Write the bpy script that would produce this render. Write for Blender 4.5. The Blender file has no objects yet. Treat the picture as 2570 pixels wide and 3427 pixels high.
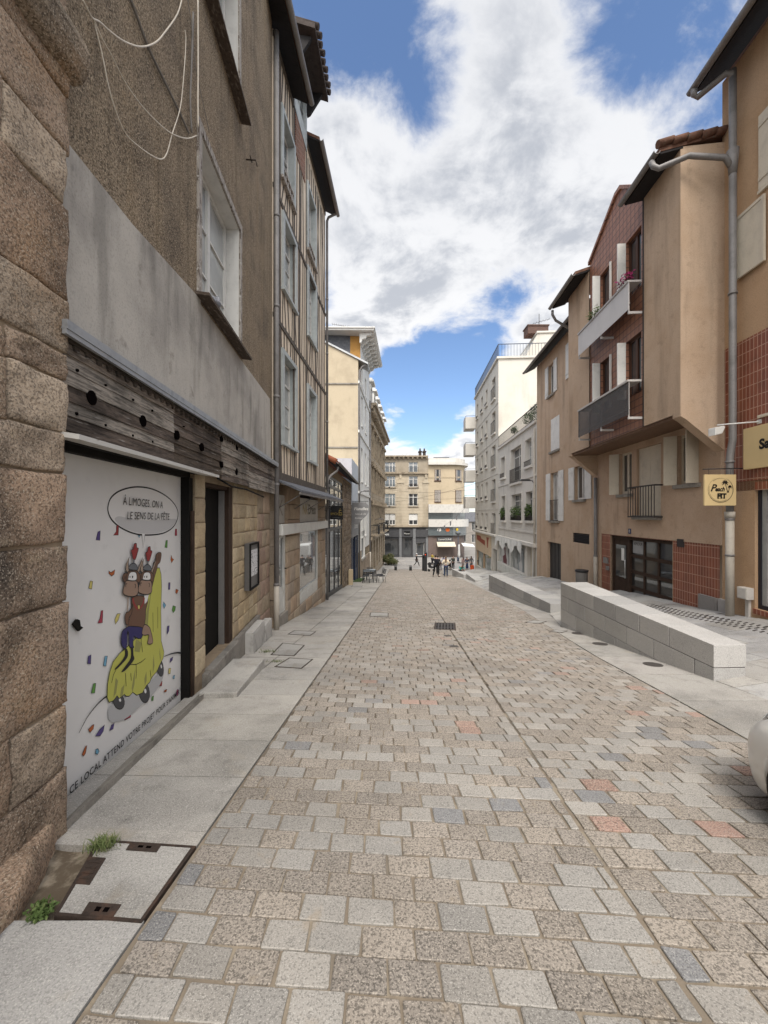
import bpy, bmesh, math, random
from mathutils import Vector, Matrix
R = math.radians
random.seed(11)
scene = bpy.context.scene
col = scene.collection
# ---------------------------------------------------------------- camera
F, CX, HV, EYE = 1310.0, 1285.0, 1722.0, 1.6      # focal in photo px, centre column, horizon row, eye height
cam_d = bpy.data.cameras.new('camera'); cam = bpy.data.objects.new('camera', cam_d); col.objects.link(cam)
cam.location = (0, 0, EYE); cam.rotation_euler = (R(90), 0, 0)
cam_d.sensor_fit = 'VERTICAL'; cam_d.sensor_height = 36.0; cam_d.lens = 36.0 * F / 3427.0
cam_d.shift_y = (HV - 1713.5) / 3427.0
cam_d.clip_start = 0.05; cam_d.clip_end = 3000
scene.camera = cam
# ---------------------------------------------------------------- exposure, sun, sky
vs = scene.view_settings
vs.view_transform = 'Standard'; vs.look = 'None'; vs.gamma = 1.0; vs.use_curve_mapping = False; vs.exposure = 0.60
SUN_EL, SUN_AZ = 54.0, 182.0          # azimuth from +Y clockwise: behind the camera, a little to the right
sd = bpy.data.lights.new('sun', 'SUN'); sun = bpy.data.objects.new('sun', sd); col.objects.link(sun)
sd.energy = 2.1; sd.angle = R(20); sd.color = (1.0, 0.94, 0.86)
az, el = R(SUN_AZ), R(SUN_EL)
sdir = Vector((math.sin(az) * math.cos(el), math.cos(az) * math.cos(el), math.sin(el)))
sun.rotation_euler = sdir.to_track_quat('Z', 'Y').to_euler(); sun.location = sdir * 60
scene.cycles.use_denoising = True
scene.cycles.max_bounces = 8; scene.cycles.diffuse_bounces = 4; scene.cycles.glossy_bounces = 4
scene.cycles.transparent_max_bounces = 8; scene.cycles.caustics_reflective = False; scene.cycles.caustics_refractive = False

class NT:
    def __init__(s, tree): s.t = tree
    def n(s, typ, **kw):
        nd = s.t.nodes.new(typ)
        for k, v in kw.items():
            if k.startswith('_'): setattr(nd, k[1:], v)
            else:
                key = int(k[1:]) if k[0] == 'i' and k[1:].isdigit() else k.replace('__', ' ')
                s.set(nd.inputs[key], v)
        return nd
    def set(s, inp, v):
        if isinstance(v, bpy.types.NodeSocket): s.t.links.new(v, inp)
        elif isinstance(v, bpy.types.Node): s.t.links.new(v.outputs[0], inp)
        else:
            if isinstance(v, (tuple, list)) and len(v) == 3 and inp.type == 'RGBA': v = (*v, 1)
            inp.default_value = v
    def math(s, op, a, b=0.0, c=0.0, clamp=False):
        nd = s.n('ShaderNodeMath', _operation=op, _use_clamp=clamp); s.set(nd.inputs[0], a); s.set(nd.inputs[1], b)
        if op in ('MULTIPLY_ADD', 'SMOOTH_MIN', 'COMPARE'): s.set(nd.inputs[2], c)
        return nd.outputs[0]
    def ramp(s, v, lo, hi, a=0.0, b=1.0, smooth=True):
        nd = s.n('ShaderNodeMapRange', _interpolation_type='SMOOTHSTEP' if smooth else 'LINEAR')
        s.set(nd.inputs['Value'], v); s.set(nd.inputs['From Min'], lo); s.set(nd.inputs['From Max'], hi)
        s.set(nd.inputs['To Min'], a); s.set(nd.inputs['To Max'], b); return nd.outputs[0]
    def mix(s, f, a, b, blend='MIX'):
        nd = s.n('ShaderNodeMix', _data_type='RGBA', _blend_type=blend)
        s.set(nd.inputs[0], f); s.set(nd.inputs[6], a); s.set(nd.inputs[7], b); return nd.outputs[2]
    def noise(s, vec, scale, detail=3.0, rough=0.55, stretch=None):
        if stretch:
            vec = s.n('ShaderNodeVectorMath', _operation='MULTIPLY', i0=vec, i1=stretch).outputs[0]
        nd = s.n('ShaderNodeTexNoise', Scale=scale, Detail=detail, Roughness=rough); s.set(nd.inputs['Vector'], vec); return nd.outputs['Fac']

world = bpy.data.worlds.new('World'); scene.world = world; world.use_nodes = True
def build_world():
    t = NT(world.node_tree); world.node_tree.nodes.clear()
    sky = t.n('ShaderNodeTexSky', _sky_type='NISHITA', _sun_disc=False, _sun_elevation=el, _sun_rotation=az, _altitude=200.0, _air_density=1.0, _dust_density=0.6, _ozone_density=2.2)
    tc = t.n('ShaderNodeTexCoord').outputs['Generated']
    d = t.n('ShaderNodeVectorMath', _operation='NORMALIZE', i0=tc).outputs[0]
    sp = t.n('ShaderNodeSeparateXYZ', i0=d)
    zz = t.math('ADD', t.math('MAXIMUM', sp.outputs[2], 0.0), 0.28)
    pl = t.n('ShaderNodeCombineXYZ', X=t.math('DIVIDE', sp.outputs[0], zz), Y=t.math('DIVIDE', sp.outputs[1], zz), Z=0.0).outputs[0]
    warp = t.n('ShaderNodeTexNoise', Scale=2.2, Detail=2.0, Vector=pl).outputs['Color']
    plw = t.n('ShaderNodeVectorMath', _operation='MULTIPLY_ADD', i0=warp, i1=(0.22, 0.22, 0.0), i2=pl).outputs[0]
    n1 = t.noise(plw, 2.3, 12.0, 0.60)
    n2 = t.noise(plw, 7.0, 10.0, 0.64)
    n3 = t.noise(plw, 17.0, 6.0, 0.6)
    n = t.math('ADD', t.math('ADD', t.math('MULTIPLY', n1, 0.62), t.math('MULTIPLY', n2, 0.28)), t.math('MULTIPLY', n3, 0.10))
    # where the weather put cloud (+) and blue (-) that day: directions as (sideways, up) per metre ahead
    def dirv(u, v):
        w = Vector(((u - CX) / F, 1.0, (HV - v) / F)); w.normalize(); return w
    bias = 0.0
    for (u, v, rad, amt) in CLOUD_BLOBS:
        w = dirv(u, v)
        dist = t.n('ShaderNodeVectorMath', _operation='DISTANCE', i0=d, i1=tuple(w)).outputs['Value']
        b = t.ramp(dist, 0.0, rad, amt, 0.0)
        bias = b if bias == 0.0 else t.math('ADD', bias, b)
    n = t.math('ADD', n, bias)
    mask = t.ramp(n, 0.43, 0.575)
    thick = t.ramp(n, 0.50, 0.74)
    g = t.noise(plw, 4.6, 9.0, 0.62)
    shade = t.math('MULTIPLY', thick, t.ramp(g, 0.42, 0.62))
    ccol = t.mix(shade, (0.74, 0.74, 0.745), (0.44, 0.46, 0.50))
    ccol = t.mix(t.ramp(sp.outputs[2], 0.03, 0.75), ccol, t.mix(1.0, ccol, (0.80, 0.81, 0.83), 'MULTIPLY'))
    skyc = t.n('ShaderNodeVectorMath', _operation='MULTIPLY', i0=sky.outputs[0], i1=SKY_TINT).outputs[0]
    # unseen bright cloud overhead and behind the camera, added to brighten the facades
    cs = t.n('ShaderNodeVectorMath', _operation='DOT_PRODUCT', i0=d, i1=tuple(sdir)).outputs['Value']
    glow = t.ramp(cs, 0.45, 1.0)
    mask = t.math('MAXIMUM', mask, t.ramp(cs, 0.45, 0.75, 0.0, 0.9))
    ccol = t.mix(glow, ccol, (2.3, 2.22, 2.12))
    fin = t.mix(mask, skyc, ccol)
    # below the horizon: dull ground bounce
    fin = t.mix(t.ramp(sp.outputs[2], -0.05, 0.0), (0.16, 0.15, 0.14), fin)
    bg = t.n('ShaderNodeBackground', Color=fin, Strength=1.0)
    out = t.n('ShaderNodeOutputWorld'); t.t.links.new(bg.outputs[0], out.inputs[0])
SKY_TINT = (0.124, 0.130, 0.138)      # Nishita at strength ~0.1
CLOUD_BLOBS = [(1300, 620, 0.30, 0.13), (1480, 880, 0.28, 0.13), (1850, 700, 0.30, 0.10), (2100, 420, 0.28, 0.11), (1250, 1050, 0.18, 0.18), (1620, 430, 0.16, 0.10), (1850, 250, 0.16, 0.06),
               (1700, 1020, 0.11, -0.14), (1400, 1290, 0.17, -0.32), (1560, 1230, 0.13, -0.30), (1480, 1440, 0.10, -0.15), (1320, 1230, 0.08, -0.10), (1130, 130, 0.17, -0.24), (1430, 280, 0.15, -0.12), (1310, 40, 0.10, 0.0), (1560, 20, 0.14, 0.10),
               (2080, 110, 0.16, -0.12), (2380, 560, 0.16, -0.16), (2300, 250, 0.12, -0.05), (1760, 60, 0.12, 0.05), (1560, 1520, 0.085, 0.25), (1320, 1545, 0.07, 0.16), (1520, 1400, 0.06, 0.13), (1330, 1370, 0.06, 0.2), (1100, 400, 0.2, 0.12), (1800, 1080, 0.10, 0.08), (1780, 900, 0.08, -0.08)]
build_world()

# ---------------------------------------------------------------- materials
MATS = {}
def wallcoord(t):
    """(along the wall, up) picked by the way the face looks; metres"""
    tc = t.n('ShaderNodeTexCoord').outputs['Object']; sp = t.n('ShaderNodeSeparateXYZ', i0=tc)
    nr = t.n('ShaderNodeSeparateXYZ', i0=t.n('ShaderNodeNewGeometry').outputs['Normal'])
    f = t.math('GREATER_THAN', t.math('ABSOLUTE', nr.outputs[0]), t.math('ABSOLUTE', nr.outputs[1]))
    a = t.math('ADD', t.math('MULTIPLY', sp.outputs[1], f), t.math('MULTIPLY', sp.outputs[0], t.math('SUBTRACT', 1.0, f)))
    return t.n('ShaderNodeCombineXYZ', X=a, Y=sp.outputs[2], Z=0.0).outputs[0]
def mat(name, colr, rough=0.85, spec=0.3, metal=0.0, layers=(), bump=None, attr=None, brick=None, coat=0.0, bump2=None, alpha=None):
    """layers: (scale, detail, colour, lo, hi, amount[, stretch]) - colour mixed in where noise > lo..hi"""
    if name in MATS: return MATS[name]
    m = bpy.data.materials.new(name); m.use_nodes = True; t = NT(m.node_tree); m.node_tree.nodes.clear()
    out = t.n('ShaderNodeOutputMaterial'); p = t.n('ShaderNodeBsdfPrincipled', Roughness=rough, Metallic=metal)
    p.inputs['Specular IOR Level'].default_value = spec; p.inputs['Coat Weight'].default_value = coat
    if coat: p.inputs['Coat Roughness'].default_value = 0.05
    t.t.links.new(p.outputs[0], out.inputs[0])
    tc = t.n('ShaderNodeTexCoord').outputs['Object']
    c = t.n('ShaderNodeRGB'); c.outputs[0].default_value = (*colr, 1); c = c.outputs[0]
    hgt = None
    if brick:    # (width, height, mortar, mortar colour, colour2, bump, offset)
        bw, bh, mo, mc, c2, bb, off = brick
        b = t.n('ShaderNodeTexBrick', _offset=off, Scale=1.0, Color1=colr, Color2=c2, Mortar=mc); b.inputs['Mortar Size'].default_value = mo
        b.inputs['Brick Width'].default_value = bw; b.inputs['Row Height'].default_value = bh; b.inputs['Mortar Smooth'].default_value = 0.15
        t.set(b.inputs['Vector'], wallcoord(t)); c = b.outputs['Color']
        hgt = t.math('MULTIPLY', b.outputs['Fac'], -bb)
    if attr:
        a = t.n('ShaderNodeAttribute', _attribute_name='tint'); c = t.mix(1.0, c, a.outputs['Color'], 'MULTIPLY') if attr != 'tint_only' else a.outputs['Color']
    for L in layers:
        sc_, de, c2, lo, hi, am = L[:6]; st = L[6] if len(L) > 6 else None
        nz = t.noise(tc, sc_, de, 0.6, st)
        f = t.ramp(nz, lo, hi, 0.0, am)
        if isinstance(c2, float): c = t.mix(f, c, (c2, c2, c2), 'MULTIPLY')
        else: c = t.mix(f, c, c2)
    t.set(p.inputs['Base Color'], c)
    for bm_ in (bump, bump2):
        if bm_:
            sc_, dist, de = bm_[:3]; st = bm_[3] if len(bm_) > 3 else None
            h = t.math('MULTIPLY', t.noise(tc, sc_, de, 0.6, st), dist)
            hgt = h if hgt is None else t.math('ADD', hgt, h)
    if hgt is not None:
        b = t.n('ShaderNodeBump', Strength=1.0, Distance=1.0); t.set(b.inputs['Height'], hgt); t.t.links.new(b.outputs[0], p.inputs['Normal'])
    MATS[name] = m; return m
def glass_mat(name, colr=(0.02, 0.024, 0.028), refl=0.12, var=None, rough=0.03):
    m = bpy.data.materials.new(name); m.use_nodes = True; t = NT(m.node_tree); m.node_tree.nodes.clear()
    out = t.n('ShaderNodeOutputMaterial'); p = t.n('ShaderNodeBsdfPrincipled', Roughness=0.4); p.inputs['Base Color'].default_value = (*colr, 1)
    if var:
        tc = t.n('ShaderNodeTexCoord').outputs['Object']; t.set(p.inputs['Base Color'], t.mix(t.ramp(t.noise(tc, var[1], 3.0), 0.45, 0.6), colr, var[0]))
    g = t.n('ShaderNodeBsdfGlossy', Roughness=rough); g.inputs['Color'].default_value = (0.9, 0.93, 0.95, 1)
    lw = t.n('ShaderNodeLayerWeight', Blend=0.35)
    f = t.math('ADD', t.math('MULTIPLY', lw.outputs['Fresnel'], 0.75), refl, clamp=True)
    mx = t.n('ShaderNodeMixShader', Fac=f); t.t.links.new(p.outputs[0], mx.inputs[1]); t.t.links.new(g.outputs[0], mx.inputs[2]); t.t.links.new(mx.outputs[0], out.inputs[0])
    MATS[name] = m; return m
def plain(name, c, rough=0.6, **k):
    return mat(name, c, rough, bump=k.pop('bump', (60.0, 0.0008, 2.0)), layers=k.pop('layers', [(3.0, 4.0, 0.75, 0.45, 0.75, 0.7), (40.0, 2.0, 0.85, 0.5, 0.7, 0.6)]), **k)

# ---------------------------------------------------------------- mesh building
def sub(a, b): return (a[0] - b[0], a[1] - b[1])
class Frame:
    """A vertical wall line seen from its front: s runs to the viewer's right, o comes out of the wall."""
    def __init__(s, p0, p1, o=0.0):
        s.p0 = Vector((p0[0], p0[1])); d = Vector((p1[0] - p0[0], p1[1] - p0[1])); s.len = d.length; s.d = d.normalized(); s.n = Vector((s.d.y, -s.d.x))
    def p(s, a, z, o=0.0):
        q = s.p0 + s.d * a + s.n * o; return Vector((q.x, q.y, z))
    def uv(s, u, v, o=0.0):
        q = s.p0 + s.n * o; k = (u - CX) / F; den = s.d.x - k * s.d.y
        a = (k * q.y - q.x) / den; Y = q.y + s.d.y * a
        return a, EYE + (HV - v) / F * Y
    def S(s, u, o=0.0): return s.uv(u, 0, o)[0]
    def Z(s, u, v, o=0.0): return s.uv(u, v, o)[1]
    def sY(s, y): return (y - s.p0.y) / s.d.y
class HFrame(Frame): pass
class MB:
    def __init__(s): s.v = []; s.f = []; s.m = []; s.tint = None; s.sm = []
    def add(s, vs, fs, m=0, smooth=False, tint=None):
        b = len(s.v); s.v += [Vector(x) for x in vs]
        for f in fs: s.f.append([b + i for i in f]); s.m.append(m); s.sm.append(smooth)
        if tint is not None or s.tint is not None:
            if s.tint is None: s.tint = [(1, 1, 1)] * b
            s.tint += [tint or (1, 1, 1)] * len(vs)
        return s
    def poly(s, pts, m=0, tint=None): return s.add(pts, [list(range(len(pts)))], m, tint=tint)
    def box8(s, c, m=0, tint=None):   # 8 corners: bottom ring 0-3, top ring 4-7 (counter-clockwise from above)
        return s.add(c, [(3, 2, 1, 0), (4, 5, 6, 7), (0, 1, 5, 4), (1, 2, 6, 5), (2, 3, 7, 6), (3, 0, 4, 7)], m, tint=tint)
    def fbox(s, f, s0, s1, z0, z1, o0, o1, m=0, tint=None):
        P = f.p
        return s.box8([P(s0, z0, o1), P(s1, z0, o1), P(s1, z0, o0), P(s0, z0, o0), P(s0, z1, o1), P(s1, z1, o1), P(s1, z1, o0), P(s0, z1, o0)], m, tint)
    def box(s, x0, x1, y0, y1, z0, z1, m=0, tint=None):
        return s.box8([(x0, y0, z0), (x1, y0, z0), (x1, y1, z0), (x0, y1, z0), (x0, y0, z1), (x1, y0, z1), (x1, y1, z1), (x0, y1, z1)], m, tint)
    def fprism(s, f, pts, o0, o1, m=0):    # polygon in (s,z), counter-clockwise from the front, thickness o0..o1
        n = len(pts); a = [f.p(x, z, o1) for x, z in pts]; b = [f.p(x, z, o0) for x, z in pts]
        fs = [list(range(n)), list(range(2 * n - 1, n - 1, -1))] + [[i, n + i, n + (i + 1) % n, (i + 1) % n] for i in range(n)]
        return s.add(a + b, fs, m)
    def fpoly(s, f, pts, o, m=0): return s.poly([f.p(x, z, o) for x, z in pts], m)
    def extr(s, ring0, ring1, m=0):
        n = len(ring0); return s.add(list(ring0) + list(ring1), [list(range(n - 1, -1, -1)), list(range(n, 2 * n))] + [[i, (i + 1) % n, n + (i + 1) % n, n + i] for i in range(n)], m)
    def tube(s, path, r, n=8, m=0, cap=True, smooth=True):
        path = [Vector(p) for p in path]; rs = r if isinstance(r, (list, tuple)) else [r] * len(path); vs = []; prev = None
        for i, p in enumerate(path):
            d = (path[min(i + 1, len(path) - 1)] - path[max(i - 1, 0)]).normalized()
            if prev is None:
                a = Vector((0, 0, 1)) if abs(d.z) < 0.9 else Vector((1, 0, 0)); x = d.cross(a).normalized()
            else: x = (prev - d * prev.dot(d)).normalized()
            prev = x; y = d.cross(x)
            vs += [p + (x * math.cos(2 * math.pi * k / n) + y * math.sin(2 * math.pi * k / n)) * rs[i] for k in range(n)]
        fs = [[i * n + k, i * n + (k + 1) % n, (i + 1) * n + (k + 1) % n, (i + 1) * n + k] for i in range(len(path) - 1) for k in range(n)]
        b = len(s.v); s.add(vs, fs, m, smooth)
        if cap:
            e = (len(path) - 1) * n; s.f += [[b + k for k in range(n - 1, -1, -1)], [b + e + k for k in range(n)]]; s.m += [m, m]; s.sm += [False, False]
        return s
    def lathe(s, base, prof, n=16, m=0, sx=1.0, sy=1.0):
        base = Vector(base); vs = []
        for r, z in prof: vs += [base + Vector((r * sx * math.cos(2 * math.pi * k / n), r * sy * math.sin(2 * math.pi * k / n), z)) for k in range(n)]
        fs = [[i * n + k, i * n + (k + 1) % n, (i + 1) * n + (k + 1) % n, (i + 1) * n + k] for i in range(len(prof) - 1) for k in range(n)]
        b = len(s.v); s.add(vs, fs, m, True); e = (len(prof) - 1) * n
        s.f += [[b + k for k in range(n - 1, -1, -1)], [b + e + k for k in range(n)]]; s.m += [m, m]; s.sm += [False, False]; return s
    def wall(s, f, s0, s1, z0, z1, holes=(), depth=0.2, o=0.0, m=0, mr=None, back=None):
        """front sheet with openings and their reveals; back = building depth: adds the sides and the top"""
        mr = m if mr is None else mr
        hs = [h for h in holes]
        xs = sorted({s0, s1} | {min(max(x, s0), s1) for h in hs for x in h[:2]}); zs = sorted({z0, z1} | {min(max(z, z0), z1) for h in hs for z in h[2:4]})
        for i in range(len(xs) - 1):
            for j in range(len(zs) - 1):
                a, b, c, d = xs[i], xs[i + 1], zs[j], zs[j + 1]
                if b - a < 1e-5 or d - c < 1e-5: continue
                if any(h[0] - 1e-6 <= a and b <= h[1] + 1e-6 and h[2] - 1e-6 <= c and d <= h[3] + 1e-6 for h in hs): continue
                s.fpoly(f, [(a, c), (b, c), (b, d), (a, d)], o, m)
        for h in hs:
            a, b, c, d = h[:4]; P = f.p; i = o - depth
            s.poly([P(a, c, o), P(a, c, i), P(a, d, i), P(a, d, o)][::-1], mr); s.poly([P(b, c, o), P(b, c, i), P(b, d, i), P(b, d, o)], mr)
            s.poly([P(a, d, o), P(a, d, i), P(b, d, i), P(b, d, o)][::-1], mr); s.poly([P(a, c, o), P(a, c, i), P(b, c, i), P(b, c, o)], mr)
        if back:
            P = f.p; i = o - back
            s.poly([P(s0, z0, i), P(s0, z0, o), P(s0, z1, o), P(s0, z1, i)], m); s.poly([P(s1, z0, o), P(s1, z0, i), P(s1, z1, i), P(s1, z1, o)], m)
            s.poly([P(s0, z1, o), P(s1, z1, o), P(s1, z1, i), P(s0, z1, i)], m); s.poly([P(s0, z0, i), P(s0, z1, i), P(s1, z1, i), P(s1, z0, i)], m)
        return s
    def build(s, name, mats, parent=None, bevel=0.0, smooth=False, sub_=0):
        me = bpy.data.meshes.new(name); o = bpy.data.objects.new(name, me); col.objects.link(o)
        loc = Vector((0, 0, 0))
        if parent is not None:
            loc = parent['_base'] if '_base' in parent else (0, 0, 0); loc = Vector(loc); o.parent = parent; o['_base'] = tuple(loc)
        elif s.v:
            mn = Vector((min(v.x for v in s.v), min(v.y for v in s.v), min(v.z for v in s.v))); mx = Vector((max(v.x for v in s.v), max(v.y for v in s.v), 0))
            loc = Vector(((mn.x + mx.x) / 2, (mn.y + mx.y) / 2, mn.z)); o.location = loc; o['_base'] = tuple(loc)
        me.from_pydata([v - loc for v in s.v], [], s.f)
        for mt in (mats if isinstance(mats, (list, tuple)) else [mats]): me.materials.append(mt)
        me.polygons.foreach_set('material_index', s.m)
        me.polygons.foreach_set('use_smooth', [bool(x or smooth) for x in s.sm])
        if s.tint is not None:
            at = me.color_attributes.new('tint', 'FLOAT_COLOR', 'POINT'); at.data.foreach_set('color', [c for t_ in s.tint for c in (*t_, 1.0)])
        me.update()
        if bevel:
            b = o.modifiers.new('bevel', 'BEVEL'); b.width = bevel; b.segments = 2; b.limit_method = 'ANGLE'
        return o
def clean():
    for o in bpy.data.objects:
        if '_base' in o: del o['_base']
def tag(o, label=None, cat=None, group=None, kind=None):
    if label: o['label'] = label
    if cat: o['category'] = cat
    if group: o['group'] = group
    if kind: o['kind'] = kind
    return o
def thing(name, loc, label, cat, group=None, rz=0.0):
    o = bpy.data.objects.new(name, None); col.objects.link(o); o.location = loc; o.rotation_euler = (0, 0, rz); o.empty_display_size = 0.2
    o['_base'] = tuple(loc) if rz == 0.0 else (0, 0, 0); return tag(o, label, cat, group)
def copy_tree(o, parent=None):
    c = o.copy(); col.objects.link(c)
    if parent is not None: c.parent = parent
    for ch in list(o.children): copy_tree(ch, c)
    return c
_fonts = {}
def text_polys(body, size=1.0, align='CENTER', shear=0.0, offset=0.0, space=1.0):
    cu = bpy.data.curves.new('txt', 'FONT'); cu.body = body; cu.size = size; cu.align_x = align; cu.align_y = 'CENTER'; cu.shear = shear; cu.offset = offset; cu.space_character = space; cu.resolution_u = 3; cu.fill_mode = 'FRONT' if False else 'BOTH'
    o = bpy.data.objects.new('txt', cu); col.objects.link(o); dg = bpy.context.evaluated_depsgraph_get(); dg.update()
    me = bpy.data.meshes.new_from_object(o.evaluated_get(dg)); vs = [v.co.copy() for v in me.vertices]; fs = [list(p.vertices) for p in me.polygons]
    bpy.data.objects.remove(o); bpy.data.curves.remove(cu); bpy.data.meshes.remove(me); return vs, fs
def put_text(mb, f, body, sc_, zc, o, size, m=0, align='CENTER', shear=0.0, offset=0.0, xs=1.0, slope=0.0, space=1.0, rot=0.0):
    vs, fs = text_polys(body, size, align, shear, offset, space); cr, sr = math.cos(rot), math.sin(rot)
    mb.add([f.p(sc_ + (v.x * cr - v.y * sr) * xs, zc + v.x * sr + v.y * cr + slope * v.x * xs, o) for v in vs], fs, m)
def text_obj(name, f, body, sc_, zc, o, size, mt, parent, **k):
    mb = MB(); put_text(mb, f, body, sc_, zc, o, size, 0, **k); return mb.build(name, mt, parent)
# ---------------------------------------------------------------- ground heights
def lerp_tab(tab, y):
    if y <= tab[0][0]: return tab[0][1]
    for (a, b), (c, d) in zip(tab, tab[1:]):
        if y <= c: return b + (d - b) * (y - a) / (c - a)
    return tab[-1][1]
def road_z(y):
    y0 = 45.0
    if y < y0: return -0.109 * y
    t = min((y - y0) / 8.0, 1.0); return -0.109 * y0 - 0.109 * 8.0 * (t - t * t / 2)
EDGE_R = [(-3, 3.0), (1, 3.05), (3.3, 3.16), (4.5, 3.28), (6.5, 3.42), (12, 4.2), (18, 4.8), (30, 5.85), (48, 7.6)]
WALL_R = [(-3, 3.8), (4.5, 4.32), (9.1, 4.1), (11, 4.68), (18.7, 5.0), (25, 5.75), (33, 5.75), (48, 8.0)]
def xl(y): return -1.10 + 0.040 * y if y < 30 else 0.10 + 0.03 * (y - 30)
def xc(y): return 1.06 + 0.046 * y
def xr(y): return lerp_tab(EDGE_R, y)
def wl(y):   # wall line on the left
    return lerp_tab([(-3, -1.62), (1.66, -1.72), (2.3, -1.98), (8.57, -2.5), (14.4, -2.2), (25, -2.1), (29.5, -1.95), (38, -1.5), (57, 0.3)], y)
STEP_Y = [13.0, 20.4, 27.0, 31.0]
def H(x, y, side=0):
    z = road_z(y); w = lerp_tab(WALL_R, y); xb = 6.89 + 0.065 * y
    t = min(max((x - w) / max(xb - w, 0.5), 0.0), 1.0)
    fade = min(max((47 - y) / 8.0, 0.0), 1.0)
    z += 0.42 * t * fade
    if x > w + 0.2 and y > 9.2:
        s0 = 9.2; acc = 0.0
        for st in STEP_Y:
            if y > st + 1e-4 or (abs(y - st) < 1e-4 and side > 0): s0 = st
        if y < 37: acc = 0.030 * (y - s0) * min(max((x - w - 0.2) / 0.4, 0), 1)
        z += acc * fade
    return z
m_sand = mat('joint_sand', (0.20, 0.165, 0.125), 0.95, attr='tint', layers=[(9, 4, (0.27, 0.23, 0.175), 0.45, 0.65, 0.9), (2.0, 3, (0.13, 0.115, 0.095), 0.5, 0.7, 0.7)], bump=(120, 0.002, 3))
m_sett = mat('granite_sett', (1, 1, 1), 0.82, 0.3, attr='tint_only', layers=[(2.2, 4, 0.86, 0.45, 0.7, 0.8), (110, 3, 0.50, 0.50, 0.62, 0.75), (190, 2, (0.54, 0.52, 0.48), 0.54, 0.66, 0.5), (0.5, 4, 0.80, 0.5, 0.7, 0.8), (7, 5, (0.30, 0.25, 0.19), 0.60, 0.74, 0.55), (18, 3, 0.45, 0.72, 0.76, 0.7)], bump=(70, 0.002, 3))
m_sett_dark = mat('coarse_granite_sett', (1, 1, 1), 0.85, 0.3, attr='tint_only', layers=[(2.2, 4, 0.88, 0.45, 0.7, 0.8), (90, 3, 0.40, 0.48, 0.58, 0.85), (140, 2, (0.47, 0.42, 0.36), 0.53, 0.64, 0.6), (0.5, 4, 0.80, 0.5, 0.7, 0.8), (7, 5, (0.28, 0.23, 0.17), 0.60, 0.74, 0.55)], bump=(60, 0.003, 3))
m_slab = mat('granite_slab', (1, 1, 1), 0.8, 0.3, attr='tint_only', layers=[(0.9, 6, 0.60, 0.43, 0.70, 0.85), (4.5, 6, 0.72, 0.50, 0.70, 0.8), (110, 2, 0.66, 0.50, 0.62, 0.75), (150, 2, (0.56, 0.54, 0.50), 0.54, 0.66, 0.5), (24, 3, 0.75, 0.66, 0.74, 0.6), (3.0, 5, (0.30, 0.265, 0.215), 0.55, 0.75, 0.6), (9, 2, 0.3, 0.76, 0.775, 0.9)], bump=(90, 0.0015, 3))
m_ground = mat('town_ground', (0.28, 0.265, 0.245), 0.9, layers=[(0.6, 4, 0.8, 0.4, 0.7, 0.8), (20, 3, 0.8, 0.5, 0.7, 0.6)], bump=(30, 0.004, 3))

# one sheet to the horizon, dropping with the street
g = MB(); ys = [-40, -20, -8, 0, 10, 20, 30, 38, 45, 47, 49, 51, 53, 58, 70, 110, 300, 1500]; xs = [-1500, -200, -40, -8, 0, 8, 40, 200, 1500]
vsx = [(x, y, road_z(y) - 0.16) for y in ys for x in xs]; nx = len(xs)
g.add(vsx, [[j * nx + i, j * nx + i + 1, (j + 1) * nx + i + 1, (j + 1) * nx + i] for j in range(len(ys) - 1) for i in range(nx - 1)], 0, True)
tag(g.build('ground', m_ground), kind='structure')

# road: bed of jointing sand and the setts laid in it
rd = MB(); rng = random.Random(5)
yy = [-3 + 0.75 * i for i in range(0, 70)]; yy = [y for y in yy if y <= 49.0]
rv = []
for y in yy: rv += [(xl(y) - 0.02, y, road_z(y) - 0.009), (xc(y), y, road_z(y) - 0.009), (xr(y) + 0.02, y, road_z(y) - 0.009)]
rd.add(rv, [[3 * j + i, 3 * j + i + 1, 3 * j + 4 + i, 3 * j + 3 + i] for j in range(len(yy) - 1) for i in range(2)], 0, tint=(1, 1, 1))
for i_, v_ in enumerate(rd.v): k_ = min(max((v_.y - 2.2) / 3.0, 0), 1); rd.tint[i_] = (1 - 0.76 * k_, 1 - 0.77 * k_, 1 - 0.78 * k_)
def jit(a): return rng.uniform(-a, a)
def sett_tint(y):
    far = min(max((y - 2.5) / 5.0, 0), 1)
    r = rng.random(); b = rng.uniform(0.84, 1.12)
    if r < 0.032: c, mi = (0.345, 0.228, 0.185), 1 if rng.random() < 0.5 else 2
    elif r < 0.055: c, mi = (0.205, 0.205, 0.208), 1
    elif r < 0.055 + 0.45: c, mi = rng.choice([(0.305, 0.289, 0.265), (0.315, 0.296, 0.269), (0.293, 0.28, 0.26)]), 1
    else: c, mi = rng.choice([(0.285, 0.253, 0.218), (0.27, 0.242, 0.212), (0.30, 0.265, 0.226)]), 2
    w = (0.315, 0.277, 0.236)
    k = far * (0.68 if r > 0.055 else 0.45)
    return tuple((c[i] * (1 - k) + w[i] * k) * b for i in range(3)), mi
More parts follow.
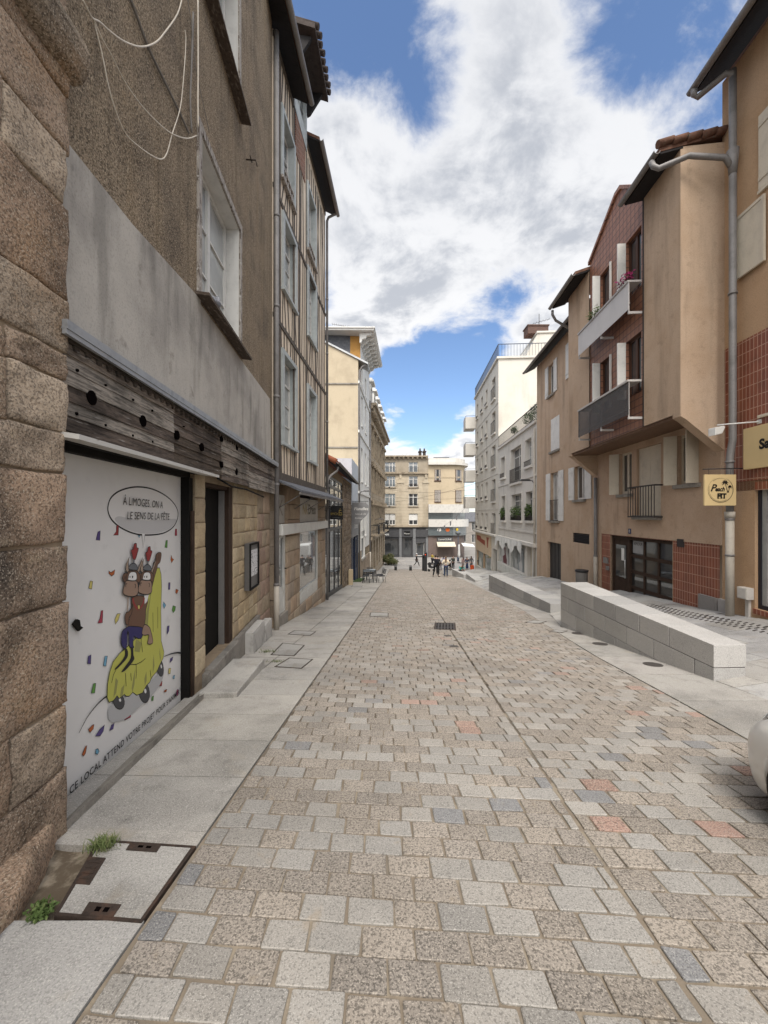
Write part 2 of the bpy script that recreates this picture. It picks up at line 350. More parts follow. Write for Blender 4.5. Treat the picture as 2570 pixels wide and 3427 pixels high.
def sett(x0, x1, y0, y1, y, slope, detail):
    gap = 0.0052 + 0.0012 * min(max((y - 3) / 4, 0), 1); ins = 0.004
    x0 += gap + abs(jit(0.002)); x1 -= gap + abs(jit(0.002)); y0 += gap + jit(0.0025); y1 -= gap + jit(0.0025)
    if x1 - x0 < 0.035: return
    tl = jit(0.002); tx = jit(0.0015); cxm = (x0 + x1) / 2; j = 0.005
    q = [(x0 + jit(j), y0 + jit(j)), (x1 + jit(j), y0 + jit(j)), (x1 + jit(j), y1 + jit(j)), (x0 + jit(j), y1 + jit(j))]
    if detail:
        c = 0.006; r_ = []
        for i in range(4):
            a, b, d = q[i - 1], q[i], q[(i + 1) % 4]
            for e in (a, d):
                L = math.hypot(e[0] - b[0], e[1] - b[1]); k = c * rng.uniform(0.5, 1.3) / L; r_.append((b[0] + (e[0] - b[0]) * k, b[1] + (e[1] - b[1]) * k))
        q = r_
    mx = sum(p[0] for p in q) / len(q); my = sum(p[1] for p in q) / len(q); n = len(q)
    tint, mi = sett_tint(y)
    vs_ = []
    def P(px, py, dz): yw = py + slope * (px - 1); return (px, yw, road_z(yw) + dz)
    for px, py in q: vs_.append(P(px, py, -0.016))
    for px, py in q: vs_.append(P(px, py, tl - 0.003))
    for px, py in q:
        dx, dy = mx - px, my - py; L = math.hypot(dx, dy); vs_.append(P(px + dx / L * ins * 1.4, py + dy / L * ins * 1.4, tl + tx * (px - cxm) / 0.1))
    fs = [list(range(2 * n, 3 * n))]
    for a in (0, n):
        fs += [[a + i, a + (i + 1) % n, a + n + (i + 1) % n, a + n + i] for i in range(n)]
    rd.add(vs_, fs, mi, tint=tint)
y = -2.2; k = 0
while y < 48.6:
    h = 0.137 + jit(0.004); sl = -0.075
    for (a, b) in ((xl(y), xc(y) - 0.006), (xc(y) + 0.006, xr(y))):
        x = a - (0.10 if k % 2 else 0.0) + jit(0.015)
        while x < b - 0.02:
            w = 0.208 + jit(0.018); e = x + w
            if b - e < 0.05: e = b
            sx0, sx1 = max(x, a), min(e, b)
            sett(sx0, sx1, y, y + h, y, sl if y > 1e9 else sl, y < 9)
            x = e
    y += h; k += 1
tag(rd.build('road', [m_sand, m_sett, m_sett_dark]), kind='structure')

# pavements of large granite slabs
def slab(mb, q, thick=0.08, gap=0.006, tint=None, hs=None, lift=0.0):
    """q: four plan corners counter-clockwise"""
    cx_ = sum(p[0] for p in q) / 4; cy_ = sum(p[1] for p in q) / 4; top = []; bot = []
    for i, (px, py) in enumerate(q):
        dx, dy = cx_ - px, cy_ - py; L = math.hypot(dx, dy); nx_, ny_ = px + dx / L * gap * 1.4, py + dy / L * gap * 1.4
        side = 1 if py < cy_ else -1
        z = H(px, py, side) + lift; top.append((nx_, ny_, z)); bot.append((nx_, ny_, z - thick))
    t_ = tint or rng.choice([(0.385, 0.366, 0.335), (0.362, 0.346, 0.32), (0.40, 0.378, 0.343), (0.37, 0.35, 0.316)]); b_ = rng.uniform(0.92, 1.06)
    mb.box8(bot + top, 0, tuple(c * b_ for c in t_))
pv = MB()
y = 2.28; rows = []
while y < 50: rows.append(y); y += 0.565
for i in range(len(rows) - 1):
    a, b = rows[i], rows[i + 1]; am = (a + b) / 2; sl = -0.05
    n_ = 1 if (xl(am) - wl(am)) < 1.35 else 2
    def xrow(y_, k): return (wl(y_) - 0.12) if k == 0 else (xl(y_) - 0.02 if k == n_ else xl(y_) - 0.86)
    for k in range(n_):
        q = [(xrow(a, k), a), (xrow(a, k + 1), a), (xrow(b, k + 1), b), (xrow(b, k), b)]
        slab(pv, [(px, py + sl * (px - xl(a)) * 0.6) for px, py in q])
slab(pv, [(-2.0, 2.19), (xl(2.19) - 0.02, 2.14), (xl(2.28) - 0.02, 2.28), (-2.0, 2.34)])
for a, b in ((-2.4, -1.3), (-1.3, -0.3), (-0.3, 0.75), (0.75, 1.73)):
    slab(pv, [(wl(a) - 0.3, a), (xl(a) - 0.02, a), (xl(b) - 0.02, b), (wl(b) - 0.3, b)], tint=(0.33, 0.323, 0.31))
tag(pv.build('pavement', m_slab), kind='structure')
# right-hand strip along the setts, then the stepped terrace in front of the houses
ps = MB(); y = -2.5
while y < 48:
    b = y + 0.98; wa, wb = lerp_tab(WALL_R, y), lerp_tab(WALL_R, b)
    n_ = max(1, round((wa - xr(y)) / 0.9))
    for k in range(n_):
        f0, f1 = k / n_, (k + 1) / n_
        slab(ps, [(xr(y) + (wa - xr(y)) * f0 + 0.02, y), (xr(y) + (wa - xr(y)) * f1, y), (xr(b) + (wb - xr(b)) * f1, b), (xr(b) + (wb - xr(b)) * f0 + 0.02, b)], tint=rng.choice([(0.36, 0.34, 0.31), (0.34, 0.325, 0.30), (0.375, 0.355, 0.33)]))
    y = b
tag(ps.build('path', m_slab), kind='structure')
pt = MB(); marks = sorted(STEP_Y + [9.2, -2.5, 36.9, 48.0])
for a0, a1 in zip(marks, marks[1:]):
    n = max(1, round((a1 - a0) / 0.75))
    for i in range(n):
        a = a0 + (a1 - a0) * i / n; b = a0 + (a1 - a0) * (i + 1) / n
        wa, wb = lerp_tab(WALL_R, a), lerp_tab(WALL_R, b); ea, eb = 7.25 + 0.065 * a, 7.25 + 0.065 * b
        cuts = [0, 0.12, 0.35, 0.6, 0.82, 1.0] if i % 2 else [0, 0.12, 0.25, 0.48, 0.7, 1.0]
        for c0, c1 in zip(cuts, cuts[1:]):
            last = (i == n - 1 and a1 in STEP_Y)
            slab(pt, [(wa + (ea - wa) * c0, a), (wa + (ea - wa) * c1, a), (wb + (eb - wb) * c1, b), (wb + (eb - wb) * c0, b)], thick=0.3, tint=rng.choice([(0.40, 0.395, 0.385), (0.37, 0.365, 0.36), (0.42, 0.41, 0.39), (0.39, 0.375, 0.35)]))
tag(pt.build('terrace', m_slab), kind='structure')
pz = MB()
zp = road_z(60)
for i in range(-14, 22):
    for j in range(0, 12):
        a, b = 48.7 + j * 1.25, 48.7 + (j + 1) * 1.25
        slab(pz, [(i * 1.6, a), (i * 1.6 + 1.6, a), (i * 1.6 + 1.6, b), (i * 1.6, b)], tint=rng.choice([(0.34, 0.325, 0.31), (0.31, 0.30, 0.29), (0.37, 0.35, 0.33)]), lift=-0.004)
tag(pz.build('plaza', m_slab), kind='structure')
# ================================================================ LEFT SIDE
def px(x, y, ox, oy, sc): return ox + x / sc, oy + y / sc
def Z1(x, y): return px(x, y, 0, 0, 1.4426)        # measured from enlargements of the photograph
def Z2(x, y): return px(x, y, 0, 1000, 1.4426)
def Z3(x, y): return px(x, y, 0, 2100, 1.2762)
def ZP(x, y): return px(x, y, 210, 1500, 3.5106)
def ZQ(x, y): return px(x, y, 210, 2050, 3.1596)
def ZN(x, y): return px(x, y, 900, 1600, 4.1475)
def ZD(x, y): return px(x, y, 1000, 1050, 2.212)
def ZE(x, y): return px(x, y, 1250, 1450, 3.0164)
def ZR(x, y): return px(x, y, 1620, 900, 1.7463)
def ZT(x, y): return px(x, y, 1900, 0, 2.458)
def ZF(x, y): return px(x, y, 2270, 1350, 2.7667)
def ZS(x, y): return px(x, y, 1280, 1800, 3.95)

m_roughcast = mat('brown_roughcast', (0.30, 0.235, 0.165), 0.95, 0.15, layers=[(1.4, 4, (0.165, 0.130, 0.098), 0.42, 0.7, 0.9), (1.0, 5, (0.30, 0.225, 0.145), 0.5, 0.72, 0.7, (1.0, 3.0, 0.35)), (62, 3, 0.30, 0.47, 0.58, 0.85), (90, 2, (0.52, 0.43, 0.31), 0.55, 0.66, 0.8), (2.6, 5, 0.58, 0.5, 0.74, 0.75, (1, 4, 0.22))], bump=(60, 0.016, 3), bump2=(28, 0.010, 2))
m_patch = mat('grey_cement_render', (0.47, 0.44, 0.395), 0.92, 0.2, layers=[(0.8, 6, (0.30, 0.28, 0.255), 0.42, 0.66, 0.9), (4, 6, (0.20, 0.18, 0.155), 0.60, 0.74, 0.6), (2.0, 6, 0.62, 0.48, 0.70, 0.85, (1, 2, 0.35)), (60, 3, 0.72, 0.5, 0.68, 0.6), (9, 5, 0.7, 0.62, 0.75, 0.7)], bump=(70, 0.003, 3), bump2=(6, 0.006, 3))
m_block = mat('weathered_granite_block', (1, 1, 1), 0.92, 0.2, attr='tint_only', layers=[(3.0, 6, 0.50, 0.42, 0.66, 0.85), (2.0, 5, (0.34, 0.215, 0.12), 0.52, 0.72, 0.55), (1.1, 6, (0.06, 0.052, 0.045), 0.60, 0.74, 0.75, (1, 1, 0.45)), (9.0, 4, (0.40, 0.32, 0.22), 0.55, 0.75, 0.5), (75, 3, 0.36, 0.48, 0.59, 0.8), (110, 2, (0.52, 0.45, 0.36), 0.56, 0.66, 0.6), (1.6, 4, 0.60, 0.55, 0.72, 0.7)], bump=(60, 0.006, 4), bump2=(13, 0.012, 3))
m_mortar = mat('lime_mortar', (0.29, 0.225, 0.155), 0.95, 0.1, layers=[(6, 4, 0.7, 0.45, 0.7, 0.7)], bump=(70, 0.004, 3))
m_sandstone = mat('yellow_sandstone', (1, 1, 1), 0.92, 0.2, attr='tint_only', layers=[(7, 5, 0.78, 0.45, 0.72, 0.8, (1, 1, 2.2)), (60, 3, 0.7, 0.5, 0.65, 0.6), (2.2, 4, 0.7, 0.55, 0.75, 0.6)], bump=(45, 0.004, 4), bump2=(14, 0.006, 3, (1, 1, 2.5)))
m_board = mat('weathered_board', (1, 1, 1), 0.88, 0.25, attr='tint_only', layers=[(6, 6, 0.35, 0.42, 0.64, 0.9, (2, 0.5, 9)), (22, 4, 0.40, 0.5, 0.64, 0.8, (2, 0.6, 7)), (1.6, 5, 0.42, 0.48, 0.66, 0.85), (8, 5, (0.45, 0.42, 0.38), 0.60, 0.72, 0.6, (1, 0.4, 6))], bump=(40, 0.004, 4, (2, 0.5, 9)))
m_zinc = mat('zinc_sheet', (0.36, 0.37, 0.38), 0.5, 0.5, 0.6, layers=[(3, 4, 0.75, 0.45, 0.7, 0.8), (12, 4, 0.75, 0.5, 0.7, 0.6)], bump=(9, 0.003, 2))
m_pipe = mat('grey_zinc_pipe', (0.215, 0.205, 0.20), 0.6, 0.4, 0.25, layers=[(3, 4, 0.7, 0.45, 0.7, 0.8), (25, 3, 0.75, 0.52, 0.7, 0.6)], bump=(30, 0.0015, 2))
m_black = plain('black_paint', (0.012, 0.011, 0.010), 0.75, spec=0.12)
m_darkwood = mat('dark_brown_wood', (0.045, 0.028, 0.02), 0.7, 0.15, layers=[(10, 4, 1.8, 0.5, 0.7, 0.5, (4, 4, 0.5)), (4, 3, 0.6, 0.5, 0.7, 0.7)], bump=(30, 0.002, 3, (3, 3, 0.4)))
m_poster = mat('white_poster_vinyl', (0.70, 0.69, 0.67), 0.5, 0.35, layers=[(1.5, 4, 0.90, 0.45, 0.75, 0.8), (5, 5, 0.82, 0.6, 0.75, 0.5)], bump=(3.0, 0.006, 2))
m_concrete = mat('old_concrete', (0.27, 0.25, 0.22), 0.93, 0.2, layers=[(3, 5, 0.6, 0.45, 0.72, 0.85), (14, 4, 0.7, 0.5, 0.7, 0.7), (90, 2, 0.7, 0.52, 0.66, 0.6)], bump=(50, 0.005, 4))
m_whitepaint = mat('worn_white_paint', (0.62, 0.61, 0.58), 0.6, 0.35, layers=[(5, 5, 0.82, 0.45, 0.72, 0.8), (30, 3, (0.30, 0.26, 0.22), 0.68, 0.76, 0.8), (4, 4, 0.85, 0.5, 0.7, 0.6, (2, 2, 0.3))], bump=(30, 0.002, 3))
m_peelwood = mat('peeling_grey_wood', (0.33, 0.30, 0.27), 0.85, layers=[(14, 5, (0.10, 0.075, 0.06), 0.5, 0.62, 0.9, (2, 2, 0.5)), (25, 4, (0.55, 0.53, 0.5), 0.58, 0.66, 0.8)], bump=(30, 0.004, 4))
m_glass = glass_mat('window_glass', refl=0.10)
m_glass_pale = glass_mat('curtained_glass', (0.36, 0.37, 0.36), refl=0.06, var=((0.26, 0.27, 0.27), 2.0))
m_glass_sky = glass_mat('reflecting_glass', (0.03, 0.035, 0.04), refl=0.35)
m_meter = mat('grubby_white_plastic', (0.44, 0.425, 0.40), 0.6, layers=[(3, 5, 0.6, 0.45, 0.7, 0.8), (12, 4, 0.7, 0.55, 0.72, 0.7)])
m_darksill = mat('rotten_sill_wood', (0.075, 0.055, 0.042), 0.9, layers=[(14, 5, (0.20, 0.17, 0.14), 0.52, 0.66, 0.7, (2, 0.7, 4)), (30, 4, 0.5, 0.5, 0.66, 0.7)], bump=(30, 0.006, 4))
m_cable = plain('cream_cable', (0.60, 0.54, 0.45), 0.5)
m_cable_grey = plain('grey_cable', (0.17, 0.155, 0.14), 0.6)

def stone_block(mb, f, s0, s1, z0, z1, o, tint, bulge=0.012, n=6, gap=0.006, seed=0, rough=0.004, m=0, back=0.1, soft=0.016):
    """one dressed block: flat rough face, worn arrises, slightly ragged outline"""
    r = random.Random(seed); vs = []
    W, Hh = s1 - s0 - 2 * gap, z1 - z0 - 2 * gap
    def grid(L):
        e = [0.0, min(0.25, soft * 0.45 / L), min(0.3, soft * 1.1 / L)]; e2 = [1 - x for x in e[::-1]]
        return e + [e[2] + (1 - 2 * e[2]) * i / n for i in range(1, n)] + e2
    ga, gb = grid(max(W, 0.05)), grid(max(Hh, 0.05)); N = len(ga) - 1; K = len(gb) - 1
    ph = [r.uniform(0, 6.28) for _ in range(8)]; cj = [(r.uniform(-1, 1) * gap, r.uniform(-1, 1) * gap) for _ in range(4)]; tilt = r.uniform(-1, 1) * rough; tilt2 = r.uniform(-1, 1) * rough
    for b in gb:
        for a in ga:
            sx = s0 + gap + W * a; sz = z0 + gap + Hh * b
            w = ((1 - a) * (1 - b), a * (1 - b), a * b, (1 - a) * b)
            edge = min(a * W, (1 - a) * W, b * Hh, (1 - b) * Hh); k = math.exp(-edge / soft * 1.6)
            sx += sum(w[i] * cj[i][0] for i in range(4)) + k * gap * 0.5 * math.sin(b * 9 + ph[0]); sz += sum(w[i] * cj[i][1] for i in range(4)) + k * gap * 0.5 * math.sin(a * 9 + ph[1])
            oo = o + bulge * (1 - k) + tilt * (a - 0.5) + tilt2 * (b - 0.5) + rough * (math.sin(a * 5 + ph[2]) * math.sin(b * 4 + ph[3]) + 0.6 * math.sin(a * 11 + ph[4]) * math.sin(b * 9 + ph[5])) + r.uniform(-1, 1) * rough * 0.45
            vs.append(f.p(sx, sz, oo))
    C = N + 1
    fs = [[j * C + i, j * C + i + 1, (j + 1) * C + i + 1, (j + 1) * C + i] for j in range(K) for i in range(N)]
    rim = [i for i in range(C)] + [j * C + N for j in range(1, K + 1)] + [K * C + i for i in range(N - 1, -1, -1)] + [j * C for j in range(K - 1, 0, -1)]
    b0 = len(vs)
    for k in rim: vs.append(vs[k] - Vector((f.n.x, f.n.y, 0)) * (back + bulge))
    L = len(rim); fs += [[rim[(k + 1) % L], rim[k], b0 + k, b0 + (k + 1) % L] for k in range(L)]
    mb.add(vs, fs, m, True, tint=tint)
def masonry(mb, f, s0, s1, z0, z1, o, rows, blk, tints, seed, bulge=0.008, n=3, gap=0.006, rough=0.002, m=0, irregular=0.0, back=0.08):
    r = random.Random(seed); z = z0; k = 0
    while z < z1 - 0.02:
        h = rows * r.uniform(1 - irregular * 0.5, 1 + irregular * 0.5); 
        if z1 - (z + h) < rows * 0.45: h = z1 - z
        a = s0; first = True
        while a < s1 - 1e-4:
            w = blk * r.uniform(0.75 - irregular * 0.3, 1.25 + irregular * 0.3) * (0.6 if first and k % 2 else 1)
            if s1 - (a + w) < blk * 0.4: w = s1 - a
            t_ = r.choice(tints); b_ = r.uniform(0.86, 1.12)
            stone_block(mb, f, a, a + w, z, z + h, o, tuple(c * b_ for c in t_), bulge, n, gap, r.random(), rough, m, back); a += w; first = False
        z += h; k += 1

def window(f, s0, s1, z0, z1, o, parent, mf=None, mp=None, leaves=2, bars=2, fw=0.055, sill=None, transom=None, name='window', thick=0.05, hw=0.028):
    """casement at depth o: frame bars with pane and sill below them"""
    mf = mf or m_whitepaint; mp = mp or m_glass; w = MB(); B = lambda a, b, c, d, e=0.0: w.fbox(f, a, b, c, d, o - thick + e * 0.5, o + e)
    B(s0, s0 + fw, z0, z1); B(s1 - fw, s1, z0, z1); B(s0 + fw, s1 - fw, z1 - fw, z1); B(s0 + fw, s1 - fw, z0, z0 + fw * 1.3)
    zt = z1 - fw
    if transom: zt = z0 + (z1 - z0) * transom; B(s0 + fw, s1 - fw, zt - fw * 0.5, zt + fw * 0.5, 0.004)
    for k in range(1, leaves):
        c = s0 + (s1 - s0) * k / leaves; B(c - fw * 0.7, c + fw * 0.7, z0 + fw * 1.3, z1 - fw, 0.008)
    for k in range(leaves):
        a, b = s0 + (s1 - s0) * k / leaves, s0 + (s1 - s0) * (k + 1) / leaves
        for j in range(1, bars + 1):
            c = z0 + (zt - z0) * j / (bars + 1); B(a + fw * 0.8, b - fw * 0.8, c - hw * 0.5, c + hw * 0.5, -0.006)
    ob = w.build(name, mf, parent)
    MB().fpoly(f, [(s0 + fw * 0.5, z0 + fw * 0.5), (s1 - fw * 0.5, z0 + fw * 0.5), (s1 - fw * 0.5, z1 - fw * 0.5), (s0 + fw * 0.5, z1 - fw * 0.5)], o - thick * 0.6).build('pane', mp, ob)
    if sill:
        so, sh, ms, ex = sill   # how far it stands out, height, material, overhang to the sides
        MB().fbox(f, s0 - ex, s1 + ex, z0 - sh, z0 - 0.002, o - thick, so).build('sill', ms, ob, bevel=0.006)
    return ob
def shutter(f, s0, s1, z0, z1, o, parent, mt, planks=4, name='shutter', t=0.03, brace=True):
    w = MB(); n = planks; g = 0.004
    for k in range(n): w.fbox(f, s0 + (s1 - s0) * k / n + g / 2, s0 + (s1 - s0) * (k + 1) / n - g / 2, z0, z1, o, o + t - 0.004 * (k % 2))
    if brace:
        for zz in (z0 + (z1 - z0) * 0.14, z1 - (z1 - z0) * 0.14): w.fbox(f, s0 + 0.01, s1 - 0.01, zz - 0.035, zz + 0.035, o + t + 0.0005, o + t + 0.014)
    return w.build(name, mt, parent)
def downpipe(f, a, z0, z1, o, r, label, group=None, m=None, collars=(), extra=None, cat='drainpipe', boot=None):
    t = thing('downpipe', f.p(a, z0, o), label, cat, group)
    path = [f.p(a, z0, o), f.p(a, z1, o)]
    if extra: path = path + extra
    MB().tube(path, r, 12).build('pipe', m or m_pipe, t)
    for zc in collars: MB().tube([f.p(a, zc - 0.03, o), f.p(a, zc + 0.03, o)], r * 1.18, 12).build('pipe_collar', m or m_pipe, t)
    if boot: MB().tube([f.p(a, z0 - 0.001, o), f.p(a, z0 + boot, o)], r * 1.12, 12).build('pipe_boot', m_bootcream, t)
    return t
m_bootcream = plain('cream_iron_pipe', (0.42, 0.385, 0.33), 0.6)

# ---- granite wall at the left edge of the picture
F0 = Frame((-1.70, -1.6), (-1.862, 2.30))
F0.o = 0
t = thing('stone_wall', F0.p(2, -0.1, 0), 'old wall of large rough granite blocks beside the cartoon poster', 'wall')
core = MB(); core.fbox(F0, -0.5, F0.len - 0.02, -0.6, 8.0, -1.2, -0.012); core.build('wall_core', m_mortar, t)
sb = MB(); r0 = random.Random(8)
edge = F0.len
# courses with their right-hand joints read off the photograph (row of the joint at the corner)
cz = [F0.Z(225, v) for v in (2790, 2560, 2350, 2010, 1820, 1590, 1455, 1280, 1190, 1010, 700, 520, 330, 150, -150, -500, -900)]
cz = [-0.6] + cz
cols_ = [(0.33, 0.235, 0.165), (0.30, 0.215, 0.15), (0.345, 0.255, 0.18), (0.27, 0.20, 0.145), (0.335, 0.225, 0.155), (0.35, 0.28, 0.21), (0.30, 0.235, 0.175)]
for i in range(len(cz) - 1):
    za, zb = cz[i], cz[i + 1]; a = edge + r0.uniform(-0.02, 0.025); first = True
    while a > 0:
        w = r0.uniform(0.32, 0.66) if not first else r0.uniform(0.36, 0.62); b = max(a - w, -0.3)
        zj = r0.uniform(-0.03, 0.03) if not first else 0
        c = r0.choice(cols_); bb = r0.uniform(0.92, 1.36)
        stone_block(sb, F0, b, a, za + zj * 0.5, zb + zj * 0.5, 0.0, tuple(x * bb for x in c), 0.013, 9, 0.006, r0.random(), 0.008, soft=0.018)
        a = b; first = False
ob = sb.build('stone_facing', m_block, t)
zf = F0.Z(215, 2880)
ft = MB()
for fa_, fb_ in (((-1.55, -1.5), (-1.585, 0.2)), ((-1.585, 0.2), (-1.60, 1.02)), ((-1.60, 1.02), (-1.63, 1.66)), ((-1.63, 1.66), (-1.915, 2.31))):
    ff = Frame(fa_, fb_); stone_block(ft, ff, 0, ff.len, road_z(fb_[1]) - 0.2, road_z((fa_[1] + fb_[1]) / 2) + 0.13, 0.0, r0.choice(cols_), 0.03, 8, 0.004, fa_[1], 0.012, soft=0.06, back=0.4)
ft.build('footing_stone', m_block, t)
mo = MB(); za = F0.Z(232, 150, 0.10)
for a, b in ((-0.3, 0.9), (0.9, 2.2), (2.2, edge + 0.05)):
    pr = [(0.0, -0.16), (0.07, -0.14), (0.105, -0.07), (0.115, 0.02), (0.09, 0.10), (0.0, 0.13)]
    mo.extr([F0.p(b - 0.006, za + 0.08 + z, o) for o, z in pr], [F0.p(a + 0.006, za + 0.08 + z, o) for o, z in pr])
mo.tint = [(0.24, 0.19, 0.14)] * len(mo.v); mo.build('moulding', m_block, t, bevel=0.02)

# ---- brown roughcast house with the boarded shop
F1 = Frame((-1.97, 2.2), (-2.47, 8.62))
def s1u(u, o=0.0): return F1.S(u, o)
L1 = thing('roughcast_house', F1.p(3, -0.6, -0.1), 'tall brown roughcast house with a boarded shop front and grey cement patch', 'house')
e1 = F1.len; eave1 = 14.2
# openings
lw = (s1u(668), s1u(800), F1.Z(665, 985), F1.Z(700, 520))
uw = (lw[0], s1u(797), F1.Z(797, 370), F1.Z(797, 370) + 1.9)
po = (0.02, s1u(651, -0.05), -1.2, F1.Z(634, 1604, -0.165) + 0.07)
dr = (s1u(699), s1u(790), F1.Z(745, 2190), F1.Z(745, 1622))
w = MB(); zs0 = F1.Z(655, 1568)
w.wall(F1, 0, e1, zs0, eave1, [lw, uw], 0.24, 0, 0, back=6); w.build('wall', m_roughcast, L1)
# shop storey: backing set back, sandstone blocks before it
w = MB(); w.wall(F1, 0, e1, -1.3, zs0 - 0.001, [po, dr], 0.22, -0.05, 0); w.build('shop_wall', m_mortar, L1)
ss = [(0.44, 0.355, 0.23), (0.41, 0.33, 0.215), (0.47, 0.385, 0.26), (0.38, 0.30, 0.20), (0.45, 0.35, 0.22)]
mb = MB()
masonry(mb, F1, po[1] + 0.003, dr[0] - 0.003, dr[2] + 0.02, zs0 - 0.03, -0.045, 0.30, 0.6, ss, 3, 0.012, 4, rough=0.004)
mb.build('stone_facing', m_sandstone, L1); mb = MB(); masonry(mb, F1, dr[1] + 0.003, s1u(868), dr[2] + 0.02, zs0 - 0.03, -0.045, 0.23, 0.34, ss, 4, 0.012, 4, rough=0.004)
mb.build('stone_facing', m_sandstone, L1); mb = MB(); masonry(mb, F1, s1u(868), e1 - 0.06, -1.1, zs0 - 0.03, -0.045, 0.34, 0.4, [(0.31, 0.25, 0.18), (0.34, 0.26, 0.19), (0.30, 0.215, 0.165)], 6, 0.02, 4, rough=0.006)
mb.build('stone_facing', m_sandstone, L1)
# strip of stone jamb at the very left of the poster
# grey cement patch
a0, a1 = 0.01, s1u(901)
zl = F1.Z(560, 1300, 0.14)
up = [(a0, F1.Z(211, 470)), (s1u(440), F1.Z(440, 752)), (s1u(669), F1.Z(669, 1003)), (s1u(790), F1.Z(790, 1185)), (a1, F1.Z(901, 1335)), (a1 + 0.10, F1.Z(901, 1335) - 0.7)]
zu = [(s, z) for s, z in up]
pa = MB()
def patch(pts):  # split round the lower window
    pa.fprism(F1, pts, 0.001, 0.012)
zstr = F1.Z(560, 1297)
k0 = [p for p in zu if p[0] <= lw[0]]
zi = lambda s: lerp_tab(zu, s)
patch([(a0, zl), (lw[0], zl), (lw[0], zi(lw[0]))] + k0[::-1])
zb_ = min(lw[2] - 0.02, zi(lw[1]))
patch([(lw[0] + 0.0005, zl), (lw[1], zl), (lw[1], zb_), (lw[0] + 0.0005, zb_)])
patch([(lw[1] + 0.0005, zl), (a1 + 0.1, zl), (a1 + 0.1, zu[-1][1]), (a1, zi(a1)), (lw[1] + 0.0005, zi(lw[1]))])
pa.build('cement_patch', m_patch, L1)
# board cladding over the shop, each board slightly lapped
zt_, zb2 = F1.Z(239, 1110), F1.Z(640, 1560, 0.09); nb = 6; bd = MB(); rb = random.Random(2)
zt_ = zl - 0.06; 
cuts = [0.02, s1u(547), s1u(717), s1u(813), e1 - 0.10]
for k in range(nb):
    for c in range(len(cuts) - 1):
        za, zc_ = zt_ - (zt_ - zb2) * k / nb, zt_ - (zt_ - zb2) * (k + 1) / nb
        if c >= 2: za, zc_ = za - 0.05, zc_ - 0.05
        o_ = 0.07 + (0.012 if c in (0, 2) else 0.0) + rb.uniform(-0.003, 0.003); t_ = rb.choice([(0.25, 0.205, 0.165), (0.16, 0.125, 0.10), (0.30, 0.26, 0.215), (0.34, 0.30, 0.255), (0.13, 0.10, 0.08)])
        if c == 1 and k >= 3: t_ = (0.10, 0.075, 0.055)
        b = cuts[c + 1] - 0.004; a = cuts[c] + 0.003; dz = rb.uniform(-0.006, 0.006)
        P = F1.p
        bd.box8([P(a, zc_ + dz - 0.012, o_ + 0.018), P(b, zc_ + dz - 0.012, o_ + 0.018), P(b, zc_ + dz - 0.012, o_), P(a, zc_ + dz - 0.012, o_), P(a, za, o_ + 0.008), P(b, za, o_ + 0.008), P(b, za, o_ - 0.01), P(a, za, o_ - 0.01)], 0, t_)
sgn = bd.build('board_cladding', m_board, L1)
# knot holes and fixing holes
for (x, y, rr) in ((449, 478, .052), (695, 590, .052), (860, 658, .05), (980, 716, .05), (1075, 675, .045), (1147, 716, .05), (1075, 800, .045), (1145, 835, .055), (380, 345, .02), (517, 417, .016), (648, 488, .018), (740, 540, .02), (376, 555, .022), (515, 610, .018), (646, 660, .018), (741, 690, .018), (835, 527, .014), (893, 617, .016), (960, 605, .014), (1055, 640, .014)):
    u, v = Z2(x, y); a, z = F1.uv(u, v, 0.11); n = 14; rr *= 0.85 if rr > 0.03 else 0.45
    hb = MB(); hb.fprism(F1, [(a + rr * math.cos(6.283 * i / n), z + rr * 1.05 * math.sin(6.283 * i / n)) for i in range(n)], 0.06, 0.1075); hb.build('knot_hole', mat('hole_black', (0.004, 0.003, 0.003), 1.0, 0.0), sgn)
# zinc strip and white drip board, dark gap above the shop window
z_ = MB(); z_.fbox(F1, 0.03, e1 - 0.06, zl - 0.055, zl - 0.002, 0.0, 0.16); z_.fbox(F1, 0.03, e1 - 0.06, zl - 0.085, zl - 0.056, 0.13, 0.155); z_.build('zinc_flashing', m_zinc, L1)
z_ = MB()
zz_ = [(0.03, zl - 0.087)]
for i in range(58): a = 0.05 + (e1 - 0.2) * i / 58; zz_ += [(a, zl - 0.10), (a + 0.01, zl - 0.135), (a + 0.045, zl - 0.13), (a + 0.05, zl - 0.10)]
zz_ += [(e1 - 0.07, zl - 0.10), (e1 - 0.07, zl - 0.087)]
z_.fprism(F1, zz_, 0.085, 0.112); z_.tint = [(0.09, 0.07, 0.055)] * len(z_.v); z_.build('slat_edge', m_board, L1)
zd = F1.Z(640, 1573, 0.21); z_ = MB(); P = F1.p; a, b = 0.05, s1u(716, 0.15)
z_.box8([P(a, zd - 0.0, 0.21), P(b, zd - 0.0, 0.21), P(b, zd + 0.03, 0.0), P(a, zd + 0.03, 0.0), P(a, zd + 0.03, 0.21), P(b, zd + 0.03, 0.21), P(b, zd + 0.06, 0.0), P(a, zd + 0.06, 0.0)])
z_.build('drip_board', mat('flaking_pale_board', (0.50, 0.485, 0.455), 0.8, layers=[(12, 5, (0.24, 0.21, 0.18), 0.58, 0.68, 0.8, (2, 0.6, 2))], bump=(30, 0.003, 3)), L1)
z_ = MB(); z_.fbox(F1, 0.0, po[1], po[3] + 0.001, zd + 0.03, -0.06, -0.02); z_.build('shop_head_board', m_black, L1)
z_ = MB(); z_.tube([P(s1u(700), zd + 0.02, 0.1), P(s1u(745), zd - 0.05, 0.12), P(s1u(800), zd - 0.04, 0.11), P(s1u(868), zd - 0.10, 0.08)], 0.012, 6); z_.build('loose_batten', m_board, L1)
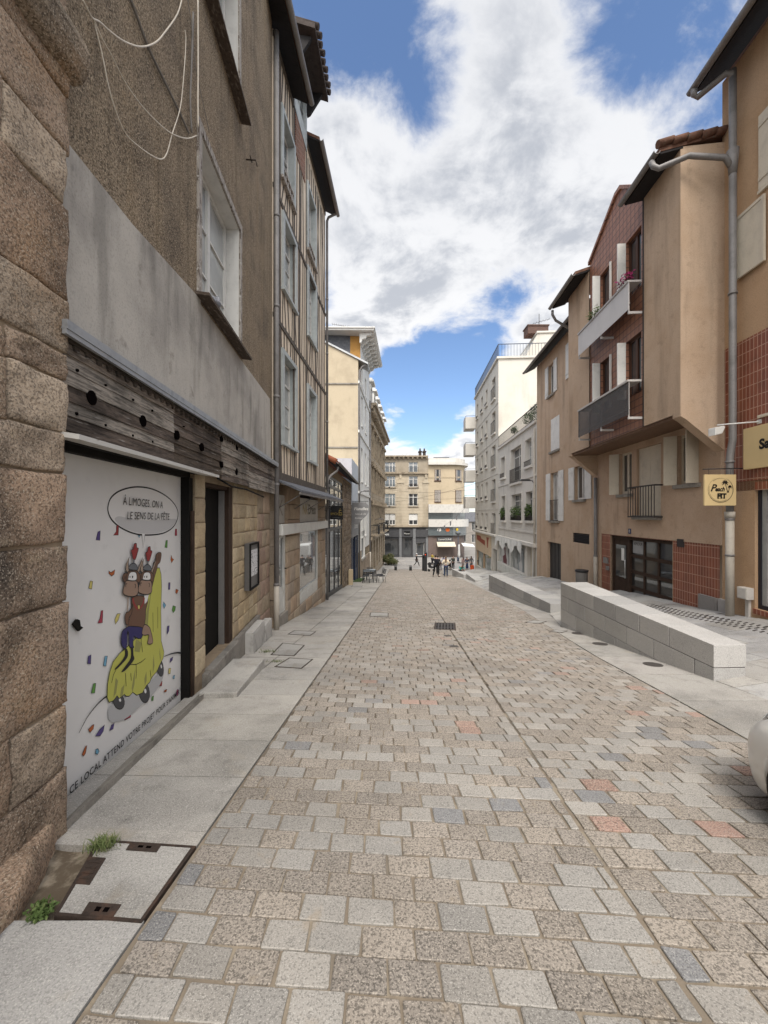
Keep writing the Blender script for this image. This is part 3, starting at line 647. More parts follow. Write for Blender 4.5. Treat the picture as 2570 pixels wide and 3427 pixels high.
# windows of the upper floors
sl = lambda wd: MB()
for (a, b, c, d), mp in ((lw, m_glass_pale), (uw, m_glass_sky)):
    wo = window(F1, a + 0.05, b - 0.05, c + 0.02, d - 0.02, -0.185, L1, m_whitepaint, mp, 2, 2, 0.06)
    z_ = MB(); z_.fbox(F1, a - 0.09, a - 0.001, c - 0.02, d + 0.10, -0.1, 0.03); z_.fbox(F1, b + 0.001, b + 0.07, c - 0.02, d + 0.10, -0.1, 0.03); z_.fbox(F1, a, b, d + 0.001, d + 0.10, -0.1, 0.028); z_.build('casing', m_peelwood, wo)
    z_ = MB(); z_.fbox(F1, a + 0.0, a + 0.012, c, d, -0.23, -0.003); z_.fbox(F1, b - 0.012, b, c, d, -0.23, -0.003); z_.fbox(F1, a + 0.012, b - 0.012, d - 0.012, d, -0.23, -0.003); z_.build('reveal_lining', m_whitepaint, wo)
    z_ = MB(); P = F1.p
    z_.box8([P(a - 0.14, c - 0.07, 0.16), P(b + 0.16, c - 0.07, 0.16), P(b + 0.16, c - 0.04, -0.15), P(a - 0.14, c - 0.04, -0.15), P(a - 0.14, c - 0.035, 0.16), P(b + 0.16, c - 0.035, 0.16), P(b + 0.16, c - 0.003, -0.15), P(a - 0.14, c - 0.003, -0.15)])
    z_.build('sill', m_darksill, wo)
# frame round the poster, sloping concrete plinth, door
z_ = MB(); fo = -0.20
pin = s1u(633, -0.07); z_.fbox(F1, po[0], po[1], po[3] - 0.07, po[3], fo, -0.10); z_.fbox(F1, pin, po[1], po[2], po[3] - 0.071, fo, -0.07); z_.build('shop_frame', m_black, L1)
z_ = MB(); z_.fbox(F1, pin + 0.03, po[1] - 0.001, po[2] + 0.01, po[3] - 0.45, -0.069, -0.05); z_.build('shop_frame_post', m_darkwood, L1)
P = F1.p
def gy(a): return road_z(F1.p(a, 0).y)
a, b = -0.02, s1u(690); z_ = MB()
po_o = -0.165
s634 = s1u(634, po_o); zpl, zpr = F1.Z(226, 2690, po_o), F1.Z(634, 2318, po_o); s226 = s1u(226, po_o); zsl_ = (zpr - zpl) / (s634 - s226)
def zline(s_): return zpl + zsl_ * (s_ - s226)
q0 = [P(a, gy(a) - 0.2, 0.12), P(b, gy(b) - 0.2, 0.10), P(b, gy(b) - 0.2, -0.25), P(a, gy(a) - 0.2, -0.25)]
z_.box8(q0 + [P(a, gy(a) + 0.05, 0.12), P(b, gy(b) + 0.05, 0.10), P(b, zline(b) - 0.075, -0.2), P(a, zline(a) - 0.075, -0.2)]); z_.build('plinth', m_concrete, L1)
z_ = MB(); z_.box8([P(a, zline(a) - 0.10, -0.14), P(s634, zpr - 0.10, -0.14), P(s634, zpr - 0.10, -0.22), P(a, zline(a) - 0.10, -0.22), P(a, zline(a) - 0.004, -0.15), P(s634, zpr - 0.004, -0.15), P(s634, zpr - 0.004, -0.22), P(a, zline(a) - 0.004, -0.22)]); z_.build('bottom_rail', m_black, L1)
z_ = MB(); z_.box8([P(s1u(690), gy(s1u(690)) - 0.2, 0.06), P(s1u(699), gy(s1u(700)) - 0.2, 0.06), P(s1u(699), gy(4), -0.2), P(s1u(690), gy(4), -0.2), P(s1u(690), dr[2] - 0.04, 0.02), P(s1u(699), dr[2] - 0.03, 0.02), P(s1u(699), dr[2] - 0.02, -0.2), P(s1u(690), dr[2] - 0.02, -0.2)]); z_.build('jamb_base', m_concrete, L1)
z_ = MB(); z_.fbox(F1, dr[0], dr[1], -1.2, dr[2] - 0.003, -0.30, 0.045); z_.build('threshold', m_sandstone if False else m_concrete, L1, bevel=0.012)
z_ = MB(); z_.fbox(F1, dr[0], dr[1], dr[2], dr[3], -0.27, -0.21); d_ = z_.build('door', m_black, L1)
z_ = MB(); z_.fbox(F1, dr[1] - 0.16, dr[1] - 0.002, dr[2], dr[3], -0.20, -0.06); z_.fbox(F1, dr[0], dr[1] - 0.161, dr[3] - 0.05, dr[3], -0.2, -0.08); z_.build('door_frame', m_darkwood, d_)
z_ = MB(); z_.fbox(F1, dr[1] - 0.19, dr[1] - 0.165, dr[2], dr[3] - 0.06, -0.20, -0.12); z_.build('door_edge', plain('door_grey', (0.20, 0.19, 0.18), 0.5), d_)
z_ = MB(); z_.wall(F1, dr[1] + 0.003, s1u(868), dr[2] - 0.9, dr[2] + 0.02, (), 0, 0.0); z_.fbox(F1, dr[1] + 0.003, s1u(868), -1.3, dr[2] + 0.01, -0.1, 0.002 + 0.01); z_.build('wall_base', m_concrete, L1)
# eave
z_ = MB(); z_.fprism(Frame((F1.p(0, 0).x, F1.p(0, 0).y), (F1.p(0, 0).x - 1, F1.p(0, 0).y)), [(-0.45, 14.1), (6, 16.2), (6, 16.45), (-0.45, 14.35)], -e1 - 0.02, 0.0); z_.build('roof', mat('dark_roof_slate', (0.075, 0.073, 0.075), 0.8, brick=(0.3, 0.2, 0.006, (0.03, 0.03, 0.03), (0.10, 0.098, 0.10), 0.01, 0.5)), L1)

# stone doorstep on the pavement
t = MB(); c = [Z3(883, 291), Z3(1010, 306), Z3(1105, 158), Z3(1000, 145)]
def ground_pt(u, v):   # ground point seen at a photo pixel, on the straight slope of the street
    Y = F * EYE / (v - HV - 0.109 * F); return Vector(((u - CX) / F * Y, Y, road_z(Y)))
sa, sb_ = F1.sY(4.42), F1.sY(5.68)
st = MB(); q = [F1.p(sa, 0, 0.47), F1.p(sb_, 0, 0.50), F1.p(sb_, 0, 0.048), F1.p(sa, 0, 0.048)]
st.box8([Vector((p.x, p.y, road_z(p.y) - 0.05)) for p in q] + [Vector((p.x, p.y, road_z(p.y) + h)) for p, h in zip(q, (0.06, 0.13, 0.13, 0.07))]); st.tint = [(0.44, 0.42, 0.385)] * 8
tag(st.build('doorstep', m_slab, bevel=0.012), 'worn grey granite doorstep below the narrow black doorway', 'doorstep')
# notice case
nb_ = thing('notice_case', F1.p(s1u(838), 1, 0), 'narrow dark framed notice case on sandstone wall beside black doorway', 'notice case')
a, b = s1u(824), s1u(854); za, zb4 = F1.Z(824, 1978), F1.Z(824, 1820); z_ = MB()
z_.fbox(F1, a, b, za, zb4, -0.03, 0.05); z_.build('case_back', plain('case_grey', (0.12, 0.115, 0.11), 0.5), nb_)
z_ = MB(); z_.fbox(F1, a, a + 0.03, za, zb4, 0.0505, 0.075); z_.fbox(F1, b - 0.03, b, za, zb4, 0.0505, 0.075); z_.fbox(F1, a + 0.03, b - 0.03, za, za + 0.03, 0.0505, 0.075); z_.fbox(F1, a + 0.03, b - 0.03, zb4 - 0.03, zb4, 0.0505, 0.075); z_.build('case_frame', m_black, nb_)
z_ = MB(); z_.fbox(F1, a + 0.09, b - 0.06, za + 0.22, zb4 - 0.12, 0.0502, 0.054); z_.build('paper', mat('printed_paper', (0.62, 0.62, 0.62), 0.7, layers=[(24, 3, (0.06, 0.06, 0.07), 0.56, 0.6, 0.9, (1, 1, 1.6))]), nb_)

# poster -----------------------------------------------------------------
po_o = -0.165
pm = [m_poster]
def pc(name, c): pm.append(mat('ink_' + name, c, 0.55, 0.3)); return len(pm) - 1
INK = pc('black', (0.012, 0.012, 0.013)); YEL = pc('yellow', (0.47, 0.47, 0.10)); YSH = pc('olive', (0.28, 0.275, 0.09)); BRN = pc('brown', (0.145, 0.078, 0.05)); BRD = pc('dark_brown', (0.085, 0.048, 0.035)); MUZ = pc('muzzle', (0.30, 0.20, 0.145)); RED = pc('red', (0.27, 0.035, 0.035)); GRY = pc('grey', (0.13, 0.14, 0.15)); NAV = pc('navy', (0.032, 0.028, 0.115)); WHT = pc('white', (0.71, 0.70, 0.68)); ORG = pc('orange', (0.42, 0.11, 0.03)); GRN = pc('green', (0.11, 0.28, 0.06)); BLU = pc('light_blue', (0.16, 0.36, 0.50)); PUR = pc('purple', (0.085, 0.06, 0.20)); PNK = pc('crimson', (0.36, 0.045, 0.075)); CRM = pc('straw', (0.56, 0.48, 0.15)); SHD = pc('soft_grey', (0.43, 0.43, 0.43)); HRN = pc('horn', (0.33, 0.25, 0.19)); SMU = pc('smudge', (0.52, 0.515, 0.51)); TYR = pc('tyre', (0.06, 0.06, 0.065))
POST = thing('poster', F1.p(1.2, po[2], po_o), 'large white cartoon poster of bull figures riding a yellow draped float among confetti', 'poster')
z_ = MB(); pass
zpl0 = zline(0.0)
z_.fprism(F1, [(0.0, zpl0), (s1u(634, po_o), zpr), (s1u(634, po_o), po[3] - 0.065), (0.0, po[3] - 0.065)], po_o - 0.02, po_o); z_.build('poster_sheet', m_poster, POST)
class Draw:
    def __init__(s): s.mb = MB(); s.k = 0
    def P(s, pts, conv): return [F1.uv(*conv(x, y), po_o) for x, y in pts]
    def fill(s, pts, m, conv=None, line=0.0):
        q = s.P(pts, conv or ZP)
        area = sum(q[i][0] * q[(i + 1) % len(q)][1] - q[(i + 1) % len(q)][0] * q[i][1] for i in range(len(q)))
        if area < 0: q = q[::-1]
        s.k += 1; o = po_o + 0.0006 + 0.00012 * s.k
        tri = __import__('mathutils').geometry.tessellate_polygon([[Vector((a, b, 0)) for a, b in q]])
        for t3 in tri:
            a_, b_, c_ = [q[i] for i in t3]
            if (b_[0] - a_[0]) * (c_[1] - a_[1]) - (c_[0] - a_[0]) * (b_[1] - a_[1]) < 0: b_, c_ = c_, b_
            s.mb.fpoly(F1, [a_, b_, c_], o, m)
        if line: s.stroke(pts + [pts[0]], line, conv)
    def stroke(s, pts, w, conv=None, m=None, taper=False):
        q = [Vector(p) for p in s.P(pts, conv or ZP)]; s.k += 1; o = po_o + 0.0006 + 0.00012 * s.k; n = len(q); L = []; Rr = []
        closed = (q[0] - q[-1]).length < 1e-5
        for i in range(n):
            a, b = q[i - 1] if i else (q[-2] if closed else q[0]), q[i + 1] if i < n - 1 else (q[1] if closed else q[-1]); d = (b - a)
            d = d.normalized() if d.length else Vector((1, 0)); nn = Vector((-d.y, d.x)); ww = w * (0.3 + 0.7 * i / (n - 1) if taper else 1.0)
            L.append(q[i] + nn * ww / 2); Rr.append(q[i] - nn * ww / 2)
        for i in range(n - 1): s.mb.fpoly(F1, [tuple(L[i]), tuple(Rr[i]), tuple(Rr[i + 1]), tuple(L[i + 1])], o, INK if m is None else m)
def smooth(pts, closed=True, k=4):
    n = len(pts); out = []
    for i in range(n if closed else n - 1):
        p0, p1, p2, p3 = (pts[(i - 1) % n] if closed or i else pts[0]), pts[i], pts[(i + 1) % n], (pts[(i + 2) % n] if closed or i + 2 < n else pts[-1])
        for j in range(k):
            t_ = j / k; out.append(tuple(0.5 * (2 * p1[c] + (p2[c] - p0[c]) * t_ + (2 * p0[c] - 5 * p1[c] + 4 * p2[c] - p3[c]) * t_ ** 2 + (3 * p1[c] - p0[c] - 3 * p2[c] + p3[c]) * t_ ** 3) for c in (0, 1)))
    if not closed: out.append(pts[-1])
    return out
D = Draw(); LW = 0.007
# bubble
bub = [(528, 700), (560, 590), (650, 510), (780, 465), (910, 455), (1050, 480), (1180, 540), (1280, 620), (1340, 710), (1352, 800), (1315, 900), (1240, 970), (1130, 1010), (960, 1020), (830, 1000), (700, 945), (600, 870), (545, 790)]
D.fill(smooth(bub), WHT); D.fill(smooth([(610, 840), (660, 800), (800, 830), (1000, 850), (1320, 830), (1300, 900), (1230, 960), (1100, 1000), (960, 1005), (840, 985), (700, 930)]), SMU); D.stroke(smooth(bub) + [bub[0]], 0.014)
D.fill([(930, 1005), (962, 1010), (941, 1172)], WHT); D.stroke([(926, 1008), (941, 1175), (964, 1012)], 0.006)
# confetti (first enlargement, then the lower one)
for pts, c in (([(410, 985), (438, 968), (433, 1083), (388, 1078)], PUR), ([(628, 912), (655, 905), (650, 1020), (592, 1022), (625, 980)], RED), ([(1320, 950), (1337, 948), (1340, 1025), (1315, 1028)], PNK), ([(1210, 1085), (1228, 1080), (1225, 1170), (1195, 1165)], GRN), ([(1272, 1255), (1282, 1295), (1303, 1305), (1275, 1347), (1265, 1310)], ORG), ([(535, 1440), (560, 1462), (610, 1428), (600, 1480), (568, 1503), (538, 1470)], ORG), ([(318, 1560), (347, 1565), (335, 1655), (300, 1645)], CRM), ([(1240, 1580), (1259, 1578), (1255, 1660), (1236, 1660)], PUR), ([(1325, 1655), (1355, 1668), (1338, 1712), (1320, 1695)], ORG), ([(1180, 1805), (1208, 1845), (1185, 1885), (1172, 1840)], BLU), ([(1290, 1850), (1323, 1862), (1315, 1905), (1292, 1935), (1278, 1900)], GRN), ([(445, 1910), (465, 1905), (460, 2050), (404, 2055), (430, 2000)], PNK), ([(635, 1945), (670, 1943), (645, 2020), (612, 2068), (605, 2010)], CRM), ([(1225, 2090), (1243, 2085), (1235, 2150), (1218, 2185)], PUR), ([(875, 1022), (902, 1028), (893, 1052)], BLU)):
    D.fill(pts, c, ZP, 0.0055)
for pts, c in (([(263, 462), (291, 448), (288, 545), (254, 540)], PUR), ([(438, 462), (465, 460), (450, 568), (422, 560)], BLU), ([(318, 750), (342, 748), (330, 850), (293, 852)], GRN), ([(262, 1238), (300, 1195), (322, 1182), (315, 1230), (280, 1270)], ORG), ([(335, 1308), (380, 1240), (434, 1188), (420, 1255), (388, 1303)], PUR), ([(486, 1250), (505, 1195), (537, 1168), (525, 1230)], PUR), ([(640, 1100), (680, 1085), (715, 1055), (710, 1105), (645, 1138)], PNK), ([(195, 1500), (228, 1420), (246, 1405), (230, 1490), (210, 1518)], ORG), ([(338, 1448), (362, 1440), (375, 1470), (358, 1500), (336, 1492)], BLU), ([(1128, 490), (1160, 468), (1150, 505), (1127, 528)], PUR), ([(1115, 592), (1136, 588), (1128, 648), (1108, 645)], CRM), ([(1160, 670), (1178, 660), (1173, 700), (1157, 700)], BLU), ([(1012, 735), (1043, 725), (1038, 775), (1008, 778)], RED), ([(1065, 825), (1095, 812), (1085, 838), (1062, 840)], ORG), ([(935, 890), (953, 880), (948, 930), (930, 932)], GRN), ([(1098, 145), (1118, 140), (1113, 195), (1095, 232)], PUR)):
    D.fill(pts, c, ZQ, 0.0055)
# the float: soft shadow, tyres, yellow drape
D.fill(smooth([(480, 1000), (640, 900), (880, 760), (1010, 640), (1060, 640), (1020, 760), (930, 880), (800, 1000), (640, 1130), (490, 1150)]), SHD, ZQ)
for cx_, cy_, rx, ry in ((1020, 585, 36, 92), (850, 845, 58, 110), (580, 940, 60, 84)):
    el_ = [(cx_ + rx * math.cos(i * 0.3927) + 10 * math.sin(i * 0.3927), cy_ + ry * math.sin(i * 0.3927)) for i in range(16)]
    D.fill(el_, TYR, ZQ, 0.006); D.fill([(cx_ + 0.2 * (x - cx_) + 12, cy_ + 0.22 * (y - cy_) - 15) for x, y in el_], WHT, ZQ)
dr1 = [(930, -185), (985, -200), (1030, -60), (1028, 60), (1030, 300), (1060, 420), (1052, 480), (1010, 560), (985, 620), (945, 668), (930, 690), (905, 740), (870, 775), (830, 850), (770, 875), (728, 845), (690, 885), (655, 885), (640, 865), (585, 910), (560, 880), (520, 935), (475, 950), (455, 900), (460, 760), (480, 640), (520, 520), (590, 430), (650, 380), (720, 250), (800, 60), (850, -150), (905, -160)]
drape = [(975, 1415), (1130, 1405), (1148, 1500), (1150, 1650)]
def QP(x, y): u, v = ZQ(x, y); return ((u - 210) * 3.5106, (v - 1500) * 3.5106)
body = [(1030, 1412), (1125, 1405), (1143, 1480), (1150, 1620), (1140, 1930)] + [QP(*p) for p in dr1[3:-4]] + [(930, 2150), (950, 1900), (1000, 1600)]
D.fill(body, YEL, ZP, LW)
for pts in ([(1030, 1560), (1010, 1760), (960, 1960), (935, 2120), (985, 2100), (1000, 1900), (1040, 1600)],): D.fill(pts, YSH, ZP)
for pts in ([(640, 760), (650, 680), (620, 880), (590, 900), (605, 800)], [(755, 590), (745, 760), (722, 850), (715, 800), (735, 680)], [(872, 620), (875, 720), (855, 780), (850, 700)], [(950, 440), (958, 560), (940, 650), (942, 520)], [(1012, 370), (1025, 480), (1020, 520), (1010, 440)], [(545, 690), (570, 720), (550, 850), (520, 900)], [(760, 280), (820, 320), (800, 420), (745, 410)]): D.fill(pts, YSH, ZQ)
for pts in ([(940, 0), (943, 205)], [(992, -60), (993, 168)], [(705, 640), (710, 720)], [(760, 540), (765, 640), (760, 700)], [(500, 745), (520, 660), (545, 610)], [(648, 640), (655, 780)], [(910, 610), (922, 700)], [(700, 550), (760, 550), (820, 520), (860, 485)], [(820, 250), (815, 300), (830, 420)]): D.stroke(pts, 0.006, ZQ)
D.stroke(smooth([(152, 1275), (240, 1110), (340, 980), (420, 905), (455, 885)], False), 0.016, ZQ, taper=True); D.stroke(smooth([(1060, 465), (1130, 438), (1200, 425), (1245, 432)], False), 0.022, ZQ, taper=True)
# riders: raised arm, torso, heads, legs
D.fill(smooth([(1010, 1640), (1040, 1500), (1055, 1400), (1050, 1340), (1075, 1330), (1078, 1260), (1095, 1235), (1118, 1225), (1143, 1240), (1130, 1330), (1100, 1370), (1090, 1420), (1060, 1520), (1030, 1640)]), BRN, ZP, LW)
for x in (1090, 1108, 1125): D.stroke([(x, 1240), (x - 4, 1330)], 0.005)
D.fill(smooth([(800, 1745), (945, 1740), (985, 1780), (960, 1900), (925, 2110), (745, 2115), (760, 2020), (790, 1900)]), BRN, ZP, LW)
D.fill([(940, 1690), (1000, 1690), (975, 1800), (945, 1830)], WHT, ZP)
D.stroke(smooth([(805, 1760), (820, 1830), (870, 1890), (920, 1840), (940, 1760)], False), 0.022, m=RED); D.fill(smooth([(862, 1850), (885, 1845), (888, 1880), (870, 1895)]), CRM, ZP, 0.005)
D.stroke([(750, 1745), (742, 1930), (735, 2140)], 0.016, m=HRN)
D.fill(smooth([(712, 1980), (725, 1930), (755, 1920), (790, 1870), (800, 1830), (790, 1940), (760, 1990), (750, 2070), (720, 2065)]), BRN, ZP, LW)
D.fill([QP(*p) for p in smooth([(655, 160), (700, 145), (830, 165), (820, 260), (780, 275), (735, 255), (725, 340), (735, 370), (690, 365), (680, 230), (665, 205), (660, 345), (640, 385), (605, 350), (598, 280), (610, 200)])], NAV, ZP, LW)
D.fill([QP(*p) for p in smooth([(640, 385), (660, 385), (672, 430), (655, 490), (560, 590), (530, 598), (590, 530), (640, 450)])], INK, ZP); D.fill([QP(*p) for p in smooth([(705, 370), (725, 375), (730, 450), (735, 500), (650, 605), (600, 630), (640, 570), (700, 480)])], INK, ZP)
D.fill([QP(*p) for p in smooth([(845, 130), (895, 150), (915, 200), (930, 260), (935, 320), (905, 335), (880, 325), (890, 270), (890, 235), (840, 240), (820, 215)])], MUZ, ZP, LW)
for dx, sc_ in ((175, 0.9), (0, 1.0)):
    def T(pts): return [(dx + 768 + (x - 768) * sc_, 1500 + (y - 1500) * sc_) for x, y in pts]
    D.fill(T(smooth([(778, 1195), (805, 1185), (812, 1128), (842, 1120), (845, 1170), (866, 1175), (850, 1240), (826, 1310), (800, 1300), (790, 1250)], k=2)), RED, ZP, LW)
    D.stroke(T([(808, 1360), (810, 1310)]), 0.026, m=GRY)
    D.fill(T([(757, 1275), (745, 1350), (752, 1440), (735, 1465), (712, 1430), (720, 1360)]), HRN, ZP, LW); D.fill(T([(912, 1285), (908, 1350), (870, 1460), (845, 1455), (880, 1370)]), HRN, ZP, LW)
    D.fill(T(smooth([(750, 1420), (765, 1370), (805, 1350), (842, 1375), (852, 1430)])), GRY, ZP, LW)
    D.fill(T(smooth([(672, 1520), (690, 1475), (730, 1470), (735, 1550), (700, 1575)])), BRN, ZP, LW); D.fill(T(smooth([(690, 1520), (705, 1500), (718, 1520), (705, 1545)])), BRD, ZP)
    D.fill(T(smooth([(735, 1460), (800, 1435), (850, 1445), (885, 1500), (870, 1580), (730, 1570)])), BRN, ZP, LW)
    D.fill(T(smooth([(742, 1520), (760, 1465), (800, 1450), (838, 1470), (835, 1550), (745, 1550)])), WHT, ZP, LW)
    D.fill(T([(757, 1505), (768, 1503), (766, 1522), (757, 1522)]), INK, ZP); D.fill(T([(785, 1500), (800, 1500), (798, 1525), (786, 1525)]), INK, ZP)
    D.fill(T(smooth([(700, 1600), (720, 1555), (780, 1560), (845, 1565), (860, 1640), (850, 1720), (780, 1745), (690, 1720), (680, 1665)])), MUZ, ZP, 0.009)
    D.stroke(T(smooth([(728, 1590), (712, 1600), (712, 1630)], False)), 0.008); D.stroke(T(smooth([(818, 1595), (830, 1615), (822, 1645)], False)), 0.008)
D.mb.build('printed_drawing', pm, POST)
z_ = MB(); k = po_o + 0.012
def ptxt(body, conv, x0, y0, x1, y1, size, **kw):
    a0, za = F1.uv(*conv(x0, y0), po_o); a1, zb = F1.uv(*conv(x1, y1), po_o)
    vs_, _ = text_polys(body, size, 'LEFT'); wdt = max(v.x for v in vs_)
    put_text(z_, F1, body, a0, za, k, size, align='LEFT', xs=(a1 - a0) / wdt, slope=(zb - za) / (a1 - a0), **kw)
ptxt('À LiMOGES, ON A', ZP, 690, 620, 1162, 672, 0.10, offset=0.0, shear=0.12, space=1.0); ptxt('LE SENS DE LA FÊTE', ZP, 735, 795, 1238, 808, 0.095, offset=0.0, shear=0.12)
ptxt('CE LOCAL ATTEND VOTRE PROJET POUR S’ANIMER', ZQ, 50, 1895, 1165, 890, 0.075, offset=0.001, space=1.1)
ptxt('Bibl', ZQ, 1232, 695, 1282, 655, 0.10, shear=0.3); ptxt('LIMOGES', ZQ, 1222, 805, 1300, 752, 0.034)
z_.build('lettering', pm[INK], POST)
z_ = MB(); a, z = F1.uv(*ZQ(1200, 845), po_o); z_.fpoly(F1, [(a + 0.028 * math.cos(i * 0.5236), z + 0.036 * math.sin(i * 0.5236)) for i in range(12)], k); z_.build('emblem', mat('emblem_ink', (0.10, 0.05, 0.14), 0.5, layers=[(30, 2, (0.35, 0.05, 0.08), 0.5, 0.55, 0.9)]), POST)
z_ = MB(); z_.fprism(F1, [F1.uv(*ZP(x, y), po_o + 0.02) for x, y in [(112, 2070), (175, 2150), (225, 2108), (195, 2090), (185, 2020), (155, 2008)]], po_o + 0.015, po_o + 0.03)
tag(z_.build('tape_scrap', m_black), 'torn black scrap of tape stuck low on the white poster', 'tape')

# cables slung across the roughcast
def wire(pts, conv, o, r, label, mtl, name='cable', f=F1, cat='cable', group=None):
    q = smooth([conv(*p) for p in pts], False, 4); mb = MB(); n = len(q)
    oo = o if callable(o) else (lambda t_: o)
    mb.tube([f.p(*f.uv(u, v, oo(i / (n - 1))), oo(i / (n - 1))) for i, (u, v) in enumerate(q)], r, 6); return tag(mb.build(name, mtl), label, cat, group)
wire([(400, 0), (430, 60), (450, 90), (480, 105), (530, 150), (600, 200), (680, 225), (750, 205), (800, 150), (855, 70), (878, -5)], Z1, 0.06, 0.006, 'cream cable hanging in a shallow curve under the upper window', m_cable)
wire([(452, 95), (490, 180), (540, 270), (600, 390), (680, 505), (760, 590), (830, 645), (900, 668), (948, 655)], Z1, 0.055, 0.004875, 'cream cable curving down to the corner of the lower window', m_cable)
wire([(450, 92), (490, 250), (525, 420), (560, 540), (610, 650), (680, 715), (740, 755), (780, 768), (805, 740), (830, 650), (870, 520), (888, 350), (897, 200), (893, 145)], Z1, 0.05, 0.004875, 'cream cable hanging in the lowest V shaped loop with a loose end', m_cable)
wire([(955, -5), (956, 300), (955, 500), (957, 610)], Z1, 0.05, 0.009, 'straight pale cable running down beside the upper window', m_cable)
wire([(932, 60), (925, 300), (918, 480), (925, 640)], Z1, 0.04, 0.010, 'dark bundle of cables running down the roughcast left of the windows', m_cable_grey)
wire([(905, -5), (925, 120), (940, 300), (985, 520), (1010, 640)], Z1, 0.045, 0.004, 'thin grey wire slanting past the sill of the upper window', m_cable_grey)
wire([(630, -5), (672, 110), (720, 240), (800, 405), (860, 530), (910, 640)], Z1, 0.02, 0.012, 'old dark cable clipped diagonally up the roughcast wall', m_cable_grey)
m_brack = plain('rusty_iron', (0.06, 0.045, 0.035), 0.7)
z_ = MB(); a, z = F1.uv(*Z1(1188, 770)); z_.tube([F1.p(a, z, 0), F1.p(a, z, 0.16), F1.p(a, z - 0.1, 0.18)], 0.012, 6); z_.tube([F1.p(a - 0.06, z + 0.01, 0.08), F1.p(a + 0.06, z + 0.01, 0.08)], 0.01, 6); tag(z_.build('wall_hook', m_brack), 'small rusty iron hook in the roughcast right of the windows', 'hook')
# pigeon on the lower window's sill
bm_ = MB(); a, z = F1.uv(*Z1(1030, 1505), 0.03); base = F1.p(a, lw[2], 0.03)
bm_.tube([base + Vector((0, -0.17, 0.13)), base + Vector((0, -0.10, 0.115)), base + Vector((0, -0.02, 0.12)), base + Vector((0, 0.06, 0.13)), base + Vector((0, 0.105, 0.165)), base + Vector((0, 0.115, 0.21)), base + Vector((0, 0.13, 0.235)), base + Vector((0, 0.165, 0.23)), base + Vector((0, 0.185, 0.222))], [0.02, 0.035, 0.068, 0.072, 0.05, 0.034, 0.032, 0.02, 0.004], 10)
bm_.tube([base + Vector((-0.02, 0.02, 0.08)), base + Vector((-0.02, 0.02, 0.002))], 0.006, 5); bm_.tube([base + Vector((0.02, 0.02, 0.08)), base + Vector((0.02, 0.02, 0.002))], 0.006, 5)
tag(bm_.build('pigeon', mat('pigeon_feather', (0.16, 0.165, 0.18), 0.7, layers=[(18, 2, (0.35, 0.35, 0.37), 0.5, 0.55, 0.8), (10, 2, (0.04, 0.04, 0.05), 0.58, 0.62, 0.9)])), 'grey pigeon resting on the sill of the lower roughcast window', 'pigeon')
# meter boxes and drainpipe where the two houses meet
for (x0, x1, y0, y1, lab) in ((1222, 1276, 1612, 1690, 'larger whitish meter box at the foot of the roughcast house'), (1280, 1312, 1580, 1650, 'smaller white meter box against the grey drainpipe foot')):
    u0, v0 = Z2(x0, y0); u1, v1 = Z2(x1, y1); a, b = s1u(u0, 0.14), s1u(u1, 0.14); zt2 = F1.Z(u0, v0, 0.14); z_ = MB(); zg = road_z(F1.p(b, 0).y)
    t = thing('meter_box', F1.p((a + b) / 2, zg, 0.1), lab, 'meter box'); z_.fbox(F1, a, b, zg - 0.1, zt2, 0.0, 0.14); z_.build('box_body', m_meter, t, bevel=0.008)
    z_ = MB(); z_.fbox(F1, a + 0.02, b - 0.02, zg + 0.06, zt2 - 0.04, 0.1405, 0.147); z_.build('box_lid', m_meter, t)
dpx = e1 + 0.03; zg = road_z(F1.p(dpx, 0).y)
dp = downpipe(F1, dpx - 0.02, zg - 0.02, 12.25, 0.10, 0.055, 'tall dark grey drainpipe between the roughcast and half-timbered houses', 'drainpipes down the left-hand houses', collars=(zg + 1.0, zg + 3.2, 4.2, 6.2, 8.2), boot=1.0)
# ---------------------------------------------------------------- half-timbered house
F2 = Frame((-2.45, 8.66), (-2.16, 14.35))
def s2(u, o=0.0): return F2.S(u, o)
m_cob = mat('cream_infill', (0.68, 0.58, 0.46), 0.95, 0.15, layers=[(2.5, 4, (0.58, 0.49, 0.385), 0.45, 0.7, 0.8), (20, 4, 0.82, 0.5, 0.7, 0.6)], bump=(25, 0.008, 4))
m_timber = mat('old_grey_timber', (0.105, 0.09, 0.077), 0.9, 0.2, layers=[(12, 4, (0.19, 0.16, 0.135), 0.5, 0.68, 0.8, (3, 3, 0.5)), (30, 4, 0.55, 0.5, 0.66, 0.7, (3, 3, 0.4))], bump=(30, 0.006, 4, (3, 3, 0.5)))
m_bluegrey = mat('pale_blue_grey_paint', (0.40, 0.43, 0.43), 0.7, 0.3, layers=[(6, 4, 0.78, 0.45, 0.7, 0.8), (30, 3, (0.16, 0.13, 0.11), 0.66, 0.74, 0.6)], bump=(20, 0.003, 3))
m_tile = mat('old_brown_roof_tile', (0.16, 0.085, 0.06), 0.9, 0.2, layers=[(4, 4, 0.55, 0.45, 0.7, 0.8), (14, 4, (0.12, 0.115, 0.09), 0.55, 0.7, 0.7)], bump=(12, 0.012, 3))
m_redtile = mat('red_roof_tile', (0.34, 0.12, 0.065), 0.88, 0.2, layers=[(5, 4, 0.6, 0.45, 0.7, 0.8)], bump=(12, 0.008, 3))
m_soffit = mat('dark_eave_board', (0.02, 0.018, 0.019), 0.85, layers=[(5, 4, 0.6, 0.45, 0.7, 0.7, (1, 8, 1))], bump=(12, 0.004, 3, (1, 6, 1)))
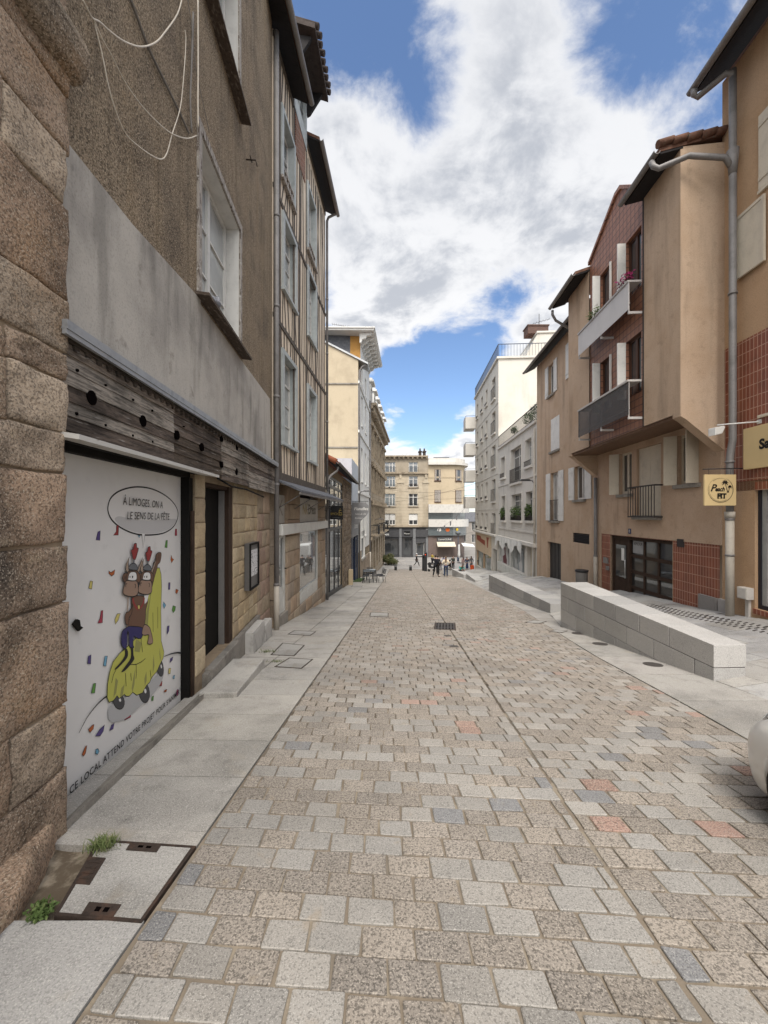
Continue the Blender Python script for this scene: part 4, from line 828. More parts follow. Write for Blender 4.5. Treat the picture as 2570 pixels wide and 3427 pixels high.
m_brickwork = mat('old_brick', (0.25, 0.10, 0.065), 0.92, 0.2, brick=(0.22, 0.065, 0.009, (0.33, 0.29, 0.24), (0.17, 0.075, 0.05), 0.006, 0.5), layers=[(9, 3, 0.65, 0.45, 0.7, 0.7)])
m_ashlar = mat('dressed_granite', (1, 1, 1), 0.9, 0.2, attr='tint_only', layers=[(4, 5, 0.72, 0.45, 0.72, 0.8), (80, 2, 0.6, 0.5, 0.62, 0.7), (1.5, 4, (0.20, 0.15, 0.11), 0.58, 0.78, 0.5)], bump=(50, 0.004, 3))
m_slate = mat('slate_roof', (0.095, 0.10, 0.115), 0.7, 0.4, brick=(0.22, 0.16, 0.004, (0.035, 0.035, 0.04), (0.13, 0.135, 0.15), 0.008, 0.5), layers=[(2, 3, 0.75, 0.45, 0.7, 0.7)])
m_shopwhite = plain('pale_shop_paint', (0.56, 0.56, 0.53), 0.5)
m_signwhite = mat('pale_sign_panel', (0.47, 0.45, 0.41), 0.7, layers=[(3, 4, 0.85, 0.45, 0.7, 0.8)])
m_shopglass = glass_mat('shop_glass', (0.045, 0.045, 0.045), refl=0.26)
L2 = thing('half_timbered_house', F2.p(3, -1.6, -0.1), 'narrow half-timbered house with cream infill and dark leaning studs', 'house')
zA, zB = 12.35, 12.72; sA, sB, e2 = s2(980), s2(1025), F2.len
zbase = F2.Z(925, 1606); zlow = F2.Z(1003, 1628)
wins = []
for (ul, ur, um, vt, vb) in ((938, 983, 939, 362, 589), (942, 989, 941, 716, 958), (940, 989, 939, 1176, 1478), (1025, 1054, 1026, 618, 832), (1026, 1056, 1026, 896, 1116), (1026, 1056, 1026, 1294, 1537)):
    wins.append((s2(ul) + 0.08, s2(ur) - 0.10, F2.Z(um, vb), F2.Z(um, vt)))
# keep the rows level: same heights for the two columns on each floor
w = MB(); hs = wins[:3] + wins[3:]
w.wall(F2, 0, e2, zlow, zA, hs, 0.16, 0, 0, back=7); w.fprism(F2, [(sB - 0.05, zA + 0.002), (e2, zA + 0.002), (e2, zB), (sB - 0.05, zB)], -0.3, 0.0)
w.build('wall', m_cob, L2)
# timber frame: floor beams, posts, slanting studs
tm = MB(); rt = random.Random(21)
beams = [F2.Z(915, 1052), F2.Z(908, 600), F2.Z(925, 1606)]
beams = sorted(set(round(b, 3) for b in beams)); bh = 0.11
zt = [zlow + 0.0] + [b for b in beams[1:]] + [zA]
for b in beams[1:]: tm.fbox(F2, 0.0, e2, b - bh / 2, b + bh / 2, -0.02, 0.028)
tm.fbox(F2, 0.0, e2, zlow, zlow + 0.20, -0.02, 0.03)
tm.fbox(F2, 0.0, sA, zA - 0.16, zA - 0.02, -0.02, 0.025); tm.fbox(F2, sB, e2, zB - 0.16, zB - 0.02, -0.02, 0.025)
posts = [0.06, wins[0][0] - 0.13, wins[0][1] + 0.14, (sA + sB) / 2 - 0.05, wins[3][0] - 0.13, wins[3][1] + 0.14, e2 - 0.07]
def stud(a0, z0, a1, z1, wd, o):
    P = F2.p
    tm.box8([P(a0 - wd / 2, z0, o), P(a0 + wd / 2, z0, o), P(a0 + wd / 2, z0, -0.02), P(a0 - wd / 2, z0, -0.02), P(a1 - wd / 2, z1, o), P(a1 + wd / 2, z1, o), P(a1 + wd / 2, z1, -0.02), P(a1 - wd / 2, z1, -0.02)])
for k in range(len(zt) - 1):
    z0, z1 = zt[k] + (bh / 2 if k else 0.2), zt[k + 1] - bh / 2
    if z1 - z0 < 0.2: continue
    for p_ in posts: stud(p_ + rt.uniform(-0.02, 0.02), z0, p_ + rt.uniform(-0.03, 0.03), z1, rt.uniform(0.07, 0.11), 0.016)
    x = 0.2
    while x < e2 - 0.15:
        lean = rt.uniform(-0.14, 0.14) if rt.random() > 0.25 else rt.choice((-1, 1)) * rt.uniform(0.3, 0.5)
        hit = [h for h in wins if h[0] - 0.12 < x < h[1] + 0.14 or h[0] - 0.12 < x + lean < h[1] + 0.14]
        hit = [h for h in hit if h[3] > z0 and h[2] < z1]
        if any(abs(x - p_) < 0.10 for p_ in posts): x += 0.12; continue
        if not hit: stud(x, z0, x + lean, z1, rt.uniform(0.035, 0.06), 0.012)
        else:
            h = hit[0]
            if h[2] - 0.07 - z0 > 0.12: stud(x, z0, x + lean * 0.4, h[2] - 0.07, rt.uniform(0.035, 0.06), 0.012)
            if z1 - h[3] - 0.06 > 0.12: stud(x, h[3] + 0.06, x + lean * 0.3, z1, rt.uniform(0.035, 0.06), 0.012)
        x += rt.uniform(0.20, 0.29)
tm.build('timber_frame', m_timber, L2)
for i, h in enumerate(wins):
    wo = window(F2, h[0] + 0.03, h[1] - 0.03, h[2] + 0.02, h[3] - 0.02, -0.11, L2, m_whitepaint, m_glass if i in (0, 3) else m_glass_pale, 2, 2, 0.05, transom=0.74 if i in (1, 2, 4, 5) else None)
    z_ = MB()
    for a, b, c, d in ((h[0] - 0.10, h[0] + 0.03, h[2], h[3] + 0.1), (h[1] - 0.03, h[1] + 0.10, h[2], h[3] + 0.1), (h[0] + 0.0301, h[1] - 0.0301, h[3] - 0.01, h[3] + 0.1)): z_.fbox(F2, a, b, c, d, -0.14, 0.06)
    z_.build('casing', m_bluegrey, wo)
    z_ = MB(); z_.fbox(F2, h[0] - 0.12, h[1] + 0.12, h[2] - 0.07, h[2] - 0.001, -0.12, 0.09); z_.build('sill', m_peelwood if i in (0, 3) else m_bluegrey, wo)
    if i in (0, 3):   # low carved rail in front of the window
        z_ = MB()
        for kk in range(5): a = h[0] + (h[1] - h[0]) * (kk + 0.5) / 5; z_.fbox(F2, a - 0.03, a + 0.03, h[2] + 0.01, h[2] + 0.3, 0.0, 0.03)
        z_.fbox(F2, h[0], h[1], h[2] + 0.3, h[2] + 0.36, -0.01, 0.045); z_.build('window_rail', m_peelwood, wo)
def eave(f, s0, s1, zw, over, parent, drop=0.16, gut=0.065, mt=None, deep=3.2, rise=1.6, ms=None, mg=None, gname='gutter'):
    """overhanging roof edge: sloping slab, dark soffit boards, gutter"""
    P = f.p; z0 = zw - drop + 0.06; t_ = 0.09; sl_ = rise / deep
    z1 = z0 + sl_ * (deep + over)
    r_ = MB(); r_.box8([P(s0, z0 + 0.02, over), P(s1, z0 + 0.02, over), P(s1, z1 + 0.02, -deep), P(s0, z1 + 0.02, -deep), P(s0, z0 + 0.02 + t_, over), P(s1, z0 + 0.02 + t_, over), P(s1, z1 + 0.02 + t_, -deep), P(s0, z1 + 0.02 + t_, -deep)]); ro = r_.build('roof', mt or m_tile, parent)
    so = MB(); e = over - 0.03; zs = z0 + sl_ * 0.03; zi_ = z0 + sl_ * (over + 0.05)
    so.box8([P(s0 + 0.01, zs - 0.03, e), P(s1 - 0.01, zs - 0.03, e), P(s1 - 0.01, zi_ - 0.03, -0.05), P(s0 + 0.01, zi_ - 0.03, -0.05), P(s0 + 0.01, zs + 0.018, e), P(s1 - 0.01, zs + 0.018, e), P(s1 - 0.01, zi_ + 0.018, -0.05), P(s0 + 0.01, zi_ + 0.018, -0.05)]); so.build('soffit', ms or m_soffit, ro)
    if gut:
        gp = [(gut * math.cos(a), gut * math.sin(a)) for a in [math.pi + i * math.pi / 8 for i in range(9)]] + [((gut - 0.012) * math.cos(a), (gut - 0.012) * math.sin(a)) for a in [2 * math.pi - i * math.pi / 8 for i in range(9)]]
        g_ = MB(); gz = z0 + 0.03; go = over + gut * 0.8
        g_.extr([P(s1 + 0.02, gz + z, go + o) for o, z in gp], [P(s0 - 0.02, gz + z, go + o) for o, z in gp]); g_.build(gname, mg or m_pipe, parent)
    return ro
eave(F2, -0.7, sA + 0.02, zA + 0.02, 0.44, L2)
eave(F2, sB - 0.02, e2 + 0.15, zB + 0.02, 0.40, L2)
# tall dormer breaking through the eave
dz = F2.Z(983, 312) - 0.0; dw = MB(); zd0, zd1 = zA - 0.05, zA + 1.75
dwin = (sA + 0.22, sB - 0.18, zd0 + 0.45, zd0 + 1.45)
dw.wall(F2, sA + 0.03, sB - 0.03, zd0, zd1, [dwin], 0.12, 0.03, 0, back=2.5); dw.build('dormer_wall', m_bluegrey, L2)
z_ = MB(); z_.fbox(F2, sA + 0.2, sB - 0.2, zd0 - 1.05, zd0 - 0.02, -0.02, 0.022); z_.build('brick_panel', m_brickwork, L2)
window(F2, dwin[0], dwin[1], dwin[2], dwin[3], -0.02, L2, m_bluegrey, m_glass, 2, 1, 0.05)
z_ = MB(); P = F2.p; zz = zd1
z_.box8([P(sA - 0.18, zz - 0.10, 0.62), P(sB + 0.18, zz - 0.14, 0.62), P(sB + 0.18, zz + 1.0, -2.4), P(sA - 0.18, zz + 1.0, -2.4), P(sA - 0.18, zz + 0.03, 0.62), P(sB + 0.18, zz - 0.01, 0.62), P(sB + 0.18, zz + 1.14, -2.4), P(sA - 0.18, zz + 1.14, -2.4)])
for k in range(9):
    a = sA - 0.18 + (sB - sA + 0.36) * (k + 0.5) / 9; z_.tube([P(a, zz + 0.05, 0.70 + 0.03 * (k % 2)), P(a, zz + 1.1, -2.3)], 0.07, 8)
dro = z_.build('dormer_roof', mat('sooty_tile', (0.06, 0.047, 0.042), 0.9, layers=[(6, 4, 0.55, 0.45, 0.7, 0.8)], bump=(15, 0.01, 3)), L2); z_ = MB()
for a in (sA + 0.02, sB - 0.02): z_ = MB(); z_.fprism(Frame((P(a - 0.04, 0).x, P(a - 0.04, 0).y), (P(a - 0.04, 0, 1).x, P(a - 0.04, 0, 1).y)), [(0.03, zz - 0.75), (0.12, zz - 0.7), (0.5, zz - 0.12), (0.03, zz - 0.02)], -0.08, 0.0); z_.build('dormer_bracket', m_soffit, dro)
# shop awning of slates, stone ground floor
P = F2.p; za_, zf_ = F2.Z(922, 1613), None
a0, a1 = 0.10, e2 + 0.05
zt_a = zlow + 0.02
z_ = MB(); ov = 0.62; zb_a = zt_a - 0.30
z_.box8([P(a0 - 0.05, zb_a, ov), P(a1 + 0.3, zb_a, ov), P(a1, zt_a - 0.03, 0.0), P(a0, zt_a - 0.03, 0.0), P(a0 - 0.05, zb_a + 0.05, ov), P(a1 + 0.3, zb_a + 0.05, ov), P(a1, zt_a + 0.02, 0.0), P(a0, zt_a + 0.02, 0.0)]); aw = z_.build('shop_canopy', m_slate, L2)
z_ = MB(); z_.fbox(F2, a0 - 0.05, a1 + 0.3, zb_a - 0.05, zb_a - 0.002, ov - 0.05, ov - 0.01)
for a in (0.3, 1.6, 3.0, 4.4, 5.5): z_.tube([P(a, zb_a - 0.02, ov - 0.05), P(a, zb_a - 0.35, 0.02)], 0.012, 6)
z_.build('canopy_bracket', m_pipe, aw)
st_t = [(0.36, 0.285, 0.205), (0.33, 0.255, 0.185), (0.40, 0.325, 0.24), (0.34, 0.28, 0.22), (0.37, 0.275, 0.195)]
zs_ = zlow - 0.01; d2 = [s2(931), s2(960), s2(1003), s2(1064), s2(1090)]
zg0 = road_z(9) - 0.2
for a, b, seed in ((0.14, d2[0], 1), (d2[1], d2[2], 2), (d2[3], min(d2[4], e2), 3)):
    mb = MB(); masonry(mb, F2, a, b, road_z(F2.p(b, 0).y) - 0.15, zs_ - 0.04, 0.0, 0.40, 0.5, st_t, seed, 0.012, 3, rough=0.004, back=0.25); mb.build('stone_pier', m_ashlar, L2)
mb = MB()
zsh = F2.Z(1003, 2031 - 26)
masonry(mb, F2, d2[2], d2[3], road_z(F2.p(d2[3], 0).y) - 0.15, F2.Z(1005, 2024), 0.0, 0.3, 0.9, st_t, 9, 0.02, 3, back=0.25)
mb.build('window_plinth', m_ashlar, L2)
z_ = MB(); z_.fbox(F2, 0.0, e2, zg0 - 1, zs_, -0.9, -0.27); z_.build('shop_interior_wall', plain('shop_inside', (0.12, 0.11, 0.10), 0.9), L2)
zl0, zl1 = F2.Z(940, 1786), F2.Z(940, 1757)
z_ = MB(); z_.fbox(F2, d2[0] - 0.05, s2(1086), zl0 - 0.03, zl1 + 0.02, 0.02, 0.13); z_.build('shutter_box', m_shopwhite, L2, bevel=0.008)
z_ = MB(); z_.fbox(F2, d2[2], d2[3], zl1 + 0.03, zs_ - 0.3, -0.1, -0.01); fa = z_.build('shop_sign_panel', m_signwhite, L2)
z_ = MB(); put_text(z_, F2, 'NK', (d2[2] + d2[3]) / 2 - 0.52, (zl1 + zs_) / 2 - 0.12, -0.005, 0.42, 0, offset=0.012); put_text(z_, F2, 'Dress', (d2[2] + d2[3]) / 2 + 0.33, (zl1 + zs_) / 2 - 0.12, -0.005, 0.42, 1, offset=0.012)
z_.build('lettering', [plain('gold_letter', (0.28, 0.20, 0.05), 0.4), plain('dark_bronze_letter', (0.075, 0.06, 0.03), 0.5)], fa)
z_ = MB(); z_.fbox(F2, d2[0], d2[1], zl1 + 0.03, zs_ - 0.3, -0.2, -0.06); fa = z_.build('shop_sign_panel', m_signwhite, L2)
text_obj('lettering', F2, 'K', (d2[0] + d2[1]) / 2, (zl1 + zs_) / 2 - 0.12, -0.05, 0.55, plain('grey_letter', (0.25, 0.22, 0.19), 0.6), fa)
zd_ = F2.Z(931, 2066)
z_ = MB(); P = F2.p
z_.fbox(F2, d2[0] + 0.02, d2[0] + 0.13, zd_, zl0, -0.12, -0.04); z_.fbox(F2, d2[1] - 0.13, d2[1] - 0.01, zd_, zl0, -0.12, -0.04); z_.fbox(F2, d2[0] + 0.131, d2[1] - 0.131, zd_, zd_ + 0.62, -0.11, -0.05); z_.fbox(F2, d2[0] + 0.131, d2[1] - 0.131, zl0 - 0.12, zl0, -0.11, -0.05)
z_.fbox(F2, d2[0] + 0.2, d2[1] - 0.2, zd_ + 0.12, zd_ + 0.5, -0.0495, -0.035)
do = z_.build('shop_door', m_shopwhite, L2); MB().fbox(F2, d2[0] + 0.131, d2[1] - 0.131, zd_ + 0.621, zl0 - 0.121, -0.10, -0.08).build('pane', m_shopglass, do)
z_ = MB(); a = d2[1] - 0.07; z_.tube([P(a, zd_ + 1.05, -0.05), P(a, zd_ + 1.05, 0.01), P(a + 0.0, zd_ + 1.05, 0.015), P(a - 0.1, zd_ + 1.05, 0.015)], 0.012, 6); z_.build('handle', m_black, do)
MB().fbox(F2, d2[0], d2[1], zd_ - 0.5, zd_ - 0.002, -0.26, 0.03).build('threshold', m_concrete, do)
zw0 = F2.Z(1005, 2020); z_ = MB(); zg1 = F2.Z(1003, 1980)
for a, b, c, d in ((d2[2] + 0.01, d2[2] + 0.07, zw0, zl0), (d2[3] - 0.07, d2[3] - 0.01, zw0, zl0), (d2[2] + 0.071, d2[3] - 0.071, zw0, zg1), (d2[2] + 0.071, d2[3] - 0.071, zl0 - 0.07, zl0)): z_.fbox(F2, a, b, c, d, -0.08, -0.01)
for k in range(3): a = d2[2] + 0.1 + (d2[3] - d2[2] - 0.2) * k / 3; z_.fbox(F2, a + 0.03, a + (d2[3] - d2[2] - 0.2) / 3 - 0.03, zw0 + 0.08, zg1 - 0.08, -0.0095, 0.002)
z_.fbox(F2, d2[2] - 0.02, d2[3] + 0.02, zw0 - 0.05, zw0 - 0.001, -0.15, -0.02)
so = z_.build('shop_window', m_shopwhite, L2); MB().fbox(F2, d2[2] + 0.071, d2[3] - 0.071, zg1 + 0.001, zl0 - 0.071, -0.07, -0.05).build('pane', m_shopglass, so)
dp = downpipe(F2, e2 + 0.02, F2.Z(1094, 1640), zB - 0.35, 0.07, 0.045, 'grey drainpipe at the far edge of the half-timbered front with swan neck', 'drainpipes down the left-hand houses', collars=(5, 7.5, 9.5), extra=[F2.p(e2 + 0.02, zB - 0.22, 0.12), F2.p(e2 + 0.02, zB - 0.12, 0.34), F2.p(e2 + 0.02, zB - 0.02, 0.42)])

# ---------------------------------------------------------------- low restaurant with a black glazed front
F3 = Frame((-2.17, 14.42), (-2.08, 25.0))
def s3(u, o=0.0): return F3.S(u, o)
m_rubble = m_block
m_blackmetal = plain('black_metal_frame', (0.022, 0.022, 0.024), 0.4)
L3 = thing('restaurant', F3.p(4, -2.4, -0.1), 'low restaurant with a black framed glass front under a tiled roof', 'restaurant')
g0, g1, gt = 0.2, s3(1149), 3.2
zb_ = road_z(20)
w = MB(); w.wall(F3, 0, F3.len, -3.6, 3.55, [(g0, g1, -3.5, gt)], 0.25, -0.02, 0, back=6); w.build('wall', m_mortar, L3)
mb = MB(); masonry(mb, F3, g1 + 0.01, F3.len, road_z(25) - 0.1, 3.4, -0.02, 0.28, 0.6, [(0.21, 0.165, 0.12), (0.26, 0.20, 0.15), (0.18, 0.145, 0.11), (0.30, 0.24, 0.18)], 12, 0.025, 3, 0.012, 0.008, irregular=0.6); mb.build('stone_facing', m_block, L3)
z_ = MB(); n = 4; gb = lambda a: road_z(F3.p(a, 0).y) + 0.02
z_.fbox(F3, g0, g1, gt - 0.1, gt, -0.11, -0.06); zm = F3.Z(1105, 1775); z_.fbox(F3, g0, g1, zm - 0.06, zm + 0.06, -0.105, -0.055); z_.fbox(F3, g0, g1, zm + 1.75, zm + 1.87, -0.105, -0.055)
for k in range(n + 1):
    a = g0 + (g1 - g0) * k / n; z_.fbox(F3, a - 0.045, a + 0.045, gb(a) - 0.1, gt - 0.101, -0.10, -0.06)
P = F3.p; z_.box8([P(g0, gb(g0) - 0.1, -0.04), P(g1, gb(g1) - 0.1, -0.04), P(g1, gb(g1) - 0.1, -0.16), P(g0, gb(g0) - 0.1, -0.16), P(g0, gb(g0) + 0.16, -0.04), P(g1, gb(g1) + 0.16, -0.04), P(g1, gb(g1) + 0.16, -0.16), P(g0, gb(g0) + 0.16, -0.16)])
for k in (2, 3): a = g0 + (g1 - g0) * k / n + 0.07; z_.tube([P(a, gb(a) + 0.9, -0.02), P(a, gb(a) + 1.5, -0.02)], 0.014, 6)
fo = z_.build('glass_front', m_blackmetal, L3); MB().fpoly(F3, [(g0, -3.4), (g1, -3.4), (g1, gt - 0.05), (g0, gt - 0.05)], -0.085).build('pane', m_shopglass, fo)
eave(F3, 0.05, s3(1175) + 0.2, 3.62, 0.42, L3, mt=m_redtile, rise=2.0, deep=4)
z_ = MB(); P = F3.p
for k in range(6): z_.tube([P(0.12, 3.66 + 0.5 * 0.42 * k - 0.1, 0.40 - 0.42 * k), P(0.12, 3.66 + 0.5 * 0.42 * (k + 1) - 0.08, 0.40 - 0.42 * (k + 1))], [0.11, 0.09], 8)
z_.build('verge_tile', m_redtile, L3)
z_ = thing('downpipe', F3.p(0.1, -1.4, 0.1), 'bent grey drainpipe at the near end of the glass-fronted restaurant', 'drainpipe', 'drainpipes down the left-hand houses')
q = [ZD(292, 1090), ZD(285, 1110), ZD(240, 1135), ZD(225, 1160), ZD(222, 1240), ZD(215, 1350), ZD(212, 1500), ZD(208, 1700)]
MB().tube([F3.p(0.35, 3.4, 0.42), F3.p(0.33, 3.25, 0.40), F3.p(0.12, 3.05, 0.2), F3.p(0.06, 2.85, 0.08), F3.p(0.06, 0, 0.08), F3.p(0.06, -1.55, 0.08)], 0.045, 10).build('pipe', m_pipe, z_)
def hang_sign(name, u0, u1, v0, v1, Y, label, mt, pts=None, thick=0.04, bracket=True, wallx=None, cat='sign'):
    x0, x1 = (u0 - CX) / F * Y, (u1 - CX) / F * Y; z1, z0 = EYE + (HV - v0) / F * Y, EYE + (HV - v1) / F * Y
    f = Frame((x0, Y), (x1, Y)); t = thing(name, ((x0 + x1) / 2, Y, z0), label, cat)
    W_, H_ = x1 - x0, z1 - z0
    pp = pts or [(0, 0), (1, 0), (1, 1), (0, 1)]
    MB().fprism(f, [(a * W_, z0 + b * H_) for a, b in pp], -thick, 0).build('sign_board', mt, t, bevel=0.004)
    if bracket:
        b = MB(); wx = (wallx if wallx is not None else x0 - 0.1) - x0; b.tube([f.p(wx, z1 + 0.06, -thick / 2), f.p(W_ * 0.98, z1 + 0.06, -thick / 2)], 0.018, 6); b.tube([f.p(W_ * 0.25, z1 + 0.06, -thick / 2), f.p(W_ * 0.25, z1 - 0.02, -thick / 2)], 0.01, 5); b.tube([f.p(W_ * 0.8, z1 + 0.06, -thick / 2), f.p(W_ * 0.8, z1 - 0.02, -thick / 2)], 0.01, 5); b.build('bracket', m_blackmetal, t)
    return t, f, W_, z0, H_
m_gold = plain('gold_letter', (0.50, 0.38, 0.08), 0.4); m_offwhite = plain('chalk_white', (0.70, 0.69, 0.66), 0.6)
m_signblack = plain('black_sign', (0.008, 0.008, 0.008), 0.5)
t, f, W_, z0, H_ = hang_sign('hanging_sign', 1099, 1148, 1692, 1739, 16.5, 'square black hanging sign with gold lettering by the glazed restaurant', m_signblack, wallx=-2.15)
z_ = MB(); put_text(z_, f, 'LIMOG S', W_ * 0.5, z0 + H_ * 0.40, 0.006, 0.155, 0, xs=0.95); put_text(z_, f, 'É', W_ * 0.79, z0 + H_ * 0.47, 0.006, 0.33, 0, xs=0.8); put_text(z_, f, 'le', W_ * 0.17, z0 + H_ * 0.64, 0.006, 0.075, 1); z_.tube([f.p(W_ * .25, z0 + H_ * .13, .004), f.p(W_ * .75, z0 + H_ * .13, .004)], 0.004, 4, 1); z_.build('lettering', [m_gold, plain('dull_grey_letter', (0.2, 0.2, 0.2))], t)
# ---------------------------------------------------------------- tea room
F4 = Frame((-2.06, 25.02), (-1.95, 29.4))
L4 = thing('tea_room', F4.p(2, -3.2, -0.1), 'small tea room with a blue door and pale blue rendered upper wall', 'tea room')
m_paleblue = plain('pale_blue_render', (0.48, 0.52, 0.57), 0.9); m_blue = plain('dark_blue_paint', (0.018, 0.028, 0.06), 0.45); m_greyshop = plain('grey_fascia', (0.20, 0.20, 0.205), 0.6)
zf0 = F4.Z(1180, 1797); e4 = F4.len
w = MB(); w.wall(F4, 0, e4, F4.Z(1180, 1690), 5.2, [(1.7, 2.6, 0.95, 2.0)], 0.15, 0, 0, back=5); w.build('wall', m_paleblue, L4)
window(F4, 1.7, 2.6, 0.95, 2.0, -0.08, L4, m_blackmetal, m_glass, 2, 1)
z_ = MB(); z_.fbox(F4, 0, e4, zf0 - 0.02, zf0 + 1.5, -0.3, 0.05); z_.fbox(F4, 0, e4, zf0 + 1.5, F4.Z(1180, 1691), -0.3, -0.01); fa = z_.build('fascia', m_greyshop, L4)
text_obj('lettering', F4, 'Flanelles', e4 * 0.5, zf0 + 0.75, 0.056, 0.75, m_offwhite, fa, shear=0.25)
z_ = MB(); zb_ = road_z(28) - 0.6
z_.fbox(F4, 0, 0.5, zb_, zf0 - 0.021, -0.3, 0); z_.fbox(F4, e4 - 0.3, e4, zb_, zf0 - 0.021, -0.3, 0.0); z_.fbox(F4, 0.5, e4 - 0.3, zb_, zf0 - 0.021, -0.3, -0.1)
z_.fbox(F4, 2.2, 2.35, zb_, zf0 - 0.021, -0.0995, 0.02); z_.build('shopfront', m_blue, L4)
z_ = MB(); z_.fpoly(F4, [(0.65, zb_ + 1.0), (2.1, zb_ + 1.0), (2.1, zf0 - 0.2), (0.65, zf0 - 0.2)], -0.09); z_.build('pane', m_shopglass, L4)
z_ = MB(); z_.fbox(F4, 2.5, e4 - 0.4, zb_ + 0.3, zf0 - 0.15, -0.099, -0.05); z_.fbox(F4, 2.65, e4 - 0.55, zb_ + 0.5, zb_ + 1.2, -0.0495, -0.03); d_ = z_.build('door', m_blue, L4)
MB().fpoly(F4, [(2.65, zb_ + 1.4), (e4 - 0.55, zb_ + 1.4), (e4 - 0.55, zf0 - 0.35), (2.65, zf0 - 0.35)], -0.045).build('pane', m_glass, d_)
pts = [(0, 0.08), (0.1, 0.0), (0.3, 0.0), (0.42, 0.02), (0.48, 0.12), (0.62, 0.22), (0.85, 0.38), (0.99, 0.55), (1.0, 0.86), (0.9, 0.92), (0.82, 1.0), (0.0, 1.0)]
t, f, W_, z0, H_ = hang_sign('hanging_sign', 1176, 1234, 1681, 1755, 25.2, 'large grey hanging sign with scalloped corner and white handwriting', m_greyshop, pts, wallx=-2.05)
z_ = MB(); put_text(z_, f, 'Flanelles', W_ * 0.56, z0 + H_ * 0.70, 0.008, 0.27, 0, shear=0.15, offset=0.004); put_text(z_, f, 'Salon de thé', W_ * 0.52, z0 + H_ * 0.47, 0.008, 0.14, 0, shear=0.25); put_text(z_, f, 'Boutique', W_ * 0.42, z0 + H_ * 0.29, 0.008, 0.14, 0, shear=0.25); z_.build('lettering', m_offwhite, t)
# pale board leaning by the restaurant jamb, planter of turf
Y = 22.6; x0, x1 = (1166 - CX) / F * Y, (1180 - CX) / F * Y; z_ = MB(); z_.box(x0, x1, Y, Y + 0.35, road_z(Y) - 0.02, road_z(Y) + 0.86); tag(z_.build('planter_box', mat('pale_timber', (0.52, 0.42, 0.28), 0.8, layers=[(8, 4, 0.75, 0.5, 0.7, 0.7, (4, 4, 0.5))]), bevel=0.01), 'tall pale wooden box planter against the rough stone jamb', 'planter')
z_ = MB(); z_.fbox(F4, 0.4, e4 - 0.1, road_z(25) - 0.55, road_z(25) - 0.16, 0.02, 0.42); 
gm = mat('green_turf_mat', (0.055, 0.09, 0.025), 0.95, layers=[(30, 3, 0.5, 0.45, 0.65, 0.8)], bump=(80, 0.01, 3))
q = MB(); P = F4.p; ya, yb = road_z(P(0.3, 0).y), road_z(P(e4, 0).y); q.box8([P(0.3, ya - 0.05, 0.55), P(e4, yb - 0.05, 0.55), P(e4, yb - 0.05, 0.03), P(0.3, ya - 0.05, 0.03), P(0.3, ya + 0.04, 0.55), P(e4, yb + 0.04, 0.55), P(e4, yb + 0.04, 0.03), P(0.3, ya + 0.04, 0.03)]); tag(q.build('turf_mat', gm), 'strip of green artificial turf along the tea room threshold', 'mat')

# ---------------------------------------------------------------- white house with beige gable and bracketed eaves
F5 = Frame((-1.95, 29.5), (-1.42, 38.0))
m_beige = mat('beige_render', (0.47, 0.40, 0.29), 0.92, 0.2, layers=[(0.7, 5, (0.37, 0.31, 0.225), 0.45, 0.72, 0.85), (1.3, 5, 0.72, 0.52, 0.75, 0.6, (1, 1, 0.3)), (20, 3, 0.88, 0.5, 0.7, 0.6)], bump=(20, 0.005, 3))
m_white5 = mat('white_render', (0.68, 0.675, 0.65), 0.9, 0.2, layers=[(1.0, 5, 0.86, 0.45, 0.72, 0.8), (3, 5, 0.85, 0.55, 0.75, 0.6, (1, 1, 0.3))], bump=(20, 0.004, 3))
m_ochre = plain('ochre_render', (0.45, 0.24, 0.07), 0.9)
L5 = thing('white_house', F5.p(4, -4, -0.1), 'tall white house with a beige gable wall and deep bracketed eaves', 'house')
e5 = F5.len; zE = 15.7
# gable side facing the camera
FG = Frame((-9.0, 29.48), (-1.95, 29.48))
zr, zl_ = FG.Z(1218, 1212), FG.Z(1092, 1148)
sr = FG.len; sg = lambda u: FG.S(u)
slope5 = (zl_ - zr) / (sg(1092) - sg(1218))
w = MB(); w.fprism(FG, [(0, -5), (sr, -5), (sr, zr + slope5 * (sr - sg(1218)) - 0.05), (0, zr + slope5 * (0 - sg(1218)) - 0.05)], -1.5, 0); w.build('gable_wall', m_beige, L5)
w = MB()
for vv in (1284, 1497): z = FG.Z(1150, vv); w.fbox(FG, 0, sr - 0.02, z - 0.06, z + 0.04, 0.001, 0.07)
w.build('string_course', m_concrete, L5)
w = MB(); P = FG.p; za, zb = zr + slope5 * (sr + 0.75 - sg(1218)), zr + slope5 * (0 - sg(1218))
w.box8([P(sr + 0.75, za - 0.04, 0.12), P(sr + 0.75, za - 0.04, -1.5), P(0, zb - 0.04, -1.5), P(0, zb - 0.04, 0.12), P(sr + 0.75, za + 0.1, 0.12), P(sr + 0.75, za + 0.1, -1.5), P(0, zb + 0.1, -1.5), P(0, zb + 0.1, 0.12)][::1]); w.build('lean_roof', m_zinc, L5)
wl5 = [(1.9, 3.0, 4.3, 7.0), (1.9, 3.0, -0.2, 2.2), (4.6, 5.7, 4.3, 7.0), (4.6, 5.7, -0.2, 2.2), (4.6, 5.7, 8.8, 11.2), (1.9, 3.0, 8.8, 11.2), (6.9, 7.8, 4.3, 7.0), (1.9, 3.0, 12.0, 13.6), (4.6, 5.7, 12.0, 13.6)]
zst = F5.Z(1205, 1845)
gw = (2.2, 4.6, F5.Z(1220, 1862), F5.Z(1220, 1775))
